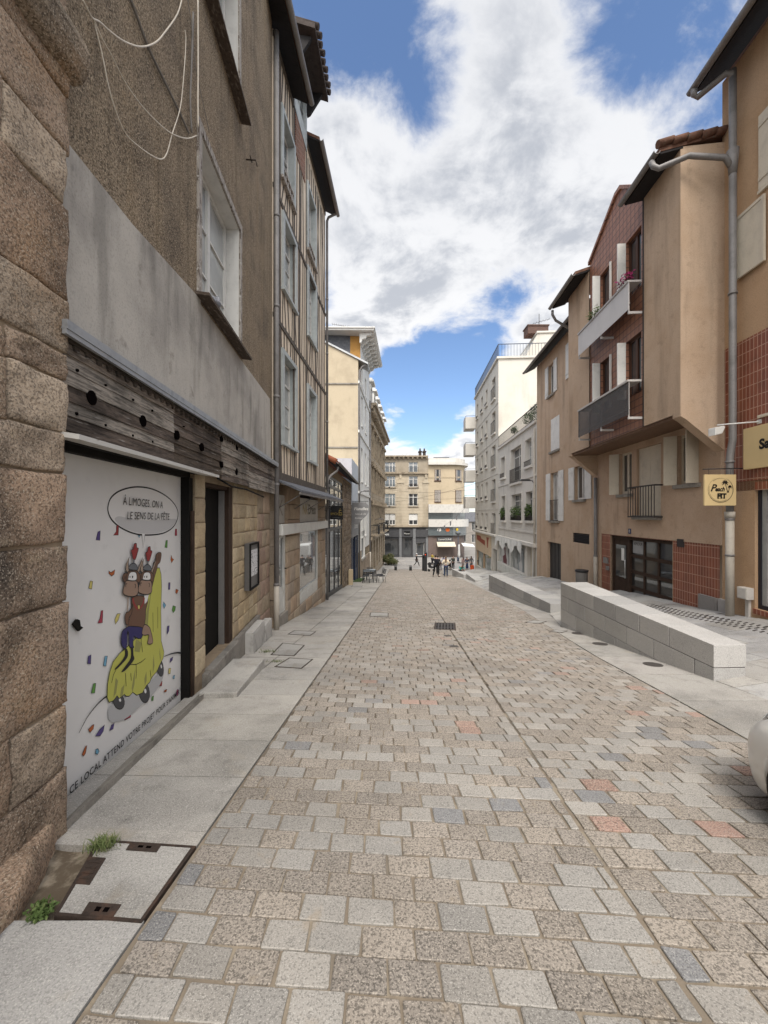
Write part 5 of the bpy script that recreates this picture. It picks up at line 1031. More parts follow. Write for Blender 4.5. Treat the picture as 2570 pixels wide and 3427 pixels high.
w = MB(); w.wall(F5, 0, e5, zst, 11.9, [h for h in wl5 if h[3] < 11.9] + [gw], 0.25, 0, 0); w.wall(F5, 1.5, e5, 11.9, zE, [h for h in wl5 if h[2] > 11.9], 0.25, 0, 0, back=7); w.build('wall', m_white5, L5)
mb = MB(); masonry(mb, F5, 0.0, 2.19, -5, zst - 0.002, 0.0, 0.5, 0.9, [(0.32, 0.26, 0.2), (0.35, 0.285, 0.22)], 4, 0.006, 2); masonry(mb, F5, 2.2, e5, -5, min(zst, gw[2]) - 0.03, 0.0, 0.5, 0.9, [(0.32, 0.26, 0.2), (0.35, 0.285, 0.22)], 5, 0.006, 2); mb.build('stone_plinth', m_ashlar, L5)
for h in wl5: window(F5, h[0], h[1], h[2], h[3], -0.15, L5, m_white5, m_glass, 2, 2, 0.06, sill=(0.08, 0.12, m_white5, 0.06))
window(F5, gw[0], gw[1], gw[2], gw[3], -0.15, L5, m_greyshop, m_glass, 2, 0, 0.06, sill=(0.12, 0.15, m_ashlar if False else m_concrete, 0.1))
w = MB()
for z in (3.3, 7.9, 11.6): w.fbox(F5, 0, e5, z - 0.1, z + 0.1, 0.001, 0.10)
w.build('moulded_band', m_white5, L5)
# ochre and slate side above the lean roof, eaves board with curved brackets
Fs = Frame((-8.8, 30.55), (-1.87, 30.97))
w = MB(); zs_a = 12.1; w.fbox(Fs, Fs.len - 0.8, Fs.len, zs_a, zE, -0.04, 0.02); w.build('ochre_wall', m_ochre, L5)
w = MB(); w.fbox(Fs, 0, Fs.len - 0.801, zs_a, zE, -0.04, 0.02); w.build('slate_hung_wall', m_slate, L5)
w = MB(); P5 = F5.p
A = [(-0.78, 29.95), (-0.22, 37.6), (-7.5, 38.5), (-8.6, 29.9)]
w.box8([(x, y, zE + 0.02) for x, y in A] + [(x, y, zE + 0.16) for x, y in A]); w.box8([(x, y, zE + 0.161) for x, y in [(-0.70, 29.85), (-0.15, 37.7), (-7.5, 38.6), (-8.7, 29.8)]] + [(x, y, zE + 0.24) for x, y in [(-0.70, 29.85), (-0.15, 37.7), (-7.5, 38.6), (-8.7, 29.8)]]); ea = w.build('eaves_board', m_white5, L5)
for k in range(9):
    a = 1.0 + k * (e5 - 1.4) / 8.5; f_ = Frame((P5(a, 0).x, P5(a, 0).y), (P5(a, 0, 1).x, P5(a, 0, 1).y))
    w = MB(); w.fprism(f_, [(0.0, zE - 0.75), (0.12, zE - 0.72), (0.2, zE - 0.5), (0.45, zE - 0.42), (0.55, zE - 0.22), (0.85, zE - 0.17), (1.0, zE - 0.0), (0.0, zE - 0.0)], -0.12, 0.12); w.build('eaves_bracket', m_white5, ea)
w = MB(); R_ = [(-1.3, 31.2, zE + 0.25), (-0.8, 37.2, zE + 0.25), (-7.5, 38.0, zE + 0.25), (-8.0, 30.6, zE + 0.25), (-5.5, 34.9, zE + 2.1), (-5.2, 36.4, zE + 2.1)]
w.add(R_, [(0, 1, 5, 4), (1, 2, 5), (2, 3, 4, 5), (3, 0, 4), (3, 2, 1, 0)]); w.build('roof', m_slate, L5)
# aerial
t = MB(); b = Vector((-3.0, 33.5, zE + 0.6)); t.tube([b, b + Vector((0, 0, 1.5))], 0.025, 6); t.tube([b + Vector((-1.5, 0.6, 1.9)), b + Vector((0.2, 0, 1.3))], 0.02, 5)
for k in range(8): c = b + Vector((-1.5 + 0.2 * k, 0.6 - 0.07 * k, 1.9 - 0.07 * k)); t.tube([c + Vector((0, -0.25, 0)), c + Vector((0, 0.25, 0))], 0.012, 4)
tag(t.build('aerial', m_pipe), 'thin television aerial on the white house roof', 'aerial')
dp = downpipe(F5, 0.12, -3.2, zr - 0.6, 0.08, 0.06, 'slim drainpipe down the near corner of the white house', 'drainpipes down the left-hand houses', extra=[F5.p(0.1, zr - 0.3, 0.3), F5.p(0.1, zr - 0.15, 0.6)])
dp = downpipe(F5, e5 - 0.1, -4.5, 12.6, 0.10, 0.07, 'drainpipe between the white house and the ornate stone building', 'drainpipes down the left-hand houses', boot=2.5)

# ---------------------------------------------------------------- ornate stone corner building
F6 = Frame((-1.45, 38.05), (0.12, 57.0))
m_ornate = mat('warm_carved_stone', (0.42, 0.345, 0.25), 0.92, 0.2, brick=(1.0, 0.45, 0.012, (0.20, 0.16, 0.115), (0.38, 0.31, 0.225), 0.02, 0.5), layers=[(1.0, 5, 0.62, 0.45, 0.72, 0.8), (1.5, 4, (0.13, 0.11, 0.09), 0.58, 0.75, 0.6, (1, 1, 0.4))])
m_mould = mat('dirty_carved_stone', (0.36, 0.30, 0.225), 0.92, 0.2, layers=[(1.5, 5, 0.45, 0.45, 0.7, 0.85), (6, 4, 0.7, 0.5, 0.7, 0.7)], bump=(10, 0.02, 4))
L6 = thing('corner_building', F6.p(9, -6, -0.1), 'ornate stone corner building with heavy cornice, iron balconies and dormers', 'building')
e6 = F6.len; zC = 12.2; hs = []
for k in range(6):
    a = 1.0 + k * 3.05
    hs += [(a, a + 1.35, -1.0 + 0.9, 2.6), (a, a + 1.35, 3.9, 6.3), (a, a + 1.35, 7.7, 10.2), (a - 0.1, a + 1.5, -4.4, -1.2)]
w = MB(); w.wall(F6, 0, e6, -6.2, zC, hs, 0.3, 0, 0, back=9); w.build('wall', m_ornate, L6)
for h in hs: window(F6, h[0], h[1], h[2], h[3], -0.18, L6, m_whitepaint if h[2] > -2 else m_darkwood, m_glass, 2, 1, 0.07)
w = MB()
for z0, z1, o in ((zC - 0.6, zC - 0.3, 0.15), (zC - 0.3, zC, 0.4), (zC, zC + 0.25, 0.72), (2.95, 3.2, 0.25), (-0.9, -0.6, 0.3), (6.75, 6.95, 0.15)): w.fbox(F6, -0.1, e6 + o, z0 + 0.001, z1, 0.001, o)
for k in range(26): a = 0.3 + k * 0.72; w.fbox(F6, a, a + 0.25, zC - 0.599, zC - 0.001, 0.1505, 0.55)
w.build('cornice', m_mould, L6)
w = MB()
for k in range(6):
    a = 1.0 + k * 3.05
    for c, d in ((3.9, 6.3), (7.7, 10.2), (-0.1, 2.6)):
        w.fbox(F6, a - 0.22, a - 0.001, c, d + 0.25, 0.001, 0.12); w.fbox(F6, a + 1.351, a + 1.57, c, d + 0.25, 0.001, 0.12); w.fbox(F6, a - 0.3, a + 1.65, d + 0.251, d + 0.5, 0.001, 0.3)
    for c in (2.6, 6.4): w.fbox(F6, a - 0.15, a + 0.02, c, c + 0.5, 0.1205, 0.4); w.fbox(F6, a + 1.33, a + 1.5, c, c + 0.5, 0.1205, 0.4)
w.build('window_surround', m_mould, L6)
for k in range(3):
    a = 0.6 + k * 6.1
    w = MB(); w.fbox(F6, a, a + 2.2, -0.55, -0.38, 0.05, 0.85); ba = w.build('balcony', m_mould, L6); w = MB()
    for j in range(15): w.fbox(F6, a + 0.05 + j * 0.15, a + 0.07 + j * 0.15, -0.379, 0.5, 0.78, 0.80)
    for s_ in (a + 0.03, a + 2.15):
        for j in range(5): w.fbox(F6, s_, s_ + 0.02, -0.379, 0.5, 0.08 + 0.14 * j, 0.10 + 0.14 * j)
        w.fbox(F6, s_ - 0.01, s_ + 0.03, 0.5, 0.55, 0.02, 0.78)
    w.fbox(F6, a, a + 2.2, 0.5, 0.56, 0.775, 0.815); w.build('iron_railing', m_blackmetal, ba)
w = MB(); P = F6.p; w.box8([P(0, zC + 0.25, 0.1), P(e6, zC + 0.25, 0.1), P(e6, zC + 0.25, -8), P(0, zC + 0.25, -8), P(0.0, zC + 3.6, -1.0), P(e6 - 0.8, zC + 3.6, -1.0), P(e6 - 0.8, zC + 3.6, -7), P(0.0, zC + 3.6, -7)]); ro = w.build('roof', m_slate, L6)
for k in range(6):
    a = 0.9 + k * 3.05; w = MB(); w.wall(F6, a, a + 1.6, zC + 0.25, zC + 2.6, [(a + 0.25, a + 1.35, zC + 0.6, zC + 2.2)], 0.15, 0.05, 0, back=1.6); w.fbox(F6, a - 0.15, a + 1.75, zC + 2.601, zC + 2.8, -1.5, 0.35); w.fbox(F6, a - 0.05, a + 1.65, zC + 2.801, zC + 3.0, -1.5, 0.2); d_ = w.build('dormer', m_white5, L6)
    window(F6, a + 0.25, a + 1.35, zC + 0.6, zC + 2.2, -0.05, d_, m_greyshop, m_glass, 2, 1, 0.06, name='dormer_window')
# ================================================================ RIGHT SIDE
def xrw(y, o=0.0): return 6.89 + 0.065 * y - o
m_tan = mat('tan_roughcast', (0.49, 0.36, 0.26), 0.94, 0.2, layers=[(0.9, 6, (0.42, 0.29, 0.195), 0.45, 0.72, 0.8), (1.8, 6, 0.64, 0.54, 0.76, 0.65, (1.5, 1.5, 0.2)), (5, 5, 0.78, 0.55, 0.72, 0.7), (60, 2, 0.72, 0.5, 0.64, 0.6)], bump=(70, 0.005, 3))
m_tan2 = mat('tan_roughcast_warm', (0.475, 0.32, 0.20), 0.94, 0.2, layers=[(0.9, 5, (0.37, 0.235, 0.13), 0.45, 0.75, 0.8), (1.6, 5, 0.70, 0.55, 0.76, 0.6, (1.5, 1.5, 0.25)), (60, 2, 0.72, 0.5, 0.64, 0.6)], bump=(70, 0.005, 3))
m_tan3 = mat('tan_render_stained', (0.50, 0.375, 0.272), 0.94, 0.2, layers=[(0.9, 5, (0.44, 0.315, 0.215), 0.43, 0.70, 0.8), (1.3, 6, 0.60, 0.50, 0.74, 0.8, (1.5, 1.5, 0.16)), (5, 5, 0.78, 0.55, 0.72, 0.7), (60, 2, 0.75, 0.5, 0.64, 0.6)], bump=(60, 0.004, 3))
RB = (0.40, 0.26, 0.18)
m_tilev = mat('red_brown_ceramic_tile', (0.26, 0.078, 0.040), 0.42, 0.5, brick=(0.088, 0.235, 0.009, (0.42, 0.25, 0.18), (0.20, 0.060, 0.033), 0.004, 0.0), layers=[(2.5, 4, 0.75, 0.45, 0.7, 0.7)])
m_tileh = mat('square_ceramic_tile', (0.33, 0.16, 0.10), 0.5, 0.4, brick=(0.19, 0.19, 0.014, (0.13, 0.07, 0.052), (0.28, 0.13, 0.082), 0.006, 0.0), layers=[(2.5, 4, 0.75, 0.45, 0.7, 0.7)])
m_cream = plain('cream_shutter_paint', (0.58, 0.52, 0.42), 0.6)
m_shut = plain('white_shutter_paint', (0.68, 0.67, 0.64), 0.6)
m_sill = m_concrete
m_brownwin = plain('brown_window_wood', (0.07, 0.032, 0.02), 0.5)
m_rail = plain('dark_railing', (0.035, 0.03, 0.03), 0.5)

# ---- tall tan house at the right edge with the gym shop
F8 = Frame((xrw(8.62, 0), 8.62), (xrw(2.0), 2.0))
def s8(u, o=0.0): return F8.S(u, o)
L8 = thing('gym_house', F8.p(3, -1.2, -0.1), 'tall tan house at right edge with a gym shop and brown tiles', 'house')
zt0, zt1 = F8.Z(2480, 1612), F8.Z(2475, 1146)   # tile band between shop and render
sw0 = s8(2526); zshop0, zshop1 = F8.Z(2540, 2040), F8.Z(2540, 1612)
zE8 = 11.1
sh0 = 1.28
winA = (sh0, sh0 + 1.0, F8.Z(2470, 940), F8.Z(2470, 736)); 
w = MB(); a_ = s8(2570)
wA = (0.95, 1.95, 3.55, 4.95); wB = (0.95, 1.95, 7.95, 9.4)
w.wall(F8, 0, F8.len, zt1 + 0.001, zE8, [wA, wB], 0.2, 0, 0, back=8); w.build('wall', m_tan2, L8)
w = MB(); w.wall(F8, 0.08, F8.len, zt0, zt1, (), 0, 0.012, 0); w.wall(F8, 0.08, F8.len, zt0 - 0.2, zt1, (), 0, 0.0); w.fbox(F8, 0.08, F8.len, zt0, zt0 + 0.01, 0.0, 0.0119); w.build('tile_band', m_tilev, L8)
w = MB(); w.wall(F8, 0, F8.len, -2.0, zt0 - 0.001, [(sw0, F8.len - 0.5, zshop0, zshop1)], 0.25, 0.0, 0); w.build('shop_wall', m_tan2, L8)
so = MB()
for a, b, c, d in ((sw0, sw0 + 0.07, zshop0, zshop1), (sw0 + 2.0, sw0 + 2.07, zshop0, zshop1), (sw0 + 0.0701, F8.len - 0.5, zshop1 - 0.09, zshop1), (sw0 + 0.0701, F8.len - 0.5, zshop0, zshop0 + 0.08)): so.fbox(F8, a, b, c, d, -0.16, -0.06)
so = so.build('shop_window', mat('dark_blue_frame', (0.02, 0.021, 0.03), 0.4), L8)
MB().fbox(F8, sw0 + 0.0702, sw0 + 0.17, zshop0 + 0.081, zshop1 - 0.091, -0.15, -0.08).build('inner_frame', plain('grey_alu', (0.33, 0.33, 0.32), 0.4), so)
MB().fpoly(F8, [(sw0 + 0.17, zshop0), (F8.len - 0.5, zshop0), (F8.len - 0.5, zshop1), (sw0 + 0.17, zshop1)], -0.12).build('pane', glass_mat('mauve_film_glass', (0.15, 0.07, 0.12), refl=0.12, var=((0.22, 0.12, 0.19), 1.5)), so)
text_obj('lettering', F8, 'Sa', sw0 + 0.36, F8.Z(2565, 1782, -0.11), -0.115, 0.12, m_offwhite, so, offset=0.003)
MB().fbox(F8, sw0 - 0.02, F8.len - 0.5, zshop0 - 0.10, zshop0 - 0.001, -0.2, 0.03).build('sill', m_tilev, so)
# shutters of the two upper windows (one folded back on the wall beside each)
for i, h in enumerate((wA, wB)):
    wo = window(F8, h[0], h[1], h[2], h[3], -0.12, L8, m_cream, m_glass, 2, 1, 0.06, sill=(0.05, 0.06, m_cream, 0.03))
    zz0, zz1 = (h[2] - 0.02, h[3] + 0.02); a1_ = s8(2560, 0.05) if i == 0 else h[0]
    x0 = s8(2462, 0.05)
    if i == 0:
        zz0, zz1 = F8.Z(2470, 935, 0.05), F8.Z(2470, 728, 0.05)
        w = MB(); w.fbox(F8, x0, a1_, zz0, zz1, 0.035, 0.065)
        for a, b, c, d in ((x0, x0 + 0.055, zz0, zz1), (a1_ - 0.055, a1_, zz0, zz1), (x0 + 0.056, a1_ - 0.056, zz1 - 0.06, zz1), (x0 + 0.056, a1_ - 0.056, zz0, zz0 + 0.06)): w.fbox(F8, a, b, c, d, 0.0655, 0.078)
        for c in (0.12, 0.45, 0.9): w.fbox(F8, x0 - 0.03, x0 + 0.02, zz0 + c * (zz1 - zz0), zz0 + c * (zz1 - zz0) + 0.03, 0.0, 0.085)
        w.build('shutter', m_cream, L8)
    else: shutter(F8, h[0] - 0.0, h[0] + 0.5, h[2], h[3], 0.02, L8, m_cream, 2)
eave(F8, -0.05, F8.len, zE8, 0.58, L8, drop=0.2, gut=0.075, mt=m_tile)
# fascia sign 'Sa...' and its lamp
zf0, zf1 = F8.Z(2490, 1572, 0.1), F8.Z(2490, 1436, 0.1); a0 = s8(2487, 0.1)
t = thing('shop_sign', F8.p(a0 + 0.8, zf0, 0.05), 'large pale yellow fascia sign with bold black letters', 'sign')
m_sgny = mat('pale_yellow_sign', (0.60, 0.46, 0.24), 0.5, layers=[(2, 3, 0.93, 0.45, 0.7, 0.7)])
MB().fbox(F8, a0, a0 + 1.05, zf0, zf1, 0.02, 0.10).build('sign_board', m_sgny, t, bevel=0.005)
a2 = s8(2541, 0.1); vs_, _ = text_polys('Sa', 0.24, 'LEFT', 0, 0.012)
text_obj('lettering', F8, 'Sa', a2, F8.Z(2548, 1491, 0.1) + 0.02, 0.104, 0.26, m_signblack, t, offset=0.012, align='LEFT')
t = thing('sign_lamp', F8.p(a0 + 0.1, zf1, 0.1), 'white arm lamp angled above the yellow fascia sign', 'lamp')
m_lampw = plain('white_lamp', (0.66, 0.66, 0.64), 0.4); w = MB()
b0 = F8.p(a0 + 0.28, zf1 + 0.09, 0.02); tip = F8.p(a0 + 0.02, zf1 + 0.09, 0.62)
w.tube([b0, tip], 0.014, 8); w.fbox(F8, a0 + 0.24, a0 + 0.32, zf1 + 0.05, zf1 + 0.13, 0.0, 0.04); w.build('arm', m_lampw, t)
w = MB(); fl = Frame((tip.x - 0.13, tip.y - 0.05), (tip.x + 0.10, tip.y - 0.02)); w.fprism(fl, [(0, zf1 - 0.14), (0.16, zf1 - 0.1), (0.23, zf1 + 0.03), (0.21, zf1 + 0.06), (0.0, zf1 + 0.02)], -0.10, 0.06); w.build('lamp_head', m_lampw, t, bevel=0.012)
# square hanging sign
u0, u1, v0, v1 = 2358, 2464, 1588, 1692; Yh = F8.p(a0, 0).y
t, f, W_, z0, H_ = hang_sign('hanging_sign', u0, u1, v0, v1, 8.0, 'square pale yellow hanging sign with palm trees and round black emblem', m_sgny, bracket=False)
z_ = MB(); z_.tube([f.p(-0.02, z0 + H_ + 0.11, -0.02), f.p(W_ + 0.17, z0 + H_ + 0.13, -0.02)], 0.011, 6); z_.build('bracket', m_blackmetal, t)
z_ = MB()
for x in (0.1, W_ - 0.1): z_.tube([f.p(x, z0 + H_ + 0.115, -0.02), f.p(x, z0 + H_ - 0.01, -0.02)], 0.004, 4)
z_.build('hanger', m_blackmetal, t)
z_ = MB(); oo = 0.006
def arc(cx_, cy_, r, a0_, a1_, wd0, wd1, n=24):
    for i in range(n):
        t0, t1 = a0_ + (a1_ - a0_) * i / n, a0_ + (a1_ - a0_) * (i + 1) / n; w0, w1 = wd0 + (wd1 - wd0) * i / n, wd0 + (wd1 - wd0) * (i + 1) / n
        z_.fpoly(f, [(cx_ + (r - w0) * math.cos(t0), cy_ + (r - w0) * math.sin(t0)), (cx_ + r * math.cos(t0), cy_ + r * math.sin(t0)), (cx_ + r * math.cos(t1), cy_ + r * math.sin(t1)), (cx_ + (r - w1) * math.cos(t1), cy_ + (r - w1) * math.sin(t1))], oo)
cx_, cy_ = W_ * 0.5, z0 + H_ * 0.505
arc(cx_, cy_, W_ * 0.40, R(115), R(375), 0.002, 0.012); arc(cx_, cy_, W_ * 0.40, R(15), R(62), 0.010, 0.004); arc(cx_, cy_, W_ * 0.365, R(160), R(300), 0.002, 0.006); arc(cx_, cy_, W_ * 0.37, R(60), R(130), 0.002, 0.007)
put_text(z_, f, 'P', W_ * 0.25, z0 + H_ * 0.56, oo, 0.20, shear=0.35, offset=0.004); put_text(z_, f, 'each', W_ * 0.47, z0 + H_ * 0.525, oo, 0.125, shear=0.3, offset=0.004, xs=0.85); put_text(z_, f, 'FIT', W_ * 0.535, z0 + H_ * 0.30, oo, 0.14, offset=0.008)
def palm(bx, by, tx, ty, r):
    z_.fpoly(f, [(bx - 0.008, by), (bx + 0.008, by), (tx + 0.004, ty), (tx - 0.004, ty)], oo)
    for a in (10, 50, 95, 135, 175, 215, 325):
        c_, s_ = math.cos(R(a)), math.sin(R(a)); z_.fpoly(f, [(tx, ty), (tx + r * 0.5 * c_ + 0.012 * s_, ty + r * 0.5 * s_ - 0.012 * c_ + 0.01), (tx + r * c_, ty + r * s_ - 0.012), (tx + r * 0.5 * c_ - 0.012 * s_, ty + r * 0.5 * s_ + 0.012 * c_ + 0.012)], oo)
palm(W_ * 0.72, z0 + H_ * 0.43, W_ * 0.64, z0 + H_ * 0.73, 0.075); palm(W_ * 0.74, z0 + H_ * 0.43, W_ * 0.79, z0 + H_ * 0.60, 0.045)
z_.fpoly(f, [(W_ * .66, z0 + H_ * .42), (W_ * .78, z0 + H_ * .42), (W_ * .74, z0 + H_ * .435)], oo)
arc(W_ * 0.53, z0 + H_ * 0.02, 0.15, R(70), R(110), 0.008, 0.003, 8)
z_.build('emblem', m_signblack, t)
# white cable box with its trunking, big downpipe with two inlets
def wbox(f_, u0, u1, v0, v1, o, d, name, label, mt, cat, leg=None):
    a, b = f_.S(u0, o + d), f_.S(u1, o + d); z1, z0 = f_.Z(u0, v0, o + d), f_.Z(u0, v1, o + d)
    t = thing(name, f_.p((a + b) / 2, z0, o), label, cat); MB().fbox(f_, a, b, z0, z1, o, o + d).build('box_body', mt, t, bevel=0.008)
    MB().fbox(f_, a + 0.015, b - 0.015, z0 + 0.02, z1 - 0.02, o + d + 0.0005, o + d + 0.008).build('box_lid', mt, t)
    if leg: MB().fbox(f_, (a + b) / 2 - 0.035, (a + b) / 2 + 0.05, leg, z0 - 0.001, o, o + 0.05).build('trunking', mt, t)
    return t
zgr = H(7.3, 8.2)
wbox(F8, 2466, 2499, 1962, 2000, 0.0, 0.14, 'cable_box', 'cream plastic cable box on trunking at the foot of gym house', plain('cream_plastic', (0.56, 0.53, 0.49), 0.5), 'cable box', zgr - 0.2)
fd = F8; sa_ = s8(2452, 0.13)
t = thing('downpipe', F8.p(sa_, zgr, 0.13), 'thick grey drainpipe in the corner of the gym house fed by two gutters', 'drainpipe', 'drainpipes of the right-hand houses')
zk = F8.Z(2450, 1490, 0.13)
w = MB(); zb_ = F8.Z(2452, 1714, 0.13); c1 = F8.p(sa_, 0, 0.13); c0 = F8.p(sa_ + 0.04, 0, 0.16)
w.tube([Vector((c0.x - 0.0, c0.y, 10.85)), Vector((c0.x, c0.y, zk + 0.25)), Vector((c0.x, c0.y, zk + 0.1)), Vector((c1.x - 0.04, c1.y, zk - 0.12)), Vector((c1.x - 0.06, c1.y, zk - 0.3)), Vector((c1.x - 0.06, c1.y, zb_))], 0.066, 14)
gy_ = 8.66; gx_ = xrw(8.62) - 0.64
w.tube([Vector((gx_, gy_ - 0.06, 10.95)), Vector((gx_ + 0.01, gy_ - 0.05, 10.84)), Vector((gx_ + 0.09, gy_ - 0.05, 10.78)), Vector((c0.x - 0.12, c0.y + 0.02, 10.80)), Vector((c0.x - 0.03, c0.y, 10.78)), Vector((c0.x, c0.y, 10.68))], 0.062, 12); w.build('pipe', m_pipe, t)
w = MB(); w.tube([Vector((c1.x - 0.06, c1.y, zgr - 0.1)), Vector((c1.x - 0.06, c1.y, zb_ + 0.0))], 0.075, 14); w.tube([Vector((c1.x - 0.06, c1.y, zb_ - 0.12)), Vector((c1.x - 0.06, c1.y, zb_ + 0.01))], 0.09, 14); w.build('pipe_boot', m_bootcream, t)
w = MB()
for z in (zb_ - 0.9, zb_ - 0.15, zk - 0.35, 6.2): q = Vector((c1.x - 0.06, c1.y, z)) if z < zk else Vector((c0.x, c0.y, z)); w.tube([q - Vector((0, 0, 0.02)), q + Vector((0, 0, 0.02))], 0.083, 14); w.build if False else None
w.build('pipe_collar', m_pipe, t)
w = MB(); jn = Vector((6.05, 8.62, 7.62)); w.tube([Vector((5.98, 8.75, 9.48)), Vector((5.985, 8.70, 9.34)), Vector((6.05, 8.62, 9.22)), Vector((6.55, 8.4, 9.30)), Vector((c0.x - 0.16, c0.y, 9.03)), Vector((c0.x - 0.02, c0.y, 8.83))], 0.058, 12); w.tube([Vector((c0.x, c0.y, 9.18)), Vector((c0.x, c0.y, 8.68))], [0.11, 0.07], 12); w.build('branch_pipe', m_pipe, t)

# ---- tan house with the projecting bay
F7 = Frame((xrw(14.75), 14.75), (xrw(8.66), 8.66))
FB = Frame((xrw(14.7, 0.92), 14.7), (xrw(8.62, 0.92), 8.62))     # face of the bay
def s7(u, o=0.0): return F7.S(u, o)
def sB_(u, o=0.0): return FB.S(u, o)
L7 = thing('bay_house', F7.p(3, -2.2, -0.1), 'tan house with a projecting bay, tiled gable and two balconies', 'house')
e7 = F7.len; eB = FB.len; zbb = 3.85; zBt = 9.70
def rc(f_, x0, x1, xm, y0, y1, o=0.0, cv=ZR):   # opening measured on the enlargement: left, right, column where top / bottom were read
    u0, _ = cv(x0, 0); u1, _ = cv(x1, 0); um, vt = cv(xm, y0); _, vb = cv(xm, y1); return (f_.S(u0, o), f_.S(u1, o), f_.Z(um, vb, o), f_.Z(um, vt, o))
ho = [rc(F7, 790, 862, 862, 1062, 1312), rc(F7, 890, 1033, 1033, 1012, 1440), rc(F7, 1130, 1250, 1250, 940, 1250)]
zT = F7.Z(*ZR(1110, 1588)); ent = (s7(ZR(737, 0)[0]), s7(ZR(1102, 0)[0]), H(7.6, 13.4) - 0.3, F7.Z(*ZR(740, 1555)))
w = MB(); w.wall(F7, 0, e7, zT, zbb + 0.3, ho + [ent], 0.2, 0, 0, back=8); w.build('wall', m_tan, L7)
w = MB(); sp0 = s7(ZR(686, 0)[0])
w.wall(F7, 0, sp0, -3.4, zT - 0.001, (), 0, 0.0, 0)
w.build('wall_base', m_tan, L7)
w = MB(); w.wall(F7, sp0, e7 - 0.05, -3.4, zT, [ent], 0.2, -0.012, 0); w.build('tile_base', m_tilev, L7)
# bay: floor slab, faces
zg_ = None
t0, t1 = sB_(1972), sB_(2155)     # tiled part of the bay
fb_ho = [rc(FB, 672, 738, 738, 500, 740, cv=ZR), rc(FB, 822, 912, 912, 352, 600, cv=ZR), rc(FB, 665, 728, 728, 0, 180, cv=ZR), rc(FB, 820, 905, 905, -170, 10, cv=ZR)]
fb_ho[0] = (fb_ho[0][0], fb_ho[0][1], fb_ho[0][2] - 0.35, fb_ho[0][3]); fb_ho[1] = (fb_ho[1][0], fb_ho[1][1], fb_ho[0][2], fb_ho[0][3]); fb_ho[2] = (fb_ho[0][0], fb_ho[0][1], fb_ho[0][2] + 2.75, fb_ho[0][3] + 2.75); fb_ho[3] = (fb_ho[1][0], fb_ho[1][1], fb_ho[0][2] + 2.75, fb_ho[0][3] + 2.75)
w = MB(); w.wall(FB, 0, t0, zbb, zBt, (), 0, 0, 0); w.wall(FB, t1, eB, zbb, zBt, (), 0, 0, 0)
P = FB.p; dpt = 0.92
w.poly([P(eB, zbb, 0), P(eB, zbb, -dpt), P(eB, zBt + 0.05, -dpt), P(eB, zBt, 0)]); w.poly([P(0, zbb, -dpt), P(0, zbb, 0), P(0, zBt, 0), P(0, zBt, -dpt)])
w.fbox(FB, t1 + 0.001, eB - 0.001, zbb + 0.02, zBt - 0.02, -7, -dpt - 0.02); w.fbox(FB, 0.001, t0 - 0.001, zbb + 0.02, zBt - 0.02, -7, -dpt - 0.02)
w.build('bay_wall', m_tan3, L7)
gz0 = FB.Z(1966, 890); gap_ = FB.Z(2068, 645); gmid = (t0 + t1) / 2
w = MB(); w.wall(FB, t0 + 0.001, t1 - 0.001, zbb - 0.0, zBt - 0.2, fb_ho, 0.16, -0.03, 0)
gs = sB_(2068)
w.fprism(FB, [(t0 + 0.001, zBt - 0.2), (t1 - 0.001, zBt - 0.2), (t1 - 0.001, zBt + 0.2), (gs + 0.12, gap_), (gs - 0.12, gap_), (t0 + 0.001, gz0)], -0.35, -0.03)
w.build('tiled_gable', m_tileh, L7)
w = MB(); cp = [(t0 - 0.04, gz0 - 0.05), (gs - 0.14, gap_ + 0.0), (gs + 0.14, gap_ + 0.0), (t1 - 0.0, zBt + 0.2)]
for (a, b), (c, d) in zip(cp, cp[1:]): w.fprism(FB, [(a, b + 0.002), (c, d + 0.002), (c, d + 0.11), (a, b + 0.11)], -0.4, 0.03)
w.build('gable_coping', m_tileh, L7)
w = MB(); w.fprism(FB, [(t0, zBt), (t1, zBt), (t1, zBt + 0.2), (gs, gap_), (t0, gz0)], -6, -0.36); w.build('gable_roof', m_tile, L7)
w = MB(); w.fbox(FB, t1 - 0.06, t1 - 0.002, zbb, zBt, -0.0299, 0.004); w.build('bay_joint', mat('dark_joint', (0.05, 0.042, 0.04), 0.9), L7)
# soffit of the bay and slanted end brackets
w = MB(); w.fbox(FB, 0.0, eB, zbb - 0.08, zbb - 0.001, -dpt, -0.04); w.build('bay_soffit', m_darkwood if False else mat('stained_soffit_board', (0.15, 0.085, 0.05), 0.7, layers=[(6, 4, 0.6, 0.45, 0.7, 0.8, (6, 1, 1))], bump=(12, 0.003, 3, (8, 1, 1))), L7)
for s_ in (0.0, eB - 0.26):
    fx = Frame((P(s_ + 0.26, 0).x, P(s_ + 0.26, 0).y), (P(s_ + 0.26, 0, -1).x, P(s_ + 0.26, 0, -1).y))
    w = MB(); w.fprism(fx, [(0.001, zbb - 0.081), (0.12, zbb - 0.16), (dpt - 0.001, zbb - 0.85), (dpt - 0.001, zbb - 0.002), (0.001, zbb - 0.002)], -0.26, 0.004); w.build('bay_bracket', m_tan3, L7)
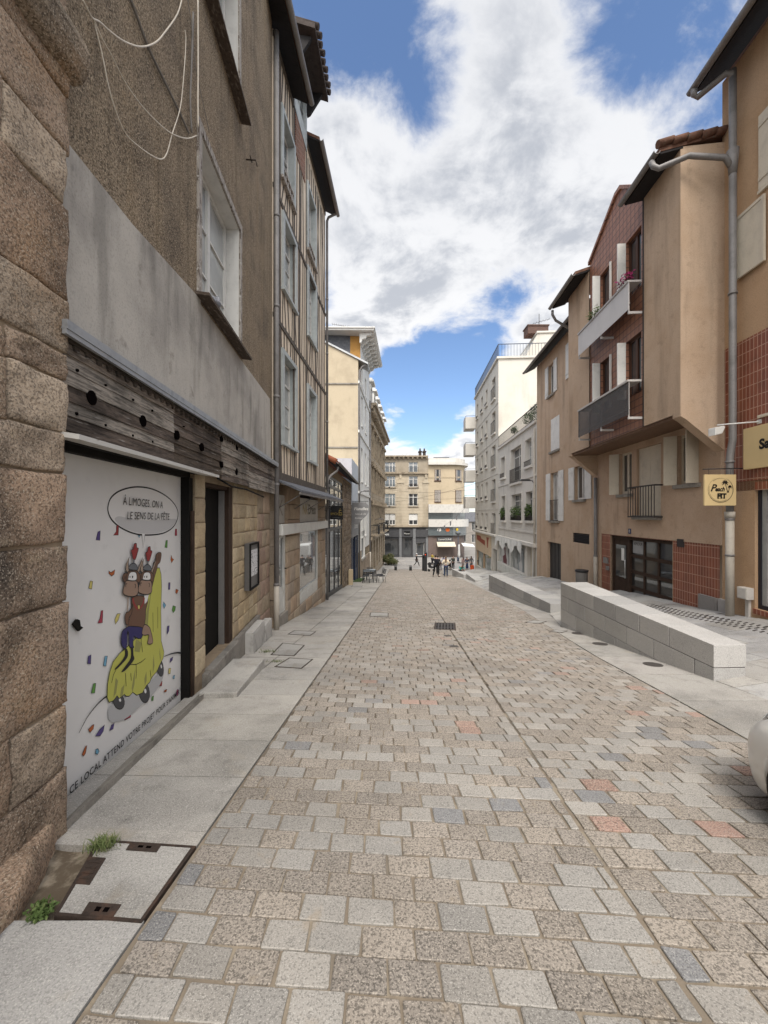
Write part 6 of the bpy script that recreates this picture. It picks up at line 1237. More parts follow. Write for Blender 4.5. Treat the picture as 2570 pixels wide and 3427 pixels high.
# bay windows with half-open white shutters, balcony rails
for k, h in enumerate(fb_ho):
    window(FB, h[0], h[1], h[2], h[3], -0.12, L7, m_brownwin, m_glass, 2, 0, 0.07)
    P_ = FB.p; x = h[0]
    w = MB(); w.box8([P_(x - 0.02, h[2], 0.20), P_(x + 0.02, h[2], 0.20), P_(x + 0.02, h[2], -0.02), P_(x - 0.02, h[2], -0.02), P_(x - 0.02, h[3], 0.20), P_(x + 0.02, h[3], 0.20), P_(x + 0.02, h[3], -0.02), P_(x - 0.02, h[3], -0.02)]); w.build('shutter', m_shut, L7)
    if k in (0, 2): x = h[1] - 0.01; w = MB(); w.fbox(FB, x, x + 0.04, h[2], h[3], -0.02, 0.03); w.build('shutter', m_shut, L7)
b0, b1 = t0 - 0.03, sB_(2150)
def balcony(zr, zb, mt, mrail, o, name):
    w = MB(); w.fbox(FB, b0, b1, zr - 0.05, zr, 0.02, o + 0.03)
    w.fbox(FB, b0, b1, zb + 0.14, zb + 0.17, o - 0.03, o - 0.006)
    for a in (b0 + 0.02, (b0 + b1) / 2, b1 - 0.05): w.fbox(FB, a, a + 0.03, zb - 0.05, zr - 0.051, o - 0.03, o - 0.006); w.fbox(FB, a, a + 0.04, zb - 0.11, zb - 0.051, -0.03, o)
    bo = w.build(name, mrail, L7)
    w = MB(); w.fbox(FB, b0 + 0.005, b1 - 0.005, zb, zr - 0.052, o - 0.004, o + 0.004); w.build('balcony_screen', mt, bo)
    return bo
oB = 0.34; FBo = oB
zr1, zb1 = FB.Z(*ZR(640, 775), oB), FB.Z(*ZR(610, 950), oB); zr2, zb2 = FB.Z(*ZR(600, 318), oB), FB.Z(*ZR(600, 400), oB)
zr1 = FB.Z(*ZR(920, 600), oB); zb1 = FB.Z(*ZR(925, 815), oB); zr2 = FB.Z(*ZR(910, -5), oB); zb2 = FB.Z(*ZR(912, 172), oB)
m_mesh = bpy.data.materials.new('dark_see_through_mesh'); m_mesh.use_nodes = True
def _mesh():
    t = NT(m_mesh.node_tree); p = m_mesh.node_tree.nodes['Principled BSDF']; p.inputs['Base Color'].default_value = (0.055, 0.05, 0.05, 1); p.inputs['Roughness'].default_value = 0.5
    tr = t.n('ShaderNodeBsdfTransparent'); mx = t.n('ShaderNodeMixShader', Fac=0.62); t.t.links.new(tr.outputs[0], mx.inputs[1]); t.t.links.new(p.outputs[0], mx.inputs[2]); t.t.links.new(mx.outputs[0], m_mesh.node_tree.nodes['Material Output'].inputs[0])
_mesh()
balcony(zr1, zb1, m_mesh, plain('pale_rail', (0.50, 0.48, 0.46), 0.5), oB, 'balcony')
balcony(zr2, zb2, mat('white_screen_cloth', (0.56, 0.55, 0.55), 0.6, layers=[(2, 4, 0.85, 0.45, 0.7, 0.6)]), plain('pale_rail2', (0.42, 0.40, 0.39), 0.5), oB, 'balcony')
# eaves of the bay
eave(FB, t1 - 0.1, eB + 0.02, zBt + 0.02, 0.46, L7, drop=0.2, gut=0.07, deep=2.5, rise=0.55, mt=m_tile)
eave(FB, -0.45, t0 + 0.0, zBt + 0.02, 0.46, L7, drop=0.2, gut=0.07, deep=2.5, rise=0.8, mt=m_tile)
w = MB()
for k in range(5): w.tube([FB.p(eB + 0.03, zBt + 0.05 + 0.045 * k, 0.5 - 0.30 * k), FB.p(eB + 0.03, zBt + 0.10 + 0.045 * (k + 1), 0.5 - 0.30 * (k + 1) - 0.03)], [0.085, 0.075], 8)
w.build('verge_tile', m_redtile if False else m_tile, L7)
# ground-storey windows behind the bay's shade
zsl = ho[0][2]
for k, h in enumerate((ho[0], ho[2])):
    window(F7, h[0], h[1], h[2], h[3], -0.10, L7, m_cream, m_glass, 2, 0, 0.07, sill=(0.07, 0.10, m_sill, 0.1))
    wd = (0.34, 0.42)[k]; x = h[0]; P_ = F7.p
    w = MB(); w.box8([P_(x - 0.20, h[2], 0.22), P_(x - 0.17, h[2], 0.24), P_(x + 0.01, h[2], 0.02), P_(x - 0.02, h[2], 0.0), P_(x - 0.20, h[3], 0.22), P_(x - 0.17, h[3], 0.24), P_(x + 0.01, h[3], 0.02), P_(x - 0.02, h[3], 0.0)]); w.build('shutter', m_cream, L7)
    if k: w = MB(); x = h[1]; w.box8([P_(x - 0.01, h[2], 0.0), P_(x + 0.02, h[2], 0.0), P_(x + 0.05, h[2], 0.3), P_(x + 0.02, h[2], 0.3), P_(x - 0.01, h[3], 0.0), P_(x + 0.02, h[3], 0.0), P_(x + 0.05, h[3], 0.3), P_(x + 0.02, h[3], 0.3)][::1]); w.build('shutter', m_cream, L7)
h = ho[1]; shutter(F7, h[0] + 0.02, h[1] - 0.01, h[2], h[3] - 0.02, -0.10, L7, m_cream, 6, name='shutter', brace=False)
w = MB(); zr_, zb_ = F7.Z(*ZR(1045, 1255), 0.25), F7.Z(*ZR(1045, 1450), 0.25)
a, b = h[0] - 0.06, h[1] + 0.08
for zz in (zr_, zb_): w.fbox(F7, a, b, zz - 0.02, zz + 0.02, 0.2, 0.23); w.fbox(F7, a, a + 0.02, zz - 0.02, zz + 0.02, 0.0, 0.1999); w.fbox(F7, b - 0.02, b, zz - 0.02, zz + 0.02, 0.0, 0.1999)
for k in range(11): x = a + (b - a - 0.02) * k / 10; w.fbox(F7, x, x + 0.016, zb_ + 0.021, zr_ - 0.021, 0.206, 0.222)
w.build('window_railing', m_rail, L7); MB().fbox(F7, h[0] - 0.05, h[1] + 0.05, h[2] - 0.13, h[2] - 0.002, -0.1, 0.12).build('sill', m_sill, L7)
# entrance: dark framed door and glazed panels
w = MB(); ez0 = ent[2]; ez1 = ent[3]; d1 = s7(ZR(838, 0)[0]); fr = 0.085
w.fbox(F7, ent[0], ent[0] + 0.09, ez0, ez1, -0.2, -0.07); w.fbox(F7, d1 - 0.12, d1, ez0, ez1 - 0.101, -0.2, -0.06); w.fbox(F7, ent[1] - 0.1, ent[1], ez0, ez1, -0.2, -0.07); w.fbox(F7, ent[0] + 0.091, ent[1] - 0.101, ez1 - 0.10, ez1, -0.2, -0.065)
gx = [d1 + (ent[1] - 0.1 - d1) * k / 3 for k in (1, 2)]; zbot = H(7.5, 11.5) - 0.25; gz = [zbot + 0.35 + (ez1 - zbot - 0.45) * k / 3 for k in (0, 1, 2)]
for x in gx: w.fbox(F7, x - 0.035, x + 0.035, ez0, ez1 - 0.101, -0.19, -0.11)
for z in gz: w.fbox(F7, d1 + 0.001, ent[1] - 0.101, z - 0.05, z + 0.05, -0.185, -0.112)
eo = w.build('entrance_frame', m_darkwood, L7); MB().fpoly(F7, [(d1, ez0), (ent[1] - 0.05, ez0), (ent[1] - 0.05, ez1 - 0.05), (d1, ez1 - 0.05)], -0.14).build('pane', glass_mat('dark_hall_glass', (0.02, 0.02, 0.02), refl=0.10), eo)
w = MB(); w.fbox(F7, ent[0] + 0.091, d1 - 0.121, ez0, ez1 - 0.101, -0.17, -0.10); do = w.build('door', m_darkwood, L7)
w = MB(); w.fbox(F7, ent[0] + 0.2, d1 - 0.25, ez0 + 0.9, ez1 - 0.3, -0.0995, -0.09); w.build('pane', m_glass, do)
w = MB(); w.tube([F7.p(d1 - 0.2, ez0 + 0.9, -0.03), F7.p(d1 - 0.2, ez0 + 1.5, -0.03)], 0.015, 8); w.build('handle', plain('steel_handle', (0.5, 0.5, 0.5), 0.3, metal=0.7), do)
w = MB(); w.fbox(F7, d1 - 0.52, d1 - 0.36, ez0 + 1.45, ez0 + 1.85, -0.089, -0.085); w.build('paper_notice', m_offwhite, do)
w = MB(); x = d1 + 0.06; w.fbox(F7, x, gx[0] - 0.06, ez1 - 0.5, ez1 - 0.12, -0.139, -0.135); po2 = w.build('paper_notice', plain('grey_notice', (0.3, 0.3, 0.3), 0.6), eo)
text_obj('lettering', F7, 'AMOUR', (x + gx[0] - 0.06) / 2, ez1 - 0.21, -0.134, 0.13, m_signblack, eo)
w = MB(); a = s7(ZR(700, 0)[0]); w.fbox(F7, a, a + 0.3, ez0 + 1.25, ez0 + 1.45, -0.011, 0.03); w.fbox(F7, a + 0.18, a + 0.36, ez0 + 1.02, ez0 + 1.16, -0.011, 0.03); w.build('door_intercom', plain('grey_intercom', (0.2, 0.19, 0.18), 0.5), L7)
w = MB(); a, z = F7.uv(*ZR(852, 1533)); w.fbox(F7, a - 0.07, a + 0.07, z - 0.08, z + 0.08, 0.001, 0.012); hn = w.build('house_number', plain('navy_enamel', (0.02, 0.03, 0.10), 0.4), L7); text_obj('lettering', F7, '8', a, z, 0.014, 0.13, m_offwhite, hn)
w = MB(); a, z = F7.uv(*ZR(1148, 1602)); w.fbox(F7, a - 0.12, a + 0.12, z - 0.1, z + 0.1, -0.011, 0.012); w.build('air_vent', m_rail, L7)
# meter covers set in the tile base
zz = H(7.3, 9.4)
for (x0, x1, y0, y1, lab, cc) in ((1250, 1352, 1897, 2010, 'large dull grey meter cover with scratched front in the tile base', (0.25, 0.235, 0.225)), (1366, 1425, 1925, 2010, 'smaller pale grey meter cover beside the thick drainpipe', (0.36, 0.345, 0.335))):
    u0, v0 = ZR(x0, y0); u1, v1 = ZR(x1, y1); a, b = s7(u0, 0.05), s7(u1, 0.05); zt_ = F7.Z(u0, v0, 0.05)
    t = thing('meter_cover', F7.p((a + b) / 2, zz, 0.02), lab, 'meter cover'); m_ = plain('meter_grey_%d' % x0, cc, 0.7)
    MB().fbox(F7, a, b, zz - 0.6, zt_, -0.011, 0.05).build('cover_frame', m_, t, bevel=0.004); MB().fbox(F7, a + 0.025, b - 0.025, zz - 0.5, zt_ - 0.03, 0.0505, 0.058).build('cover_lid', m_, t)

# ---- tan house with white shutters
F9 = Frame((xrw(21.15), 21.15), (xrw(14.78), 14.78))
def s9(u, o=0.0): return F9.S(u, o)
L9 = thing('shuttered_house', F9.p(3, -2.6, -0.1), 'stained tan house with white shutters and a dark garage door', 'house')
e9 = F9.len; zE9 = 9.55
h9 = [rc(F9, 383, 405, 383, 565, 745), rc(F9, 390, 440, 440, 850, 1050), rc(F9, 390, 438, 390, 1195, 1470), rc(F9, 530, 592, 530, 1158, 1350)]
h9[0] = (s9(ZR(378, 0)[0]), s9(ZR(405, 0)[0]) + 0.1, h9[0][2], h9[0][3])
x0_, x1_ = h9[3][0], h9[3][1]
h9 += [(x0_ - 0.35, x0_ + 0.55, h9[1][2] + 0.1, h9[1][3] + 0.1), (x0_ - 0.35, x0_ + 0.55, h9[0][2] + 0.1, h9[0][3] + 0.1)]
gar = (s9(ZR(370, 0)[0]), s9(ZR(449, 0)[0]), -3.9, F9.Z(*ZR(370, 1592)))
grl = rc(F9, 520, 615, 520, 1540, 1595)
w = MB(); w.wall(F9, 0, e9, -4.0, zE9, h9 + [gar, grl], 0.2, 0, 0, back=8); w.build('wall', m_tan3, L9)
for k, h in enumerate(h9):
    if k in (1, 4): shutter(F9, h[0] + 0.005, (h[0] + h[1]) / 2 - 0.004, h[2], h[3], -0.03, L9, m_shut, 3, brace=False); shutter(F9, (h[0] + h[1]) / 2 + 0.004, h[1] - 0.005, h[2], h[3], -0.03, L9, m_shut, 3, brace=False)
    else:
        window(F9, h[0], h[1], h[2], h[3], -0.12, L9, m_whitepaint, m_glass_pale if k == 2 else m_glass, 2, 0, 0.06)
        wd = (h[1] - h[0]) * 0.5 + 0.05
        shutter(F9, h[0] - wd - 0.01, h[0] - 0.01, h[2], h[3], 0.015, L9, m_shut, 3); 
        if k != 5: shutter(F9, h[1] + 0.01, h[1] + wd + 0.01, h[2], h[3], 0.015, L9, m_shut, 3)
    MB().fbox(F9, h[0] - 0.06, h[1] + 0.06, h[2] - 0.1, h[2] - 0.002, -0.1, 0.10).build('sill', m_sill, L9)
h = h9[2]; w = MB()
for k in range(7): x = h[0] + (h[1] - h[0]) * k / 6; w.fbox(F9, x - 0.008, x + 0.008, h[2] + 0.03, h[2] + 0.95, 0.03, 0.046)
w.fbox(F9, h[0] - 0.03, h[1] + 0.03, h[2] + 0.951, h[2] + 0.98, 0.02, 0.05); w.fbox(F9, h[0] - 0.03, h[1] + 0.03, h[2] + 0.0, h[2] + 0.03, 0.02, 0.05); w.build('window_railing', m_rail, L9)
w = MB(); n = 8
for k in range(n): w.fbox(F9, gar[0] + (gar[1] - gar[0]) * k / n + 0.004, gar[0] + (gar[1] - gar[0]) * (k + 1) / n - 0.004, gar[2], gar[3], -0.2, -0.13 - 0.012 * (k % 2))
w.build('garage_door', plain('charcoal_door', (0.035, 0.034, 0.036), 0.5), L9)
w = MB(); n = 6
for k in range(n): zz = grl[2] + (grl[3] - grl[2]) * k / n; P = F9.p; w.box8([P(grl[0], zz, 0.0), P(grl[1], zz, 0.0), P(grl[1], zz + 0.05, -0.08), P(grl[0], zz + 0.05, -0.08), P(grl[0], zz + 0.012, 0.0), P(grl[1], zz + 0.012, 0.0), P(grl[1], zz + 0.062, -0.08), P(grl[0], zz + 0.062, -0.08)])
w.fbox(F9, grl[0], grl[1], grl[2], grl[3], -0.2, -0.1); w.build('louvre', m_rail, L9)
eave(F9, -0.5, e9 - 0.0, zE9, 0.5, L9, drop=0.2, gut=0.07, mt=m_tile)
dpx = s9(1991, 0.08); zg9 = H(7.7, 14.9)
a, b = ZR(652, 1570)
downpipe(F7, s7(1993, 0.09), zg9 - 0.2, zbb - 0.9, 0.09, 0.06, 'grey drainpipe under the near end of the bay beside the bin', 'drainpipes of the right-hand houses', collars=(-1.3, 0.1), boot=1.5)
t = thing('downpipe', F9.p(e9 - 1.2, 8.2, 0.1), 'short swan-neck gutter pipe under the left eave of the bay', 'drainpipe', 'drainpipes of the right-hand houses')
gx0 = FB.p(-0.35, 0, 0.46); MB().tube([gx0 + Vector((0, 0, 9.46)), gx0 + Vector((0.0, 0, 9.3)), gx0 + Vector((0.15, 0.05, 9.1)), gx0 + Vector((0.55, 0.1, 8.9)), gx0 + Vector((0.95, 0.1, 8.7)), gx0 + Vector((1.3, 0.1, 8.5))], 0.05, 10).build('pipe', m_pipe, t)
# litter bin
u, v = ZR(570, 1830); Yb = 14.6; bx = (u - CX) / F * Yb; bz = H(bx, Yb)
t = thing('litter_bin', (bx, Yb, bz), 'round dark litter bin with perforated sides by the tan wall', 'litter bin')
MB().lathe((bx, Yb, bz), [(0.17, 0.08), (0.20, 0.12), (0.21, 0.62), (0.20, 0.66)], 16).build('bin_body', mat('perforated_metal', (0.10, 0.095, 0.09), 0.6, 0.3, brick=(0.03, 0.03, 0.011, (0.17, 0.16, 0.15), (0.05, 0.05, 0.05), 0.002, 0.5)), t)
MB().lathe((bx, Yb, bz), [(0.225, 0.655), (0.235, 0.68), (0.235, 0.72), (0.2, 0.735), (0.14, 0.72)], 16).build('bin_rim', m_blackmetal, t); MB().lathe((bx, Yb, bz - 0.1), [(0.05, 0), (0.05, 0.17)], 10).build('bin_post', m_blackmetal, t)

# ---- low white building with roof terrace
F10 = Frame((xrw(30.25), 30.25), (xrw(21.2), 21.2))
def s10(u, o=0.0): return F10.S(u, o)
m_white10 = mat('weathered_white_render', (0.60, 0.575, 0.53), 0.92, 0.2, layers=[(0.8, 5, (0.50, 0.475, 0.43), 0.45, 0.72, 0.85), (1.5, 5, 0.68, 0.54, 0.76, 0.6, (1.2, 1.2, 0.2)), (15, 3, 0.88, 0.5, 0.7, 0.6)], bump=(20, 0.004, 3))
m_white11 = mat('cream_render', (0.60, 0.57, 0.51), 0.92, 0.2, layers=[(0.6, 5, (0.53, 0.495, 0.435), 0.45, 0.72, 0.85), (1.0, 6, 0.66, 0.52, 0.75, 0.75, (1.2, 1.2, 0.16)), (15, 3, 0.9, 0.5, 0.7, 0.6)], bump=(20, 0.004, 3))
L10 = thing('terrace_building', F10.p(4, -3.6, -0.1), 'low white building with railed roof terrace and white shop front', 'building')
e10 = F10.len; zE10 = 6.58
h10 = [rc(F10, 100, 123, 100, 1108, 1225), rc(F10, 158, 218, 158, 1062, 1258), rc(F10, 243, 280, 243, 1005, 1160), rc(F10, 103, 125, 103, 1330, 1468), rc(F10, 162, 220, 162, 1322, 1468), rc(F10, 246, 285, 246, 1305, 1470)]
drz = (s10(ZR(248, 0)[0]), s10(ZR(280, 0)[0]), -4.2, F10.Z(*ZR(260, 1600)))
shp = (s10(ZR(85, 0)[0]), s10(ZR(235, 0)[0]), H(8.2, 26) + 0.3, F10.Z(*ZR(85, 1590)))
w = MB(); w.wall(F10, 0, e10, -4.9, zE10, h10 + [drz, shp], 0.3, 0, 0, back=8); w.build('wall', m_white10, L10)
pl_m = mat('balcony_plant', (0.05, 0.085, 0.025), 0.9, layers=[(20, 3, (0.11, 0.13, 0.04), 0.5, 0.65, 0.8)])
def leafball(mb, c, rx, ry, rz, n, size, rng_, m=0):
    for _ in range(n):
        while True:
            p = Vector((rng_.uniform(-1, 1), rng_.uniform(-1, 1), rng_.uniform(-1, 1)))
            if 0.15 < p.length < 1: break
        q = Vector(c) + Vector((p.x * rx, p.y * ry, p.z * rz)); a = Vector((rng_.gauss(0, 1), rng_.gauss(0, 1), rng_.gauss(0, 1))).normalized(); b = a.orthogonal().normalized(); s_ = size * rng_.uniform(0.6, 1.4)
        mb.add([q, q + a * s_ * 0.5 + b * s_ * 0.28, q + a * s_, q + a * s_ * 0.5 - b * s_ * 0.28], [(0, 1, 2, 3)], m)
rp = random.Random(4)
for k, h in enumerate(h10):
    wo = window(F10, h[0], h[1], h[2], h[3], -0.22, L10, m_whitepaint, m_glass_pale if k == 2 else m_glass, 2, 1, 0.06, transom=0.75)
    w = MB(); 
    for a, b, c, d in ((h[0] - 0.1, h[0] - 0.001, h[2], h[3] + 0.1), (h[1] + 0.001, h[1] + 0.1, h[2], h[3] + 0.1), (h[0], h[1], h[3] + 0.001, h[3] + 0.1)): w.fbox(F10, a, b, c, d, 0.001, 0.035)
    w.build('surround', m_white10, wo); MB().fbox(F10, h[0] - 0.15, h[1] + 0.15, h[2] - 0.14, h[2] - 0.002, -0.15, 0.14).build('sill', m_white10, wo)
    w = MB(); nr = max(4, int((h[1] - h[0]) / 0.12)); tall = 0.9 if k in (1,) else 0.28
    for j in range(nr + 1): x = h[0] + (h[1] - h[0] - 0.02) * j / nr; w.fbox(F10, x, x + 0.018, h[2] + 0.02, h[2] + tall, 0.09, 0.108)
    for zz in (h[2] + 0.0, h[2] + tall): w.fbox(F10, h[0] - 0.05, h[1] + 0.05, zz + 0.001, zz + 0.03, 0.085, 0.115)
    w.build('window_railing', m_rail, wo)
    if k >= 3:
        w = MB(); w.fbox(F10, h[0] + 0.05, h[1] - 0.05, h[2] + 0.03, h[2] + 0.22, -0.05, 0.08); wp = w.build('window_box', m_rail, wo)
        t = MB(); leafball(t, F10.p((h[0] + h[1]) / 2, h[2] + 0.55, 0.05), 0.16, (h[1] - h[0]) * 0.42, 0.42, 420, 0.11, rp); tag(t.build('window_plant', pl_m), ['bushy green plant in the narrow window box furthest along white building', 'widest green plant filling the middle window box of white building', 'tall thin green plant in the window box nearest the street lamp'][k - 3], 'plant', 'plants in the window boxes of the white building')
w = MB(); w.fbox(F10, -0.05, e10, zE10 + 0.001, zE10 + 0.14, -0.3, 0.12); w.fbox(F10, 0, e10, shp[3] + 0.25, shp[3] + 0.45, 0.001, 0.2)
for zz in (h10[3][2] - 0.6, h10[0][2] - 0.55): w.fbox(F10, 0, e10, zz - 0.05, zz + 0.05, 0.001, 0.05)
w.build('cornice', m_white10, L10)
w = MB(); n = 60
for j in range(n + 1): x = e10 * j / n; w.fbox(F10, x - 0.009, x + 0.009, zE10 + 0.14, zE10 + 0.98, 0.0, 0.018)
w.fbox(F10, -0.03, e10, zE10 + 0.981, zE10 + 1.02, -0.01, 0.03); w.fbox(F10, -0.03, e10, zE10 + 0.22, zE10 + 0.25, 0.0185, 0.03); w.build('terrace_railing', m_rail, L10)
for k, (a, r_) in enumerate(((3.0, 0.22), (6.2, 0.35), (7.4, 0.4), (8.4, 0.45))):
    t = thing('potted_plant', F10.p(a, zE10 + 0.14, -0.4), ['small dark shrub in a pot at far end of roof terrace', 'leafy shrub in a pot midway along the roof terrace railing', 'broad shrub in a pot behind the roof terrace railing', 'largest potted shrub at the near end of the roof terrace'][k], 'potted plant', 'potted plants on the roof terrace')
    b = F10.p(a, zE10 + 0.14, -0.4); MB().lathe(b, [(0.13, 0), (0.17, 0.3), (0.18, 0.32)], 10).build('pot', plain('terracotta', (0.22, 0.10, 0.06), 0.8), t)
    q = MB(); leafball(q, b + Vector((0, 0, 0.75)), r_, r_, r_ * 1.1, 300, 0.11, rp); q.build('foliage', pl_m, t)
# shop front under a scalloped white cloth
w = MB()
for a, b in ((shp[0], shp[0] + 0.08), ((shp[0] + shp[1]) / 2 - 0.35, (shp[0] + shp[1]) / 2 + 0.1), (shp[1] - 0.08, shp[1])): w.fbox(F10, a, b, shp[2], shp[3], -0.25, -0.05)
w.fbox(F10, shp[0] - 0.1, shp[1] + 0.1, shp[2] - 0.6, shp[2] - 0.001, -0.25, 0.08); so = w.build('shop_window', m_shopwhite, L10)
MB().fpoly(F10, [(shp[0], shp[2]), (shp[1], shp[2]), (shp[1], shp[3]), (shp[0], shp[3])], -0.2).build('pane', glass_mat('pale_shop_glass', (0.22, 0.23, 0.23), refl=0.15, var=((0.34, 0.35, 0.35), 1.2)), so)
c = MB(); n = 44; zt_ = shp[3] + 0.42
for i in range(n):
    a, b = shp[0] - 0.3 + (shp[1] - shp[0] + 0.5) * i / n, shp[0] - 0.3 + (shp[1] - shp[0] + 0.5) * (i + 1) / n
    def dr_(i): return 0.28 + 0.75 * abs(math.sin(i * math.pi / 14.6)) ** 0.6 * (0.6 + 0.4 * math.sin(i * 0.21) ** 2)
    def oo_(i): return 0.24 + 0.04 * math.sin(i * 1.3)
    P = F10.p; c.add([P(a, zt_, 0.21), P(b, zt_, 0.21), P(b, zt_ - (1.1 - dr_(i + 1)) - 0.25, oo_(i + 1)), P(a, zt_ - (1.1 - dr_(i)) - 0.25, oo_(i))], [(3, 2, 1, 0)], 0, True)
tag(c.build('cloth_valance', plain('white_cloth', (0.6, 0.6, 0.58), 0.9)), 'white cloth draped in scallops above the white shop front', 'drape')
for k, (x0, x1, y0, y1, lab) in enumerate(((100, 140, 1610, 1740, 'shop window poster of a dark red figure with a sheet of paper'), (195, 228, 1640, 1790, 'grey shop window poster with white lettering'))):
    u0, v0 = ZR(x0, y0); u1, v1 = ZR(x1, y1); a, b = s10(u0, -0.15), s10(u1, -0.15); z1, z0 = F10.Z(u0, v0, -0.15), F10.Z(u0, v1, -0.15); t = MB(); t.fbox(F10, a, b, z0, z1, -0.19, -0.17); t.fprism(F10, [(a + (b - a) * i, z0 + (z1 - z0) * j) for i, j in ((.35, .1), (.75, .12), (.8, .4), (.62, .7), (.6, .92), (.42, .92), (.5, .6), (.2, .5))], -0.1695, -0.168, 1)
    tag(t.build('window_poster', [plain('poster_pale_%d' % k, ((0.5, 0.5, 0.5), (0.25, 0.27, 0.28))[k]), plain('poster_ink_%d' % k, ((0.14, 0.04, 0.05), (0.5, 0.5, 0.5))[k])]), lab, 'poster')
MB().fbox(F10, drz[0], drz[1], drz[2], drz[3], -0.28, -0.24).build('door', m_cream, L10)
downpipe(F10, e10 - 0.15, -3.2, 6.3, 0.08, 0.05, 'cream drainpipe at the near end of the white terrace building', 'drainpipes of the right-hand houses', m=m_bootcream, collars=(0, 2.5))
def wall_lamp(f_, a, z, o, L, label):
    t = thing('street_lamp', f_.p(a, z, 0), label, 'street lamp', 'lamps on the house walls'); w = MB(); w.tube([f_.p(a, z - 0.3, 0.0), f_.p(a, z, o * 0.3), f_.p(a, z + 0.04, o)], 0.025, 6); w.build('arm', m_rail, t)
    w = MB(); q = f_.p(a, z + 0.02, o); w.box8([q + Vector(v) for v in ((-L, -0.12, -0.03), (L, -0.12, -0.03), (L, 0.12, -0.03), (-L, 0.12, -0.03), (-L * 0.7, -0.06, 0.07), (L * 0.7, -0.06, 0.07), (L * 0.7, 0.06, 0.07), (-L * 0.7, 0.06, 0.07))]); w.build('lamp_head', m_blackmetal, t, bevel=0.015)
    return t
a, z = F10.uv(*ZR(300, 1238)); wall_lamp(F10, a, z, 0.55, 0.32, 'flat black street lamp on the near end of the white building')
a, z = F6.uv(*ZN(1580, 570)); wall_lamp(F6, 4.0, F6.Z(F and 1285 - 12, 1737, 0.6), 0.8, 0.3, 'black street lamp low on the ornate corner building')
wall_lamp(F5, 0.6, F5.Z(1206, 1636, 0.5), 0.55, 0.28, 'dark street lamp on an arm near the white house corner')

# ---- tall cream apartment building with corner balconies
F11 = Frame((xrw(41.0), 41.0), (xrw(30.3), 30.3))
def s11(u, o=0.0): return F11.S(u, o)
L11 = thing('apartment_building', F11.p(5, -4.8, -0.1), 'tall cream apartment building with stacked corner balconies and roof railing', 'building')
e11 = F11.len; zE11 = 13.65; st11 = 2.76; zw0 = F11.Z(1643, 1640) - 0.0
rows = [zE11 - 2.35 - st11 * k for k in range(5)]
colx = [0.9, 3.4, 5.6, 8.3]; h11 = []
for z in rows:
    for i, x in enumerate(colx):
        wd = 0.85 if i < 3 else 1.35
        h11.append((x, x + wd, z - (0.35 if i == 3 else 0), z + 1.45))
shp = (0.8, 8.0, H(9, 36) - 0.2, -1.9); dr11 = (8.6, 10.2, -5.6, -1.2)
w = MB(); w.wall(F11, 0, e11, -6.0, zE11, h11 + [shp, dr11], 0.28, 0, 0); P = F11.p; i_ = -14
w.poly([P(e11, -6, 0), P(e11, -6, i_), P(e11, zE11, i_), P(e11, zE11, 0)]); w.poly([P(0, -6, i_), P(0, -6, 0), P(0, zE11, 0), P(0, zE11, i_)]); w.poly([P(0, zE11, 0), P(e11, zE11, 0), P(e11, zE11, i_), P(0, zE11, i_)]); w.build('wall', m_white11, L11)
for k, h in enumerate(h11):
    wo = window(F11, h[0], h[1], h[2], h[3], -0.2, L11, m_whitepaint, m_glass, 2, 0, 0.06); MB().fbox(F11, h[0] - 0.12, h[1] + 0.12, h[2] - 0.12, h[2] - 0.002, -0.15, 0.13).build('sill', m_white10, wo)
    w = MB(); tall = 0.95 if k % 4 == 3 else 0.2; n_ = 6
    for j in range(n_ + 1): x = h[0] + (h[1] - h[0] - 0.02) * j / n_; w.fbox(F11, x, x + 0.02, h[2], h[2] + tall, 0.08, 0.1)
    w.fbox(F11, h[0] - 0.04, h[1] + 0.04, h[2] + tall + 0.001, h[2] + tall + 0.03, 0.07, 0.11); w.build('window_railing', m_rail, wo)
w = MB(); w.fbox(F11, -0.1, e11 + 0.12, zE11 + 0.001, zE11 + 0.16, -14.1, 0.14); w.fbox(F11, 0, e11, -0.12, 0.02, 0.0605, 0.3)
for z in rows[1:]: w.fbox(F11, 0, e11, z + 1.75, z + 1.82, 0.001, 0.03)
w.build('cornice', m_white10, L11)
w = MB()
for j in range(73): x = e11 * j / 72; w.fbox(F11, x - 0.01, x + 0.01, zE11 + 0.16, zE11 + 1.1, 0.0, 0.02)
for j in range(60): o = -13.6 * j / 59 - 0.03; w.fbox(F11, e11 - 0.0, e11 + 0.02, zE11 + 0.16, zE11 + 1.1, o - 0.01, o + 0.01)
w.fbox(F11, 0, e11 + 0.03, zE11 + 1.101, zE11 + 1.15, -0.01, 0.03); w.fbox(F11, e11 - 0.01, e11 + 0.03, zE11 + 1.101, zE11 + 1.15, -13.7, -0.0101); w.build('roof_railing', plain('blue_grey_railing', (0.06, 0.075, 0.11), 0.5), L11)
w = MB(); pz0, pz1 = zE11 + 0.161, 16.0
w.box8([P(1, pz0, -2.0), P(e11 - 1.0, pz0, -2.2), P(e11 - 1.0, pz0, -12), P(1, pz0, -12), P(1, pz1, -3.1), P(e11 - 1.0, pz1, -3.3), P(e11 - 1.0, pz1, -12), P(1, pz1, -12)]); w.build('penthouse', m_white11, L11)
w = MB(); w.fbox(F11, 0.9, e11 - 0.9, pz1 + 0.001, pz1 + 0.14, -12.1, -3.2); w.build('penthouse_cornice', m_white10, L11)
cx0, cx1 = (1764 - CX) / F * 31.6, (1832 - CX) / F * 31.6; w = MB(); w.box(cx0, cx1, 31.4, 32.4, pz1 + 0.141, pz1 + 0.75); w.box(cx0 - 0.06, cx1 + 0.06, 31.34, 32.46, pz1 + 0.751, pz1 + 0.84)
